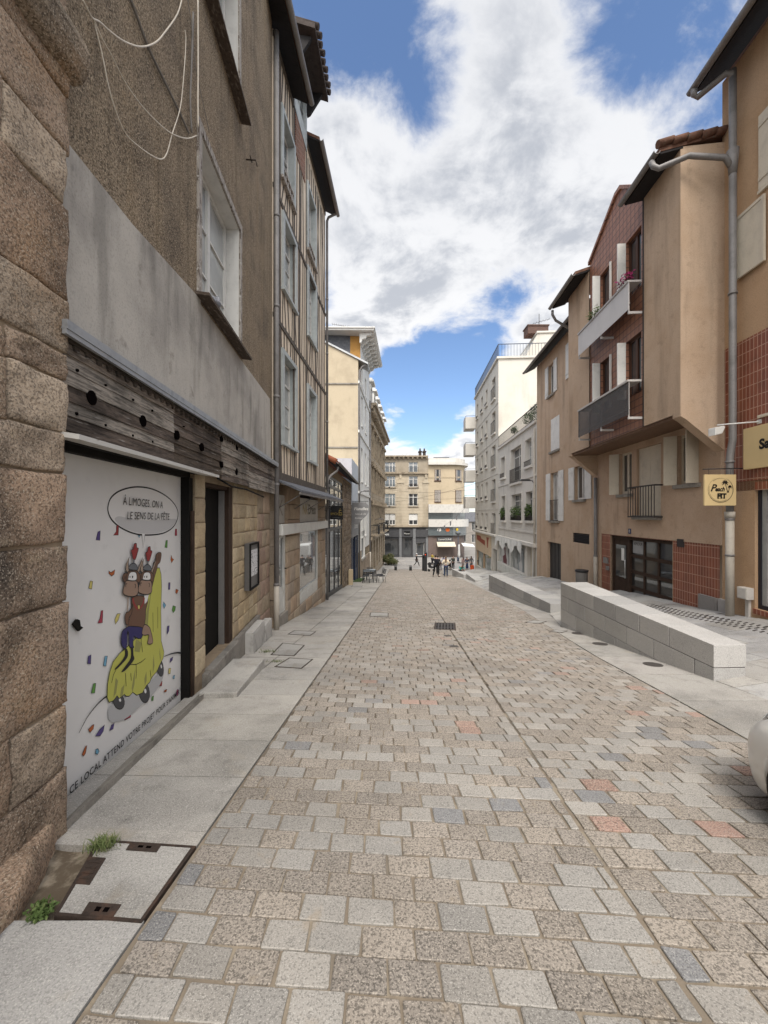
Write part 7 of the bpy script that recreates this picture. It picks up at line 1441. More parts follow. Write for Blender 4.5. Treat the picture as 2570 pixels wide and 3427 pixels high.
for k in range(7): x = cx0 + 0.1 + (cx1 - cx0 - 0.3) * k / 6; w.box(x, x + 0.12, 31.7, 32.0, pz1 + 0.841, pz1 + 0.92)
w.build('chimney', mat('dark_chimney_brick', (0.12, 0.06, 0.045), 0.9, brick=(0.22, 0.07, 0.008, (0.16, 0.13, 0.11), (0.085, 0.045, 0.036), 0.004, 0.5)), L11)
for z in rows[:4]:
    w = MB(); zz = z - 0.55; q = lambda s_, o, z_: F11.p(s_, z_, o)
    w.fbox(F11, -1.3, 0.35, zz - 0.2, zz, 0.001, 1.05); bo = w.build('balcony', m_white10, L11)
    w = MB(); w.fbox(F11, -1.3, 0.35, zz + 0.001, zz + 0.98, 0.96, 1.05); w.fbox(F11, 0.26, 0.35, zz + 0.001, zz + 0.98, 0.002, 0.9599); w.fbox(F11, -1.3, -1.21, zz + 0.001, zz + 0.98, 0.002, 0.9599); w.build('parapet', m_white10, bo)
    w = MB(); w.tube([F11.p(-1.25, zz + 1.12, 1.0), F11.p(0.3, zz + 1.12, 1.0), F11.p(0.3, zz + 1.12, 0.02)], 0.02, 6)
    for s_ in (-1.2, 0.25): w.tube([F11.p(s_, zz + 0.98, 1.0), F11.p(s_, zz + 1.12, 1.0)], 0.012, 5)
    w.build('handrail', m_rail, bo)
w = MB()
for a, b in ((shp[0], shp[0] + 0.12), (4.2, 4.4), (shp[1] - 0.12, shp[1])): w.fbox(F11, a, b, shp[2], shp[3], -0.2, -0.05)
so = w.build('shop_window', plain('peach_shopfront', (0.55, 0.38, 0.25), 0.6), L11); MB().fpoly(F11, [(shp[0], shp[2]), (shp[1], shp[2]), (shp[1], shp[3]), (shp[0], shp[3])], -0.15).build('pane', glass_mat('green_shop_glass', (0.16, 0.2, 0.15), refl=0.1), so)
w = MB(); w.fbox(F11, shp[0] - 0.1, shp[1] + 0.1, -1.95, -0.15, 0.001, 0.06); fa = w.build('shop_fascia', plain('peach_fascia', (0.60, 0.47, 0.33), 0.7), L11)
w = MB(); w.fprism(F11, [(1.4, -0.9), (5.6, -1.2), (5.6, -0.75), (4.0, -0.7), (3.4, -0.45), (1.4, -0.45)], 0.0605, 0.07); w.fprism(F11, [(6.6, -1.3), (6.9, -1.3), (7.1, -0.7), (7.4, -0.4), (6.3, -0.4), (6.5, -0.8)], 0.0605, 0.07); w.build('fascia_emblem', plain('brick_red_letter', (0.30, 0.06, 0.03), 0.6), fa)
MB().fbox(F11, dr11[0] + 0.6, dr11[1], dr11[2], dr11[3], -0.27, -0.22).build('door', m_black, L11)
t = MB(); b = Vector((12.6, 31.8, pz1)); t.tube([b, b + Vector((0, 0, 1.9))], 0.025, 6); t.tube([b + Vector((-0.5, 0, 1.1)), b + Vector((0.9, 0, 1.5))], 0.015, 5)
for k in range(6): c = b + Vector((-0.5 + 0.25 * k, 0, 1.1 + 0.07 * k)); t.tube([c + Vector((0, -0.25, 0)), c + Vector((0, 0.25, 0))], 0.01, 4)
tag(t.build('aerial', m_rail), 'branched television aerial on the apartment building roof', 'aerial')
# flowers on the upper balcony
m_mag = plain('magenta_petal', (0.30, 0.015, 0.11), 0.8)
for k, (u, v, lab, mm) in enumerate(((2092, 938, 'magenta flowers spilling over the white upper balcony screen', m_mag), (1990, 1052, 'small trailing green plant on the far end of the upper balcony', pl_m))):
    a, z = FB.uv(u, v, 0.30); q = MB(); leafball(q, FB.p(a, z + 0.03, 0.30), 0.14, 0.30, 0.16, 170, 0.08, rp); leafball(q, FB.p(a, z - 0.02, 0.28), 0.12, 0.26, 0.12, 60, 0.07, rp, 1)
    tag(q.build('balcony_flowers', [mm, pl_m]), lab, 'flowers')
# ================================================================ END OF THE STREET
Fa = Frame((-14.0, 64.0), (7.2, 64.0)); Fc = Frame((7.22, 64.0), (13.6, 64.0))
zp = road_z(60)
m_stone1 = mat('pale_limestone', (0.50, 0.435, 0.335), 0.92, 0.2, brick=(1.1, 0.5, 0.008, (0.34, 0.28, 0.20), (0.47, 0.405, 0.31), 0.01, 0.5), layers=[(0.5, 5, 0.72, 0.45, 0.72, 0.8), (1.0, 4, (0.20, 0.17, 0.14), 0.60, 0.78, 0.55, (1, 1, 0.4))])
m_greyr = mat('grey_attic_render', (0.37, 0.32, 0.25), 0.92, 0.2, layers=[(0.6, 5, 0.7, 0.45, 0.72, 0.8)], bump=(10, 0.01, 3))
m_yel = mat('yellow_roughcast', (0.50, 0.415, 0.295), 0.94, 0.2, layers=[(0.5, 5, 0.80, 0.45, 0.72, 0.8), (25, 2, 0.8, 0.5, 0.64, 0.5)], bump=(25, 0.006, 3))
m_charc = plain('charcoal_shopfront', (0.07, 0.07, 0.074), 0.6); m_midgrey = plain('grey_pilaster', (0.19, 0.195, 0.20), 0.6)
def ra(u0, u1, v0, v1, f=Fa, o=0.0): return (f.S(u0, o), f.S(u1, o), f.Z(u0, v1, o), f.Z(u0, v0, o))
L12 = thing('stone_building', Fa.p(16, zp - 0.4, -0.1), 'five-storey pale stone building with charcoal shop fronts closing the street', 'building')
zc_ = Fa.Z(1350, 1763); zat = Fa.Z(1350, 1583); zto = Fa.Z(1350, 1530)
hA = [ra(u0 + dx, u1 + dx, v0, v1) for dx in (0, -95, -190) for (u0, u1) in ((1303, 1323), (1368, 1398)) for (v0, v1) in ((1546, 1581), (1593, 1630), (1652, 1694), (1719, 1757))]
hA = [h for h in hA if h[0] > 0.3 and h[1] < Fa.len - 0.3]
sh = [ra(1286, 1333, 1803, 1863), ra(1346, 1378, 1800, 1863), ra(1392, 1420, 1815, 1856), ra(1240, 1280, 1803, 1863)]
sh = [(a, b, zp + 0.15, d) for a, b, c, d in sh]
w = MB(); w.wall(Fa, 0, Fa.len, zc_, zat, [h for h in hA if h[3] < zat], 0.3, 0, 0, back=12); w.build('wall', m_stone1, L12)
w = MB(); w.wall(Fa, 0, Fa.len, zat + 0.001, zto, [h for h in hA if h[3] > zat], 0.3, -0.05, 0, back=12); w.build('attic_wall', m_greyr, L12)
w = MB(); w.wall(Fa, 0, Fa.len, zp - 0.4, zc_ - 0.001, sh, 0.4, 0, 0); w.build('shopfront', m_charc, L12)
for h in hA:
    low = h[3] < Fa.Z(1350, 1700)
    wo = window(Fa, h[0], h[1], h[2], h[3], -0.2, L12, m_shut, m_glass, 2, 0, 0.09, transom=None if low else 0.72, sill=(0.14, 0.14, m_mould, 0.15))
    if low: MB().fbox(Fa, h[0] + 0.05, h[1] - 0.05, h[2] + (h[3] - h[2]) * 0.42, h[3] - 0.05, -0.195, -0.15).build('roller_blind', m_shut, wo)
    else:
        w = MB(); n_ = max(5, int((h[1] - h[0]) / 0.16)); tl_ = 0.75 if h[3] > zat else 0.35; oo = 0.3 if h[3] > zat else 0.14
        for j in range(n_ + 1): x = h[0] - 0.1 + (h[1] - h[0] + 0.18) * j / n_; w.fbox(Fa, x, x + 0.025, h[2] + 0.0, h[2] + tl_, oo - 0.025, oo)
        w.fbox(Fa, h[0] - 0.13, h[1] + 0.13, h[2] + tl_, h[2] + tl_ + 0.04, oo - 0.03, oo + 0.005); w.build('window_railing', m_blackmetal, wo)
w = MB(); w.fbox(Fa, -0.2, Fa.len + 0.0, zto + 0.001, zto + 0.22, -0.5, 0.5); w.fbox(Fa, 0, Fa.len, zat - 0.14, zat + 0.14, 0.001, 0.35); w.fbox(Fa, 0, Fa.len, zc_ - 0.05, zc_ + 0.18, 0.001, 0.3)
for k in range(28): x = Fa.len - 0.4 - k * 0.75; w.fbox(Fa, x, x + 0.25, zto - 0.25, zto, 0.0, 0.4)
w.build('cornice', m_mould, L12)
w = MB()
for uc in (1340, 1425, 1250):
    a = Fa.S(uc); 
    for j in range(4): w.fbox(Fa, a - 0.42 + j * 0.22, a - 0.26 + j * 0.22, zc_ + 0.2, zat - 1.7, 0.001, 0.09)
    w.fbox(Fa, a - 0.55, a + 0.55, zat - 1.69, zat - 1.45, 0.001, 0.16); w.fbox(Fa, a - 0.3, a + 0.3, zat - 1.449, zat - 0.9, 0.001, 0.14); w.fbox(Fa, a - 0.16, a + 0.16, zat - 0.899, zat - 0.15, 0.001, 0.22)
w.build('carved_pilaster', m_stone1, L12)
for k, h in enumerate(sh):
    wo = window(Fa, h[0], h[1], h[2], h[3], -0.3, L12, m_charc if k != 2 else m_shut, m_glass, 2 if k == 0 else 1, 0, 0.08)
for u0, u1 in ((1336, 1344), (1382, 1391), (1425, 1432), (1280, 1285)): w = MB(); w.fbox(Fa, Fa.S(u0), Fa.S(u1), zp - 0.2, zc_ - 0.3, 0.001, 0.12); w.build('shop_pilaster', m_midgrey, L12)
w = MB()
for u0, u1, v0, v1 in ((1284, 1335, 1775, 1797), (1345, 1381, 1775, 1797), (1392, 1432, 1773, 1797)): a, b, c, d = ra(u0, u1, v0, v1); w.fbox(Fa, a, b, c, d, 0.001, 0.18)
fa = w.build('shop_fascia', m_charc, L12)
w = MB(); a, z = Fa.uv(1362, 1784.5); w.fbox(Fa, a - 0.5, a + 0.5, z - 0.35, z + 0.35, 0.181, 0.21); pl_ = w.build('sign_plate', m_signblack, L12); text_obj('lettering', Fa, 'Maison', a, z - 0.05, 0.215, 0.33, m_offwhite, pl_)
w = MB(); a, z = Fa.uv(1293, 1788); put_text(w, Fa, 'eon', a, z, 0.19, 0.55, 0, offset=0.02); w.fbox(Fa, a - 0.5, a + 0.4, z + 0.35, z + 0.55, 0.181, 0.2, 1); w.build('lettering', [m_offwhite, m_signblack], fa)
w = MB(); a, b, c, d = ra(1320, 1378, 1506, 1525); P = Fa.p; w.box8([P(a - 0.1, zto + 0.22, -1), P(b + 0.1, zto + 0.22, -1), P(b + 0.1, zto + 0.22, -5), P(a - 0.1, zto + 0.22, -5), P(a + 0.3, d, -1.8), P(b - 0.2, d, -1.8), P(b - 0.2, d, -5), P(a + 0.3, d, -5)]); w.build('roof_lantern', m_zinc, L12)
for u in (1408.5, 1423):
    w = MB(); a, b, c, d = ra(u - 4, u + 4, 1506, 1525); w.fbox(Fa, a, b, zto + 0.22, d - 0.15, -2, -1); w.fbox(Fa, a - 0.1, b + 0.1, d - 0.15, d, -2.1, -0.9); w.lathe(Fa.p((a + b) / 2, d, -1.5), [(0.15, 0), (0.12, 0.5)], 8); w.build('chimney', mat('sooty_brick', (0.055, 0.045, 0.04), 0.9), L12)
# rounded corner building
L13 = thing('corner_building', Fc.p(3, zp - 0.4, -0.1), 'rounded yellow roughcast corner building with white loggia bands and a cafe', 'building')
def curvef(o, rr=3.0, n=10):   # plan line: straight, then a quarter round to the right
    L = 13.75 - rr; pts = [Vector((7.22, 64.0 - o)), Vector((L, 64.0 - o))]
    for i in range(1, n + 1): t_ = i / n * math.pi / 2; pts.append(Vector((L + math.sin(t_) * (rr + o), 64 + rr - math.cos(t_) * (rr + o))))
    pts.append(Vector((13.75 + o, 80.0))); return pts
def band(mb, z0, z1, o, m=0, inner=None):
    a = curvef(o); b = curvef(inner if inner is not None else o - 0.3); n = len(a)
    vs_ = [(p.x, p.y, z0) for p in a] + [(p.x, p.y, z1) for p in a] + [(p.x, p.y, z1) for p in b] + [(p.x, p.y, z0) for p in b]
    fs = [];
    for i in range(n - 1): fs += [(i, i + 1, n + i + 1, n + i), (n + i, n + i + 1, 2 * n + i + 1, 2 * n + i), (3 * n + i, 3 * n + i + 1, i + 1, i)]
    fs += [(0, n, 2 * n, 3 * n)]
    mb.add(vs_, fs, m); return mb
zz = lambda v: Fc.Z(1480, v)
w = MB(); band(w, zz(1690), zz(1556), 0.0, inner=-5.5); w.build('wall', m_yel, L13)
w = MB(); band(w, zz(1556) + 0.001, zz(1547), 0.55, inner=-5); band(w, zz(1547) + 0.001, zz(1533), 0.05, inner=-5); w.build('cornice', m_white10, L13)
w = MB(); band(w, zz(1596) - 0.05, zz(1596) + 0.05, 0.05); band(w, zz(1600), zz(1600) + 0.1, 0.04); w.build('string_course', m_yel, L13)
w = MB(); w.poly([(7.3, 64.5, zz(1533) + 0.02), (12.5, 64.5, zz(1533) + 0.02), (12.5, 70, zz(1520)), (7.3, 70, zz(1520))]); w.box(8.4, 11, 66, 67, zz(1533), zz(1524)); w.build('roof', m_slate, L13)
for u0, u1 in ((1455, 1474), (1537, 1552)):
    for v0, v1, k in ((1572, 1608, 0), (1641, 1679, 1)):
        a, b, c, d = ra(u0, u1, v0, v1, Fc)
        fw_ = Fc if u0 < 1500 else Frame((11.68, 64.07), (12.757, 64.70)); off = 0.02
        if u0 > 1500: a, b = 0.1, 1.25
        w = MB(); w.fbox(fw_, a - 0.1, b + 0.1, c - 0.15, c - 0.02, -0.1, 0.12); w.fbox(fw_, a - 0.05, b + 0.05, c - 0.02, d + 0.05, -0.1, 0.015); wo = w.build('window', m_brownwin, L13)
        MB().fbox(fw_, a + 0.3, b - 0.3, c + 0.05, d - 0.03, 0.0151, 0.03).build('pane', m_glass, wo)
        if k: w = MB(); w.fbox(fw_, a, (a + b) / 2 - 0.01, c, d, 0.031, 0.06); w.fbox(fw_, (a + b) / 2 + 0.01, b, c, d, 0.031, 0.06); w.build('shutter', m_peelwood, wo)
        else: w = MB(); w.fbox(fw_, a, a + 0.28, c, d, 0.031, 0.06); w.fbox(fw_, b - 0.28, b, c, d, 0.031, 0.06); w.build('shutter', m_peelwood, wo)
w = MB(); band(w, zz(1716), zz(1688), 0.75, inner=-0.5); band(w, zz(1763), zz(1738), 0.65, inner=-0.5); w.build('loggia_band', plain('white_loggia', (0.60, 0.58, 0.54), 0.8), L13)
w = MB(); band(w, zz(1738) + 0.001, zz(1716) - 0.001, 0.1, inner=-0.6); band(w, zz(1792), zz(1763) - 0.001, 0.3, inner=-0.6); gl = w.build('glazing_band', glass_mat('blue_grey_glass', (0.10, 0.12, 0.125), refl=0.2), L13)
w = MB()
for k, (u, v, r_, sx) in enumerate(((1470, 1773, 6, 1.1), (1498, 1773, 6.5, 1.05), (1530, 1772, 5, 0.8))):
    a, z = Fc.uv(u, v, 0.34); rr = r_ / F * 64; w.fpoly(Fc, [(a + rr * sx * math.cos(i * 0.524), z + rr * math.sin(i * 0.524)) for i in range(12)], 0.31, k)
a, z = Fc.uv(1547, 1777, 0.34); rr = 0.36
for i in range(14):
    t0, t1 = i * 6.283 / 14, (i + 1) * 6.283 / 14; h_ = lambda t_, s_: (a + s_ * 0.028 * 16 * math.sin(t_) ** 3 * rr / 0.5, z + s_ * 0.028 * (13 * math.cos(t_) - 5 * math.cos(2 * t_) - 2 * math.cos(3 * t_)) * rr / 0.5 * 1.25)
    if Fc.p(a, z).x < 12: w.fpoly(Fc, [h_(t0, 1.0), h_(t0, 0.75), h_(t1, 0.75), h_(t1, 1.0)], 0.31, 0)
w.build('window_sticker', [m_offwhite, plain('orange_sticker', (0.55, 0.12, 0.02)), plain('yellow_sticker', (0.6, 0.42, 0.03))], gl)
w = MB(); w.wall(Frame((7.22, 64.0), (10.8, 64.0)), 0.001, 3.55, zp - 0.4, zz(1792) - 0.001, [(1.15, 3.2, zp + 0.1, zz(1822))], 0.5, -0.05, 0); w.fbox(Fc, 0, 0.75, zp - 0.4, zz(1690) - 0.1, -0.3, 0.06); w.build('ground_wall', plain('mauve_brown_stone', (0.17, 0.13, 0.115), 0.8), L13)
w = MB(); band(w, zp - 0.4, zz(1792) - 0.001, -0.06, inner=-0.3); w.build('corner_wall', plain('brown_grey_stone', (0.16, 0.125, 0.11), 0.8), L13)
w = MB(); a0_, a1_ = Fc.S(1462), Fc.S(1515); w.fbox(Fc, a0_, a1_, zz(1812), zz(1797), 0.001, 0.1); fa = w.build('cafe_fascia', m_charc, L13); w = MB(); put_text(w, Fc, 'LemieCLINE', (a0_ + a1_) / 2, zz(1805), 0.11, 0.42, 0); w.build('lettering', m_offwhite, fa)
w = MB(); P = Fc.p; a0_, a1_ = Fc.S(1461), Fc.S(1521); w.box8([P(a0_, zz(1826) - 0.1, 1.3), P(a1_, zz(1826) - 0.1, 1.3), P(a1_, zz(1815), 0.06), P(a0_, zz(1815), 0.06), P(a0_, zz(1826), 1.3), P(a1_, zz(1826), 1.3), P(a1_, zz(1815) + 0.08, 0.06), P(a0_, zz(1815) + 0.08, 0.06)]); w.build('awning', plain('cream_awning', (0.62, 0.56, 0.45), 0.8), L13)
w = MB(); w.fbox(Fc, 1.2, 3.4, zp + 0.1, zz(1823), -0.56, -0.5); bx_ = w.build('cafe_interior', plain('cafe_dark', (0.03, 0.022, 0.018), 0.8), L13)
w = MB(); rs = random.Random(3)
for j in range(3):
    for i in range(7): a = 1.35 + i * 0.28; z = zp + 1.2 + j * 0.42; w.fbox(Fc, a, a + 0.2, z, z + 0.14, -0.4995, -0.44)
w.build('shelf_goods', plain('warm_goods', (0.35, 0.2, 0.1), 0.7, layers=[(2.0, 1, (0.5, 0.45, 0.35), 0.45, 0.55, 0.9)]), bx_)
t = thing('cafe_awning', (13.3, 63.5, zz(1822)), 'white folding awning on the right of the rounded cafe corner', 'awning'); w = MB(); w.box8([(12.4, 61.3, zz(1822) - 0.1), (14.2, 61.2, zz(1822) - 0.2), (14.4, 63.5, zz(1822) + 0.02), (12.6, 63.9, zz(1822) + 0.18), (12.4, 61.3, zz(1822)), (14.2, 61.2, zz(1822) - 0.12), (14.4, 63.5, zz(1822) + 0.1), (12.6, 63.9, zz(1822) + 0.26)]); w.build('awning_cloth', m_white5, t)
for x_ in (12.6, 14.1): w = MB(); w.tube([(x_, 63.8, zz(1822) - 0.1), (x_, 61.5, zz(1822) - 0.15)], 0.03, 6); w.build('awning_arm', m_rail, t)
# grey house far behind, in the gap
Fd = Frame((12.0, 92.0), (30.0, 88.0)); L14 = thing('grey_house', Fd.p(6, zp - 1, -0.1), 'low grey house with a dark slate roof far behind in the gap', 'house')
zt_ = EYE + (HV - 1745) / F * 92; w = MB(); hd = [(x, x + 1.1, z, z + 1.9) for x in (1.2, 3.6, 6.0, 8.4, 10.8, 13.2) for z in (zp + 0.5, zp + 3.3)]
w.wall(Fd, 0, 18, zp - 1, zt_, hd, 0.3, 0, 0, back=8); w.build('wall', plain('dull_grey_render', (0.30, 0.275, 0.25), 0.9), L14)
for h in hd: window(Fd, h[0], h[1], h[2], h[3], -0.2, L14, m_whitepaint, m_glass, 2, 0, 0.07)
w = MB(); P = Fd.p; w.box8([P(-0.3, zt_, 0.3), P(18.3, zt_, 0.3), P(18.3, zt_, -8), P(-0.3, zt_, -8), P(0.4, zt_ + 2.2, -0.8), P(17.6, zt_ + 2.2, -0.8), P(17.6, zt_ + 2.2, -7), P(0.4, zt_ + 2.2, -7)]); w.build('roof', m_slate, L14)

# ================================================================ GRANITE BENCH WALLS
m_gran = mat('grey_granite', (1, 1, 1), 0.8, 0.3, attr='tint_only', layers=[(1.5, 5, 0.82, 0.45, 0.75, 0.8), (120, 2, 0.55, 0.50, 0.62, 0.8), (160, 2, (0.55, 0.54, 0.53), 0.54, 0.66, 0.5)], bump=(90, 0.0012, 3))
def bench_wall(far, near, wid_far, wid_near, ztf, ztn, label, courses=3, blk=0.62):
    """low wall stepping out of the slope; far/near: road-side foot corners (x, y)"""
    (xf, yf), (xn, yn) = far, near; f = Frame(far, near); L = f.len
    base = f.p(L / 2, min(road_z(yf), road_z(yn)), -0.2); t = thing('granite_wall', base, label, 'low wall', 'granite walls stepping down the street')
    r_ = random.Random(label); mb = MB()
    def top(s): return ztf + (ztn - ztf) * s / L
    def back(s): return wid_far + (wid_near - wid_far) * s / L
    hc = 0.30; zlow = road_z(yf) - 0.25
    # top course follows the top; lower courses stay level
    s = 0.0; cuts = [0.0]
    while s < L - 0.02:
        s += blk * r_.uniform(0.9, 1.15)
        if L - s < blk * 0.5: s = L
        cuts.append(min(s, L))
    def blockq(a, b, z0a, z0b, z1a, z1b, o0a, o0b, tint, gap=0.007):
        P = f.p; a += gap; b -= gap
        mb.box8([P(a, z0a, 0), P(b, z0b, 0), P(b, z0b, -o0b), P(a, z0a, -o0a), P(a, z1a, 0), P(b, z1b, 0), P(b, z1b, -o0b), P(a, z1a, -o0a)], 0, tint)
    tints = [(0.40, 0.393, 0.38), (0.45, 0.438, 0.42), (0.35, 0.345, 0.335), (0.41, 0.40, 0.38)]
    for a, b in zip(cuts, cuts[1:]): blockq(a, b, top(a) - hc + 0.006, top(b) - hc + 0.006, top(a), top(b), back(a), back(b), r_.choice(tints))
    for k in range(1, courses + 1):
        off = blk * 0.5 * (k % 2)
        cs = [0.0] + [c - off for c in cuts[1:] if 0.1 < c - off < L - 0.1] + [L]
        for a, b in zip(cs, cs[1:]): blockq(a, b, top(a) - hc * (k + 1) + 0.003, top(b) - hc * (k + 1) + 0.003, top(a) - hc * k - 0.003, top(b) - hc * k - 0.003, back(a) - 0.004, back(b) - 0.004, r_.choice(tints))
    mb.build('wall_block', m_gran, t, bevel=0.006)
    co = MB(); P = f.p; i_ = 0.012; lo = zlow - 0.2; co.box8([P(i_, lo, -i_), P(L - i_, lo, -i_), P(L - i_, lo, -back(L) + i_), P(i_, lo, -back(0) + i_), P(i_, top(0) - i_, -i_), P(L - i_, top(L) - i_, -i_), P(L - i_, top(L) - i_, -back(L) + i_), P(i_, top(0) - i_, -back(0) + i_)]); co.build('wall_core', mat('dark_joint', (0.05, 0.042, 0.04), 0.9), t)
    return t
bench_wall((4.08, 9.05), (4.27, 5.06), 0.62, 0.44, 0.035, -0.09, 'longest granite wall beside the street, nearest the white car', 3, 0.62)
bench_wall((4.98, 18.6), (4.70, 11.05), 0.60, 0.75, -1.25, -0.92, 'second granite wall, behind the nearest one, tall at its far end', 2, 0.75)
bench_wall((5.95, 28.4), (5.76, 24.7), 0.75, 1.5, -2.68, -2.55, 'short granite wedge wall between the second wall and seated people', 1, 0.8)
bench_wall((5.70, 32.8), (5.98, 29.4), 0.6, 0.95, -2.96, -2.92, 'granite wall where the person in a dark jacket sits', 2, 0.8)
bench_wall((5.9, 39.5), (5.35, 35.8), 0.6, 0.9, -3.35, -3.30, 'farthest granite wall behind the standing couple', 2, 0.8)

# ================================================================ COVERS, GRATES
m_rust = mat('rusty_cast_iron', (0.05, 0.036, 0.029), 0.75, 0.4, 0.3, layers=[(12, 4, (0.10, 0.055, 0.036), 0.5, 0.68, 0.6), (40, 3, 0.6, 0.5, 0.66, 0.7)], bump=(60, 0.003, 3))
m_iron = mat('dark_cast_iron', (0.085, 0.075, 0.068), 0.6, 0.5, 0.4, layers=[(20, 3, 0.6, 0.5, 0.66, 0.7)], bump=(50, 0.003, 3))
def gpt(u, v): return ground_pt(u, v)
class Quad:
    """a four-cornered patch of the sloping pavement, with points (a along one way, b along the other)"""
    def __init__(s, pts): s.q = [Vector(p) for p in pts]
    def p(s, a, b, h=0.0):
        q = s.q; v = q[0] * (1 - a) * (1 - b) + q[1] * a * (1 - b) + q[2] * a * b + q[3] * (1 - a) * b; return Vector((v.x, v.y, v.z + h))
    def box(s, mb, a0, a1, b0, b1, h0, h1, m=0, tint=None): mb.box8([s.p(a0, b0, h0), s.p(a1, b0, h0), s.p(a1, b1, h0), s.p(a0, b1, h0), s.p(a0, b0, h1), s.p(a1, b0, h1), s.p(a1, b1, h1), s.p(a0, b1, h1)], m, tint)
def cover(corners, label, name='manhole_cover', fw=0.05, slabfill=True, handles=(), group=None, lift=0.0, cat='manhole cover'):
    Q = Quad([Vector((p.x, p.y, H(p.x, p.y) + lift)) for p in (gpt(*c) if not isinstance(c, Vector) else c for c in corners)]); ctr = Q.p(0.5, 0.5)
    t = thing(name, ctr, label, cat, group); mb = MB(); e = fw
    ex = (Q.q[1] - Q.q[0]).length; ey = (Q.q[3] - Q.q[0]).length; ea, eb = fw / ex, fw / ey
    for a0, a1, b0, b1 in ((0, 1, 0, eb), (0, 1, 1 - eb, 1), (0, ea, eb, 1 - eb), (1 - ea, 1, eb, 1 - eb)): Q.box(mb, a0, a1, b0, b1, -0.03, 0.006)
    mb.build('cover_frame', m_rust, t)
    mb = MB(); Q.box(mb, ea + 0.004, 1 - ea - 0.004, eb + 0.004, 1 - eb - 0.004, -0.03, 0.004, 0, (0.34, 0.33, 0.31)); mb.build('cover_slab', m_slab if slabfill else m_iron, t)
    return t, Q
# big inspection cover in the foreground
cv, Q = cover([(180, 3066), (474, 3090), (656, 2834), (330, 2812)], 'large granite inspection cover in a rusty frame in the foreground', fw=0.015)
for a0, a1, b0, b1 in ((0.30, 0.66, 0.02, 0.16), (0.34, 0.66, 0.86, 0.985), (0.01, 0.19, 0.36, 0.72)):
    mb = MB(); Q.box(mb, a0, a1, b0, b1, -0.02, 0.0085); pl_ = mb.build('handle_plate', m_rust, cv); mb = MB()
    if a0 > 0.2:
        for k in (0.42, 0.68): Q.box(mb, a0 + (a1 - a0) * (k - 0.10), a0 + (a1 - a0) * (k + 0.06), b0 + 0.045, b1 - 0.045, -0.01, 0.0092)
        mb.build('key_slot', MATS['hole_black'], pl_)
    else:
        for k in range(4): Q.box(mb, a0 + 0.03, a1 - 0.03, b0 + (b1 - b0) * (0.16 + 0.2 * k), b0 + (b1 - b0) * (0.24 + 0.2 * k), 0.0, 0.0125)
        mb.build('raised_letter', m_rust, pl_)
# earth along the foot of the old wall, tufts of weeds
mb = MB(); r_ = random.Random(3); vs_ = []
for i in range(15):
    y = 1.45 + 0.062 * i
    for j in range(5): vs_.append((-2.0 + 0.24 * j + 0.02 * math.sin(i * 1.7), y, road_z(y) - 0.045 + 0.012 * r_.random() + (0.03 if j == 0 else 0)))
mb.add(vs_, [(5 * i + j, 5 * i + j + 1, 5 * i + j + 6, 5 * i + j + 5) for i in range(14) for j in range(4)], 0, True, tint=(0.50, 0.47, 0.43)); tag(mb.build('earth_gap', m_sand), kind='structure')
m_weed = mat('weed_leaf', (0.06, 0.095, 0.025), 0.8, layers=[(30, 3, (0.15, 0.17, 0.07), 0.5, 0.66, 0.7)]); m_grass = mat('dry_grass_blade', (0.10, 0.13, 0.045), 0.85, layers=[(25, 3, (0.26, 0.24, 0.13), 0.5, 0.66, 0.8)])
def grass_tuft(u, v, n, ln, label, spread=0.05, lift=0.0):
    mb = MB(); r_ = random.Random(int(u)); c = gpt(u, v)
    for _ in range(n):
        a = r_.uniform(0, 6.283); l_ = ln * r_.uniform(0.5, 1.2); tl = r_.uniform(0.3, 1.1); b = c + Vector((r_.gauss(0, spread), r_.gauss(0, spread * 0.7), 0)); b.z = H(b.x, b.y) - 0.005; d = Vector((math.cos(a) * tl, math.sin(a) * tl, 1)).normalized(); sd_ = Vector((-math.sin(a), math.cos(a), 0)) * 0.0025; m_ = b + d * l_ * 0.55; e = b + Vector((math.cos(a) * tl, math.sin(a) * tl, 0.55)).normalized() * l_
        mb.add([b - sd_, b + sd_, m_ + sd_ * 0.8, m_ - sd_ * 0.8, e], [(0, 1, 2, 3), (3, 2, 4)])
    return tag(mb.build('grass_tuft', m_grass), label, 'weed', 'weeds in the pavement joints')
grass_tuft(342, 2835, 300, 0.065, 'tuft of pale grass at the far corner of the rusty framed cover', 0.035)
def weed(u, v, n, size, rx, rz, label):
    mb = MB(); r_ = random.Random(int(v)); c = gpt(u, v); leafball(mb, c + Vector((0, 0, rz * 0.7)), rx, rx * 0.9, rz, n, size, r_); return tag(mb.build('weed_plant', m_weed), label, 'weed', 'weeds in the pavement joints')
weed(135, 3062, 300, 0.02, 0.05, 0.028, 'leafy green weed against the wall foot by the near cover corner')
grass_tuft(893, 2182, 130, 0.06, 'small grass tuft beside the white meter boxes', 0.07)
grass_tuft(925, 2215, 90, 0.05, 'small grass tuft by the first of the far pavement covers', 0.06)
for k, c in enumerate(([(918, 2232), (1010, 2238), (1048, 2207), (968, 2202)], [(905, 2192), (985, 2196), (1020, 2160), (945, 2152)], [(962, 2123), (1038, 2128), (1058, 2114), (985, 2110)], [(1236, 2063), (1300, 2065), (1300, 2052), (1240, 2050)], [(1174, 1964), (1210, 1965), (1214, 1960), (1180, 1959)])):
    cover(c, ['slab-filled pavement cover nearest the granite doorstep', 'slab-filled pavement cover beside the meter boxes', 'narrow slab-filled cover by the half-timbered shop door', 'square slab-filled cover in the setts below the cafe tables', 'thin pavement cover by the pale wooden planter'][k], fw=0.02, group='slab-filled covers along the left pavement')
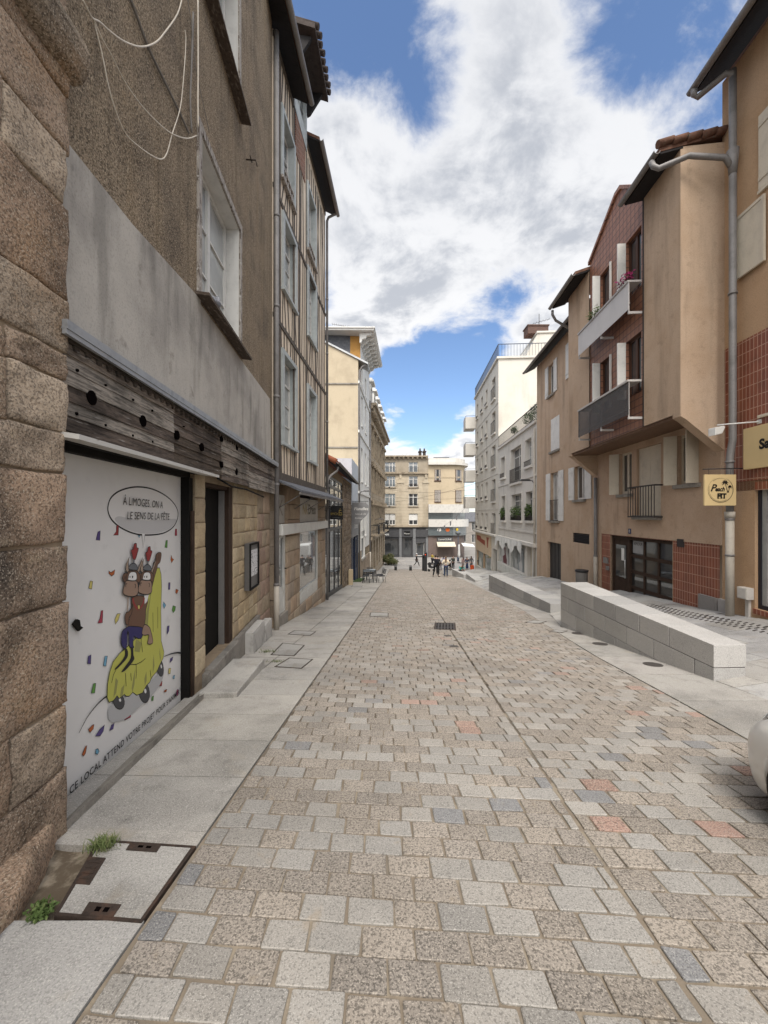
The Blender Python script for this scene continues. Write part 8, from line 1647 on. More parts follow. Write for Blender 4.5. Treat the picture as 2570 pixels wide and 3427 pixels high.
c, Q = cover([(1452, 2106), (1526, 2109), (1524, 2085), (1455, 2084)], 'dark cast iron drain grate in the middle of the setts', 'drain_grate', 0.03, False, cat='grate'); mb = MB()
for i in range(6):
    for j in range(4): Q.box(mb, 0.09 + i * 0.145, 0.165 + i * 0.145, 0.12 + j * 0.21, 0.22 + j * 0.21, -0.01, 0.0055)
mb.build('grate_hole', MATS['hole_black'], c)
for k, (u, v) in enumerate(((2185, 2224), (2008, 2155), (1935, 2120), (1895, 2098))):
    p = gpt(u, v); p.z = H(p.x, p.y); r_ = 0.13; n = 20; mb = MB(); ring = [Vector((p.x + r_ * math.cos(i * 6.283 / n), p.y + r_ * math.sin(i * 6.283 / n), 0)) for i in range(n)]
    mb.extr([Vector((q.x, q.y, H(q.x, q.y) - 0.03)) for q in ring], [Vector((q.x, q.y, H(q.x, q.y) + 0.005)) for q in ring]); t = tag(mb.build('round_cover', m_iron), ['round iron cover nearest the end of the long granite wall', 'round iron cover midway along the long granite wall', 'round iron cover near the far end of the long granite wall', 'smallest round iron cover by the long granite wall corner'][k], 'manhole cover', 'round iron covers beside the long granite wall')
for k, c in enumerate(([(1838, 2113), (1880, 2118), (1900, 2112), (1860, 2108)], [(1755, 2083), (1805, 2088), (1830, 2080), (1785, 2076)])):
    cover(c, ['square slab-filled cover by the far corner of the long granite wall', 'square slab-filled cover between the two granite walls'][k], fw=0.02, group='slab-filled covers on the right-hand strip')
for k, (u, v) in enumerate(((1520, 2163), (1498, 2128))):
    p = gpt(u, v); mb = MB(); mb.box8([Vector((p.x + a, p.y + b, road_z(p.y + b) + h)) for h in (-0.03, 0.006) for a, b in ((-0.07, -0.06), (0.07, -0.06), (0.07, 0.06), (-0.07, 0.06))]); tag(mb.build('valve_cover', m_iron), ['small square iron valve cover on the centre joint, nearer the camera', 'small square iron valve cover just past the drain grate'][k], 'valve cover')
# tactile strip of dark studs
Fk = Frame((xrw(10.2, 0.55), 10.2), (xrw(6.6, 0.45), 6.6)); q0_ = Fk.p(1.8, 0, 0.2)
t = thing('tactile_strip', (q0_.x, q0_.y, H(q0_.x, q0_.y)), 'strip of dark slanted tactile studs before the brown tiled house front', 'tactile paving')
for i in range(27):
    a = 0.05 + i * 0.135; mb = MB()
    for o in (0.0, 0.15, 0.30):
        p = [Fk.p(a + x, 0, o + y) for x, y in ((0, 0), (0.035, 0.0), (0.075, 0.10), (0.04, 0.10))]
        mb.box8([Vector((q.x, q.y, H(q.x, q.y) - 0.02)) for q in p] + [Vector((q.x, q.y, H(q.x, q.y) + 0.008)) for q in p])
    mb.build('stud_row', m_iron, t)

# ================================================================ STREET FURNITURE
for k, (u, v, Y, h_) in enumerate(((1324, 1900, 47.0, 0.62), (1374, 1901, 46.5, 0.60))):
    x = (u - CX) / F * Y; z = road_z(Y); t = thing('bollard', (x, Y, z), ['short dark bollard nearer the green hedge', 'short dark bollard nearer the street centre'][k], 'bollard', 'short bollards at the street end')
    MB().lathe((x, Y, z - 0.1), [(0.16, 0), (0.16, h_), (0.155, h_ + 0.08), (0.12, h_ + 0.1)], 16).build('bollard_body', plain('bollard_grey', (0.045, 0.048, 0.05), 0.5), t); MB().lathe((x, Y, z - 0.1), [(0.164, h_ - 0.04), (0.164, h_ + 0.02)], 16).build('reflective_band', plain('band_grey', (0.3, 0.3, 0.3), 0.4), t)
for k, (u, v, Y, w_, h_) in enumerate(((1424.5, 1906, 44.5, 0.30, 2.15), (1416.5, 1900, 46.0, 0.26, 1.85))):
    x = (u - CX) / F * Y; z = road_z(Y); t = thing('control_post', (x, Y, z), ['taller dark access control post with red light', 'shorter dark access control post standing behind'][k], 'control post')
    MB().box(x - w_ / 2, x + w_ / 2, Y - 0.15, Y + 0.15, z - 0.1, z + h_).build('post_body', plain('post_charcoal', (0.03, 0.031, 0.034), 0.5), t, bevel=0.02)
    MB().box(x - 0.08, x + 0.08, Y - 0.165, Y - 0.1505, z + h_ - 0.35, z + h_ - 0.15).build('signal_plate', m_black, t)
    if k == 0:
        rl = bpy.data.materials.new('red_signal'); rl.use_nodes = True; b = rl.node_tree.nodes['Principled BSDF']; b.inputs['Base Color'].default_value = (0.5, 0.03, 0.01, 1); b.inputs['Emission Color'].default_value = (1, 0.08, 0.02, 1); b.inputs['Emission Strength'].default_value = 0.8
        q = MB(); n = 12; q.poly([(x - 0.05 + 0.055 * math.cos(i * 6.283 / n), Y - 0.17, z + h_ - 0.25 + 0.055 * math.sin(i * 6.283 / n)) for i in range(n)]); q.build('signal_light', rl, t)
# hedge in the square
def hedge(u, v, Y, rx, rz, label):
    x = (u - CX) / F * Y; z = road_z(Y); mb = MB(); r_ = random.Random(9); t = thing('shrub', (x, Y, z), label, 'shrub'); 
    for i in range(9): leafball(mb, (x + rx * r_.uniform(-0.75, 0.75), Y + r_.uniform(-0.6, 0.6), z + 0.25 + rz * r_.uniform(0.25, 1.25)), rx * 0.42, 0.7, rz * 0.5, 420, 0.17, r_)
    mb.build('foliage', mat('laurel_leaf', (0.075, 0.085, 0.03), 0.6, layers=[(3, 3, (0.16, 0.14, 0.06), 0.5, 0.62, 0.9), (8, 3, (0.03, 0.045, 0.015), 0.5, 0.65, 0.8)]), t)
    q = MB()
    for i in range(5): q.tube([(x + rx * (i - 2) * 0.3, Y, z - 0.05), (x + rx * (i - 2) * 0.38, Y, z + rz)], [0.03, 0.012], 5)
    q.build('stem', m_darkwood, t)
hedge(1309, 1884, 54.0, 1.25, 0.75, 'broad bushy shrub in the square beside the ornate corner')
# lamp post and closed parasol by the cafe
x = (1533 - CX) / F * 58; t = thing('street_lamp', (x, 58, zp), 'blue grey lamp post with a globe lantern before the cafe', 'street lamp'); zl1 = EYE + (HV - 1783) / F * 58
MB().lathe((x, 58, zp - 0.05), [(0.16, 0), (0.16, 0.6), (0.08, 0.75), (0.06, 2.6), (0.05, zl1 - zp - 0.35)], 12).build('lamp_post', plain('blue_grey_post', (0.05, 0.07, 0.11), 0.5), t); MB().lathe((x, 58, zl1 - 0.38), [(0.1, 0), (0.42, 0.25), (0.45, 0.42), (0.36, 0.56), (0.1, 0.62)], 14).build('lantern', plain('lantern_grey', (0.13, 0.14, 0.15), 0.4), t)
x = (1536 - CX) / F * 56; t = thing('parasol', (x, 56, zp), 'closed white parasol standing on the cafe terrace', 'parasol'); MB().lathe((x, 56, zp + 0.75), [(0.03, 0), (0.16, 0.15), (0.19, 0.5), (0.14, 1.2), (0.10, 1.8), (0.03, 1.95)], 10).build('parasol_cloth', m_white5, t); MB().tube([(x, 56, zp), (x, 56, zp + 0.8)], 0.03, 8).build('parasol_pole', m_rail, t); MB().lathe((x, 56, zp), [(0.3, 0), (0.3, 0.06), (0.06, 0.1)], 12).build('parasol_base', m_rail, t)
# cafe tables and chairs on the left pavement
m_chair = plain('dark_chair_metal', (0.03, 0.032, 0.036), 0.4); m_ttop = mat('pale_blue_table_top', (0.30, 0.34, 0.37), 0.3, 0.5)
def make_table(label):
    t = thing('cafe_table', (0, 0, 0), label, 'table', 'cafe tables on the left pavement'); t['_base'] = (0, 0, 0)
    MB().box(-0.33, 0.33, -0.33, 0.33, 0.715, 0.74).build('table_top', m_ttop, t, bevel=0.006)
    for sx in (-1, 1):
        for sy in (-1, 1): MB().tube([(0.29 * sx, 0.29 * sy, 0.714), (0.30 * sx, 0.30 * sy, 0.0)], 0.016, 8).build('leg', m_chair, t)
    return t
def make_chair(label):
    t = thing('cafe_chair', (0, 0, 0), label, 'chair', 'dark metal chairs at the cafe tables'); t['_base'] = (0, 0, 0)
    mb = MB()
    for k in range(6): mb.box(-0.20, 0.20, -0.20 + k * 0.068, -0.145 + k * 0.068, 0.43, 0.448)
    mb.box(-0.20, -0.17, -0.2, 0.2, 0.412, 0.4299); mb.box(0.17, 0.20, -0.2, 0.2, 0.412, 0.4299); mb.build('seat', m_chair, t)
    mb = MB()
    for k in range(4): mb.box(-0.19, 0.19, 0.195 + 0.022 * k, 0.207 + 0.022 * k, 0.55 + 0.075 * k, 0.60 + 0.075 * k)
    mb.build('backrest', m_chair, t)
    for sx in (-1, 1):
        MB().tube([(0.195 * sx, -0.19, 0.44), (0.205 * sx, -0.22, 0.0)], 0.012, 8).build('leg', m_chair, t)
        MB().tube([(0.195 * sx, 0.19, 0.43), (0.205 * sx, 0.24, 0.0)], 0.012, 8).build('leg', m_chair, t)
        MB().tube([(0.197 * sx, 0.18, 0.44), (0.197 * sx, 0.20, 0.56), (0.197 * sx, 0.285, 0.86)], 0.012, 8).build('back_post', m_chair, t)
    return t
def place(o, x, y, rz): o.location = (x, y, road_z(y)); o.rotation_euler = (-math.atan(0.109) * math.cos(rz) * 0, 0, rz)
tb = make_table('nearest pale blue cafe table on the left pavement'); place(tb, -0.98, 25.0, 0.1)
for (x, y, rz, lab) in ((-0.92, 26.9, 0.05, 'farther pale blue cafe table beside the white house'),): o = copy_tree(tb); place(o, x, y, rz); o['label'] = lab
ch = make_chair('dark metal chair nearest the camera with its back turned'); place(ch, -1.12, 24.25, math.pi + 0.1)
for (x, y, rz, lab) in ((-0.18, 24.75, -1.25, 'dark metal chair nearest the setts turned sideways to the tables'), (-0.62, 24.6, 2.9, 'dark metal chair tucked under the nearer cafe table'), (-1.2, 26.1, 3.2, 'dark metal chair between the two cafe tables near the wall'), (-0.3, 26.5, -1.4, 'dark metal chair at the street side of the farther table'), (-1.0, 27.7, 0.1, 'dark metal chair at the far end of the farther table')):
    o = copy_tree(ch); place(o, x, y, rz); o['label'] = lab
# garland wires with small pennants over the square
m_wire = plain('dark_wire', (0.05, 0.05, 0.055), 0.6)
def span(a, b, sag, label, r=0.012, flags=0, colr=None):
    a, b = Vector(a), Vector(b); pts = [a.lerp(b, i / 16) - Vector((0, 0, sag * 4 * (i / 16) * (1 - i / 16))) for i in range(17)]; mb = MB(); mb.tube(pts, r, 5)
    if flags:
        t = thing('garland', a, label, 'garland'); mb.build('wire', m_wire, t); r_ = random.Random(flags)
        for k in range(flags):
            p = a.lerp(b, (k + 1) / (flags + 1)); q = (k + 1) / (flags + 1); p.z -= sag * 4 * q * (1 - q); f = MB(); d = (b - a).normalized(); w_ = 0.16; hh = r_.uniform(0.35, 0.7)
            f.extr([p - d * w_, p + d * w_, p + d * w_ * 0.8 - Vector((0, 0, hh)), p - d * w_ * 0.7 - Vector((0, 0, hh * 0.9))], [x_ + Vector((0.0, 0.02, 0)) for x_ in (p - d * w_, p + d * w_, p + d * w_ * 0.8 - Vector((0, 0, hh)), p - d * w_ * 0.7 - Vector((0, 0, hh * 0.9)))])
            f.build('pennant', r_.choice([plain('navy_cloth', (0.04, 0.06, 0.14)), m_offwhite, plain('grey_cloth', (0.2, 0.2, 0.21))]), t)
    else: tag(mb.build('wire', m_wire), label, 'wire', 'wires strung across the street')
span((-0.4, 50, 5.0), (9.8, 41, 4.3), 0.5, 'upper wire strung across the street end'); span((-0.4, 50, 4.0), (9.8, 41, 3.4), 0.3, 'lower of the two parallel wires across the street end'); span((-0.2, 52, -1.2), (9.6, 41, -0.2), 0.5, 'lowest wire crossing below the first floor windows'); span((-0.8, 46, 2.9), (10.0, 38.5, 5.0), 0.4, 'slanting wire rising towards the apartment building')
span((7.6, 60.5, -1.0), (12.2, 56, 3.2), 0.5, 'garland wire with small dark and pale pennants before the rounded corner', flags=5)

# ================================================================ PARKED CAR (its front corner is in the picture)
m_car = mat('white_car_paint', (0.74, 0.73, 0.70), 0.28, 0.5, coat=0.6, layers=[(1.5, 3, 0.93, 0.45, 0.7, 0.6)]); m_tyre = plain('tyre_rubber', (0.018, 0.018, 0.018), 0.8); m_headl = glass_mat('headlight_glass', (0.10, 0.10, 0.105), refl=0.3); m_trim = plain('black_trim', (0.015, 0.015, 0.016), 0.5)
def build_car(loc, rz, pitch):
    t = thing('parked_car', (0, 0, 0), 'white hatchback car with its front end entering at the right edge', 'car'); t['_base'] = (0, 0, 0)
    # stations along the car: x, half width, sill z, bonnet/roof z, shoulder z
    st = [(-0.02, 0.42, 0.22, 0.50, 0.42), (0.05, 0.64, 0.12, 0.60, 0.50), (0.18, 0.77, 0.10, 0.69, 0.58), (0.38, 0.84, 0.12, 0.77, 0.66), (0.7, 0.86, 0.15, 0.86, 0.72), (1.2, 0.88, 0.17, 0.96, 0.80), (1.6, 0.88, 0.17, 0.99, 0.84), (2.6, 0.88, 0.17, 0.99, 0.86), (3.5, 0.87, 0.18, 0.99, 0.88), (3.85, 0.83, 0.22, 0.96, 0.86), (4.0, 0.72, 0.30, 0.84, 0.74)]
    vs_ = []; M = 18
    def ringpt(s, k):
        x, hw, z0, z1, zs = s; a = k / M * 2 * math.pi
        e = 0.42; c, s_ = math.cos(a), math.sin(a); yy = hw * math.copysign(abs(c) ** e, c); zc = (z0 + z1) / 2
        zz = zc + (z1 - zc) * math.copysign(abs(s_) ** 0.62, s_) if s_ > 0 else zc + (zc - z0) * math.copysign(abs(s_) ** 0.45, s_)
        if s_ > 0: yy *= 1 - 0.10 * max(0.0, (zz - zs) / max(z1 - zs, 0.01)) ** 1.0
        return (x, yy, zz)
    for s in st: vs_ += [ringpt(s, k) for k in range(M)]
    mb = MB(); fs = [(i * M + k, i * M + (k + 1) % M, (i + 1) * M + (k + 1) % M, (i + 1) * M + k) for i in range(len(st) - 1) for k in range(M)]
    fs += [tuple(range(M - 1, -1, -1)), tuple((len(st) - 1) * M + k for k in range(M))]; mb.add(vs_, [f[::-1] for f in fs], 0, True)
    bo = mb.build('body', m_car, t); sub_ = bo.modifiers.new('s', 'SUBSURF'); sub_.levels = 2; sub_.render_levels = 2
    for x in (0.70, 3.22):   # wheel openings cut out of the sides
        cb = MB(); cb.tube([(x, -1.2, 0.30), (x, -0.58, 0.30)], 0.355, 28); cb.tube([(x, 0.58, 0.30), (x, 1.2, 0.30)], 0.355, 28); co = cb.build('cutter', m_trim); co.location = (0, 0, 0)
        me = co.data; lo = Vector(co['_base'])
        for v in me.vertices: v.co += lo
        bm_ = bo.modifiers.new('b', 'BOOLEAN'); bm_.object = co; bm_.operation = 'DIFFERENCE'; bm_.solver = 'EXACT'
        dg = bpy.context.evaluated_depsgraph_get(); dg.update(); me2 = bpy.data.meshes.new_from_object(bo.evaluated_get(dg)); bo.modifiers.clear(); bo.data = me2; bpy.data.objects.remove(co)
    mb = MB(); g = [(1.05, 0.80, 0.95), (1.75, 0.70, 1.42), (2.9, 0.69, 1.46), (3.75, 0.74, 1.0)]
    vs_ = []
    for x, hw, z in g: vs_ += [(x, -hw, z), (x, hw, z)]
    vs_ += [(1.05, -0.83, 0.9), (1.05, 0.83, 0.9), (3.8, -0.8, 0.9), (3.8, 0.8, 0.9)]
    mb.add(vs_, [(0, 2, 3, 1), (4, 6, 7, 5), (8, 10, 6, 4, 2, 0), (1, 3, 5, 7, 11, 9), (8, 0, 1, 9), (10, 11, 7, 6)], 0); mb.build('greenhouse', m_glass, t, bevel=0.05)
    mb = MB(); mb.box8([(1.72, -0.71, 1.425), (2.92, -0.70, 1.465), (2.92, 0.70, 1.465), (1.72, 0.71, 1.425), (1.8, -0.62, 1.48), (2.85, -0.62, 1.51), (2.85, 0.62, 1.51), (1.8, 0.62, 1.48)]); mb.build('roof', m_car, t, bevel=0.03)
    for x in (0.70, 3.22):
        for sy in (-1, 1):
            w_ = MB(); w_.tube([(x, sy * 0.86, 0.305), (x, sy * 0.66, 0.305)], 0.305, 28); wo = w_.build('wheel', m_tyre, t, bevel=0.02); q = MB(); q.tube([(x, sy * 0.87, 0.305), (x, sy * 0.80, 0.305)], 0.20, 20); q.build('rim', plain('alloy_rim', (0.4, 0.4, 0.41), 0.35, metal=0.6), wo)
    for sy in (-1, 1):
        q = MB(); q.lathe((0.33, sy * 0.58, 0.62), [(0.01, -0.07), (0.10, -0.04), (0.13, 0.01), (0.10, 0.05), (0.02, 0.07)], 14, 0, 1.25, 0.95); q.build('headlight', m_headl, t)
    q = MB(); q.box(-0.045, 0.1, -0.26, 0.26, 0.36, 0.47); q.build('number_plate', m_offwhite, t, bevel=0.008); q = MB(); q.box(-0.02, 0.2, -0.45, 0.45, 0.2, 0.32); q.build('front_grille', m_trim, t, bevel=0.02)
    for sy in (-1, 1): q = MB(); q.lathe((1.25, sy * 0.96, 0.98), [(0.02, -0.07), (0.09, -0.03), (0.09, 0.05), (0.03, 0.09)], 10); q.build('mirror', m_car, t)
    t.location = loc; t.rotation_euler = (0, pitch, rz); return t
build_car((3.135, 2.70, road_z(1.3) + 0.0), R(-90), 0.0)
scar = bpy.data.objects['parked_car']; scar.rotation_euler = (0, -math.atan(0.109), R(-90)); scar.location.z = road_z(2.70) - 0.085
# ================================================================ PEOPLE
m_skin = plain('skin', (0.42, 0.25, 0.18), 0.6)
def skin_mesh(name, pts, edges, mt, parent, lv=1, base=(0, 0, 0)):
    """pts: {key: (x, y, z, rx, ry)}; first key is the root; grown with a Skin modifier and frozen"""
    keys = list(pts); bm = bmesh.new(); sl_ = bm.verts.layers.skin.verify(); vv = {}
    for i, k in enumerate(keys):
        x, y, z, rx, ry = pts[k]; v = bm.verts.new((x, y, z)); v[sl_].radius = (rx, ry); v[sl_].use_root = (i == 0); vv[k] = v
    for a, b in edges: bm.edges.new((vv[a], vv[b]))
    me = bpy.data.meshes.new(name); bm.to_mesh(me); bm.free(); o = bpy.data.objects.new(name, me); col.objects.link(o)
    sk = o.modifiers.new('skin', 'SKIN'); sk.use_smooth_shade = True; sk.branch_smoothing = 0.5
    sb_ = o.modifiers.new('sub', 'SUBSURF'); sb_.levels = lv; sb_.render_levels = lv
    dg = bpy.context.evaluated_depsgraph_get(); dg.update(); me2 = bpy.data.meshes.new_from_object(o.evaluated_get(dg)); o.modifiers.clear(); o.data = me2; bpy.data.meshes.remove(me); me2.name = name
    me2.materials.clear(); me2.materials.append(mt)
    if parent is not None: o.parent = parent
    return o
STAND = dict(pelvis=(0, 0, .95), spine=(0, 0, 1.13), chest=(0, .01, 1.33), neck=(0, 0, 1.48), head=(0, .02, 1.60), crown=(0, .01, 1.70),
    shR=(.18, 0, 1.42), elR=(.24, -.03, 1.14), wrR=(.24, .07, .92), haR=(.24, .10, .85), shL=(-.18, 0, 1.42), elL=(-.24, -.03, 1.14), wrL=(-.24, .07, .92), haL=(-.24, .10, .85),
    hiR=(.095, 0, .90), knR=(.105, .03, .50), anR=(.105, -.03, .09), toR=(.12, .12, .035), hiL=(-.095, 0, .90), knL=(-.105, .03, .50), anL=(-.105, -.03, .09), toL=(-.12, .12, .035))
def person(x, y, z, rz, h, label, top, legs, hair, pose=None, hair_len=0.0, skirt=None, cap=None, group='people in the street', coat=0.0, shoes=(0.03, 0.028, 0.028), stripe=False, bag=None):
    J = dict(STAND); J.update(pose or {}); s = h / 1.75
    J = {k: tuple(c * s for c in v) for k, v in J.items()}
    RD = dict(pelvis=(.13, .10), spine=(.12, .09), chest=(.14, .10), neck=(.055, .055), head=(.082, .098), crown=(.06, .075), shR=(.06, .06), elR=(.042, .042), wrR=(.03, .028), haR=(.034, .02), hiR=(.085, .085), knR=(.058, .058), anR=(.04, .04), toR=(.042, .028))
    def rad(k, f=1.0, add=0.0): r_ = RD[k if k in RD else k[:-1] + 'R']; return ((r_[0] * f + add) * s, (r_[1] * f + add) * s)
    def mk(keys, f=1.0, add=0.0): return {k: (*J[k], *rad(k, f, add)) for k in keys}
    arms = [('chest', 'shR'), ('shR', 'elR'), ('elR', 'wrR'), ('wrR', 'haR'), ('chest', 'shL'), ('shL', 'elL'), ('elL', 'wrL'), ('wrL', 'haL')]
    lg = [('pelvis', 'hiR'), ('hiR', 'knR'), ('knR', 'anR'), ('anR', 'toR'), ('pelvis', 'hiL'), ('hiL', 'knL'), ('knL', 'anL'), ('anL', 'toL')]
    P = mk(['pelvis', 'spine', 'chest', 'neck', 'head', 'crown', 'shR', 'elR', 'wrR', 'haR', 'shL', 'elL', 'wrL', 'haL', 'hiR', 'knR', 'anR', 'toR', 'hiL', 'knL', 'anL', 'toL'], 0.92)
    E = [('pelvis', 'spine'), ('spine', 'chest'), ('chest', 'neck'), ('neck', 'head'), ('head', 'crown')] + arms + lg
    hx, hy, hz = J['head']; P['nose'] = (hx, hy + .105 * s, hz - .01 * s, .012 * s, .015 * s); E.append(('head', 'nose'))
    for sd_ in 'RL':
        ha, wr = Vector(J['ha' + sd_]), Vector(J['wr' + sd_]); d = (ha - wr).normalized(); sx = Vector((d.y, -d.x, 0)); sx = sx.normalized() if sx.length > 0.05 else Vector((1, 0, 0)); inw = 1 if sd_ == 'R' else -1
        for i, (off, ln) in enumerate(((-.028, .066), (-.010, .078), (.009, .074), (.026, .058))):
            m = ha + d * .035 * s + sx * off * s; e = m + d * ln * 0.7 * s + Vector((0, 0.012 * s, -0.004 * s)); P['f%s%d' % (sd_, i)] = (*m, .010 * s, .010 * s); P['g%s%d' % (sd_, i)] = (*e, .008 * s, .008 * s); E += [('ha' + sd_, 'f%s%d' % (sd_, i)), ('f%s%d' % (sd_, i), 'g%s%d' % (sd_, i))]
        m = ha + sx * -.045 * s * inw + d * .02 * s; P['t' + sd_] = (*m, .011 * s, .011 * s); E.append(('ha' + sd_, 't' + sd_))
    body = skin_mesh('person', P, E, m_skin, None); body.location = (x, y, z); body.rotation_euler = (0, 0, rz); body['_base'] = (0, 0, 0)
    tag(body, label, 'person', group)
    mt = top if isinstance(top, bpy.types.Material) else plain('cloth_%02x%02x%02x' % tuple(int(c * 255) for c in top), top, 0.9); ml = plain('cloth_%02x%02x%02x' % tuple(int(c * 255) for c in legs), legs, 0.9); mh = plain('hair_%02x%02x%02x' % tuple(int(c * 255) for c in hair), hair, 0.6)
    K = ['pelvis', 'spine', 'chest', 'shR', 'elR', 'wrR', 'shL', 'elL', 'wrL']; Tp = mk(K, 1.06, 0.012); Tp['nk'] = (*(Vector(J['chest']).lerp(Vector(J['neck']), 0.7)), .075 * s, .07 * s)
    Te = [('pelvis', 'spine'), ('spine', 'chest'), ('chest', 'nk')] + [e for e in arms if e[1][:2] != 'ha']
    if coat:
        pv_ = Vector(J['pelvis']); Tp['hem'] = (pv_.x, pv_.y, pv_.z - coat * s, .17 * s, .14 * s); Te.append(('pelvis', 'hem'))
    skin_mesh('top', Tp, Te, mt, body)
    K = ['pelvis', 'hiR', 'knR', 'anR', 'hiL', 'knL', 'anL']
    if skirt:
        pv_ = Vector(J['pelvis']); skin_mesh('skirt', {'a': (pv_.x, pv_.y, pv_.z + .05 * s, .14 * s, .12 * s), 'b': (pv_.x, pv_.y, pv_.z - .25 * s, .19 * s, .17 * s), 'c': (pv_.x, pv_.y, pv_.z - skirt * s, .22 * s, .20 * s)}, [('a', 'b'), ('b', 'c')], ml, body)
    else: skin_mesh('trousers', mk(K, 1.05, 0.012), [e for e in lg if e[1][:2] != 'to'], ml, body)
    hd = Vector(J['head']); cr = Vector(J['crown']); up = (cr - hd).normalized(); hp = {'a': (*(cr + up * .012 * s + Vector((0, -.012, 0)) * s), .082 * s, .088 * s), 'b': (*(hd + up * .035 * s + Vector((0, -.035, 0)) * s), .088 * s, .085 * s), 'c': (*(hd + Vector((0, -.055, -.045)) * s), .066 * s, .055 * s)}; he = [('a', 'b'), ('b', 'c')]
    if hair_len: hp['d'] = (*(hd + Vector((0, -.085, -.15)) * s), .085 * s, .045 * s); hp['e'] = (*(hd + Vector((0, -.11, -.15 - hair_len)) * s), .06 * s, .03 * s); he += [('c', 'd'), ('d', 'e')]
    skin_mesh('hair', hp, he, mh, body)
    if cap: mb = MB(); mb.lathe(tuple(cr + Vector((0, -0.005, -.03))), [(.098, 0), (.10, .03), (.07, .085), (.01, .10)], 12); mb.box(cr.x - .06, cr.x + .06, cr.y + .07, cr.y + .17, cr.z - .03, cr.z - .015); o = mb.build('cap', plain('cap_cloth', cap, 0.8), body)
    ms = plain('shoe_%02x%02x%02x' % tuple(int(c * 255) for c in shoes), shoes, 0.6)
    for sd_ in 'RL':
        a, t_ = Vector(J['an' + sd_]), Vector(J['to' + sd_]); skin_mesh('shoe', {'h': (a.x, a.y - .02 * s, a.z - .035 * s, .045 * s, .045 * s), 't': (*t_, .052 * s, .038 * s), 'u': (*(t_ + (t_ - a).normalized() * .05 * s), .045 * s, .028 * s)}, [('h', 't'), ('t', 'u')], ms, body)
    return body
def at_(u, Y): return (u - CX) / F * Y
m_strp = mat('striped_cream_knit', (0.62, 0.54, 0.42), 0.95, layers=[(3.0, 0, (0.20, 0.16, 0.12), 0.50, 0.56, 0.85, (0.02, 0.02, 5.5))])
walk = dict(knR=(.10, .22, .53), anR=(.10, .34, .13), toR=(.11, .47, .11), knL=(-.10, -.05, .50), anL=(-.10, -.36, .17), toL=(-.11, -.27, .06), elR=(.24, -.14, 1.16), wrR=(.22, -.05, .95), haR=(.22, -.02, .88), elL=(-.24, .04, 1.14), wrL=(-.22, .22, 1.0), haL=(-.22, .28, .95))
pocket = dict(elR=(.27, -.10, 1.16), wrR=(.20, .10, 1.0), haR=(.16, .14, .96), elL=(-.27, -.10, 1.16), wrL=(-.20, .10, 1.0), haL=(-.16, .14, .96))
wide = dict(anR=(.20, .05, .09), toR=(.27, .18, .035), knR=(.16, .05, .50), anL=(-.18, -.1, .09), toL=(-.24, .02, .035), knL=(-.14, 0.0, .50))
sit = dict(pelvis=(0, 0, .55), spine=(0, .02, .73), chest=(0, .07, .93), neck=(0, .10, 1.07), head=(0, .14, 1.19), crown=(0, .13, 1.29), shR=(.18, .06, 1.02), elR=(.24, .16, .78), wrR=(.15, .38, .68), haR=(.12, .44, .65), shL=(-.18, .06, 1.02), elL=(-.24, .16, .78), wrL=(-.15, .38, .68), haL=(-.12, .44, .65), hiR=(.095, .04, .53), knR=(.12, .46, .52), anR=(.12, .48, .09), toR=(.13, .62, .035), hiL=(-.095, .04, .53), knL=(-.12, .46, .52), anL=(-.12, .42, .09), toL=(-.13, .57, .035))
Y = 32.0
p1_ = dict(pocket); p1_.update(wide)
person(at_(1458, Y), Y, road_z(Y), R(-40), 1.80, 'man in a dark jacket and black trousers standing beside striped sweater woman', (0.012, 0.013, 0.02), (0.014, 0.014, 0.016), (0.02, 0.014, 0.01), p1_, coat=0.08)
Y = 31.4
person(at_(1492, Y), Y, road_z(Y), R(-8), 1.70, 'woman with long brown hair in a striped cream sweater and blue jeans', m_strp, (0.03, 0.045, 0.085), (0.14, 0.085, 0.05), pocket, hair_len=0.28, shoes=(0.3, 0.28, 0.26))
Y = 52.0
person(at_(1394, Y), Y, road_z(Y), R(-80), 1.76, 'person in black with a white cap striding across the square', (0.014, 0.014, 0.015), (0.03, 0.028, 0.027), (0.02, 0.016, 0.012), walk, cap=(0.6, 0.6, 0.6), shoes=(0.25, 0.25, 0.25), coat=0.05)
Y = 33.6; xs_ = 5.72
ps_ = person(xs_, Y, road_z(Y) + 0.06, R(70), 1.78, 'man in a dark jacket and grey trousers sitting on the granite wall end', (0.016, 0.016, 0.018), (0.24, 0.23, 0.215), (0.03, 0.02, 0.014), sit)
zt4 = -2.96
person(6.22, 31.7, zt4 - 0.46 * 0.98, R(200), 1.55, 'person in a teal and white jacket crouched on the granite wall', (0.05, 0.26, 0.23), (0.03, 0.03, 0.034), (0.05, 0.03, 0.02), dict(sit, chest=(0, .16, .86), neck=(0, .26, .96), head=(0, .34, 1.03), crown=(0, .37, 1.12), shR=(.18, .15, .93), shL=(-.18, .15, .93)), hair_len=0.1)
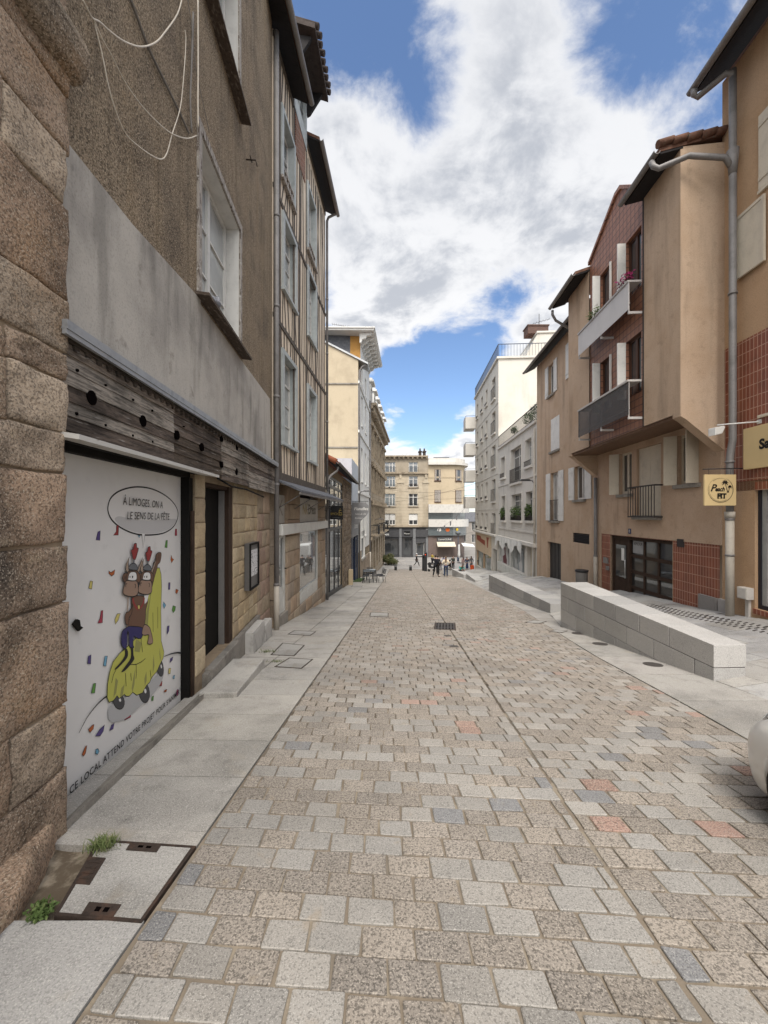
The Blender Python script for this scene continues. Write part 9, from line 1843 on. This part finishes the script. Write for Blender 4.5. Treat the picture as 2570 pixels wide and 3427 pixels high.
for (u, Y, rz, h, lab, top, legs, hair, kw) in (
    (1550, 47.5, 30, 1.68, 'woman in a pale pink top and light trousers near the shop fronts', (0.50, 0.34, 0.31), (0.42, 0.36, 0.33), (0.10, 0.06, 0.04), dict(hair_len=0.15)),
    (1563, 46.5, 190, 1.66, 'woman in a long dark blue dress standing by the apartment building', (0.03, 0.05, 0.12), (0.025, 0.04, 0.10), (0.06, 0.04, 0.03), dict(skirt=0.75, hair_len=0.12)),
    (1577, 45.5, 10, 1.70, 'traveller in grey clothes with an orange suitcase', (0.17, 0.165, 0.165), (0.12, 0.12, 0.125), (0.14, 0.09, 0.05), dict(hair_len=0.1, skirt=0.6)),
    (1473, 45.0, 150, 1.74, 'person in a white shirt with dark hair behind the dark-jacketed man', (0.62, 0.61, 0.6), (0.03, 0.03, 0.04), (0.015, 0.012, 0.01), {}),
    (1484, 49.0, 20, 1.70, 'person in a lavender top beyond the striped sweater woman', (0.26, 0.25, 0.34), (0.10, 0.10, 0.13), (0.06, 0.04, 0.03), dict(hair_len=0.1)),
    (1516, 47.0, 200, 1.78, 'person in dark green standing in front of the cafe', (0.035, 0.045, 0.035), (0.02, 0.02, 0.022), (0.03, 0.02, 0.015), {}),
    (1465, 37.5, -20, 1.76, 'man in a black coat half hidden behind the dark-jacketed man', (0.012, 0.012, 0.014), (0.012, 0.012, 0.014), (0.02, 0.015, 0.012), dict(coat=0.2)),
    (1603, 40.0, 100, 1.72, 'person in grey leaning by the peach shop front', (0.09, 0.085, 0.085), (0.08, 0.075, 0.075), (0.05, 0.035, 0.03), {})):
    x = at_(u, Y); person(x, Y, H(x, Y), R(rz), h, lab, top, legs, hair, pocket if rz in (150, 200) else None, **kw)
x, Y = at_(1446, 54.0), 54.0
person(x, Y, road_z(Y), R(-60), 1.66, 'person in a yellow jacket with dark hair pushing a pushchair', (0.45, 0.34, 0.06), (0.03, 0.03, 0.035), (0.02, 0.015, 0.012), dict(elR=(.24, .1, 1.16), wrR=(.2, .34, 1.05), haR=(.2, .4, 1.03), elL=(-.24, .1, 1.16), wrL=(-.2, .34, 1.05), haL=(-.2, .4, 1.03)))
# pushchair, suitcase
m_pram = plain('black_pram_cloth', (0.02, 0.02, 0.022), 0.8); bx, by = at_(1443, 44.0), 44.0; zb = road_z(by); t = thing('pushchair', (bx, by, zb), 'dark pushchair standing behind the man in the dark jacket', 'pushchair')
q = MB(); fp = Frame((bx - 0.35, by), (bx + 0.35, by)); q.fprism(fp, [(0.05, zb + 0.45), (0.55, zb + 0.38), (0.62, zb + 0.55), (0.35, zb + 0.6), (0.25, zb + 0.95), (0.0, zb + 0.9)], -0.22, 0.22); q.build('seat', m_pram, t, bevel=0.03)
q = MB(); q.lathe((bx - 0.17, by, zb + 0.78), [(0.02, 0.26), (0.18, 0.2), (0.25, 0.05), (0.25, 0.0)][::-1], 12); q.build('hood', m_pram, t)
q = MB(); q.tube([(bx - 0.55, by, zb + 1.02), (bx - 0.3, by, zb + 0.7), (bx + 0.28, by, zb + 0.14)], 0.016, 6); q.tube([(bx + 0.25, by, zb + 0.6), (bx - 0.25, by, zb + 0.14)], 0.016, 6); q.build('chassis', m_rail, t)
for dx in (-0.26, 0.3):
    for dy in (-0.2, 0.2): q = MB(); q.tube([(bx + dx, by + dy - 0.02, zb + 0.13), (bx + dx, by + dy + 0.02, zb + 0.13)], 0.13, 16); q.build('wheel', m_tyre, t)
bx, by = at_(1580, 44.8), 44.8; zb = H(bx, by); t = thing('suitcase', (bx, by, zb), 'bright orange wheeled suitcase beside the grey-clothed traveller', 'suitcase'); MB().box(bx - 0.2, bx + 0.2, by - 0.12, by + 0.12, zb + 0.05, zb + 0.58).build('case_body', plain('orange_shell', (0.62, 0.09, 0.02), 0.5), t, bevel=0.04)
q = MB(); q.tube([(bx - 0.1, by + 0.05, zb + 0.57), (bx - 0.1, by + 0.05, zb + 0.95), (bx + 0.1, by + 0.05, zb + 0.95), (bx + 0.1, by + 0.05, zb + 0.57)], 0.012, 6); q.build('handle', m_rail, t)
for dx in (-0.15, 0.15): MB().tube([(bx + dx, by - 0.1, zb + 0.03), (bx + dx, by - 0.06, zb + 0.03)], 0.03, 8).build('wheel', m_tyre, t)
# dark hem stones and litter: chewing gum and leaves are left to the slab texture
clean()
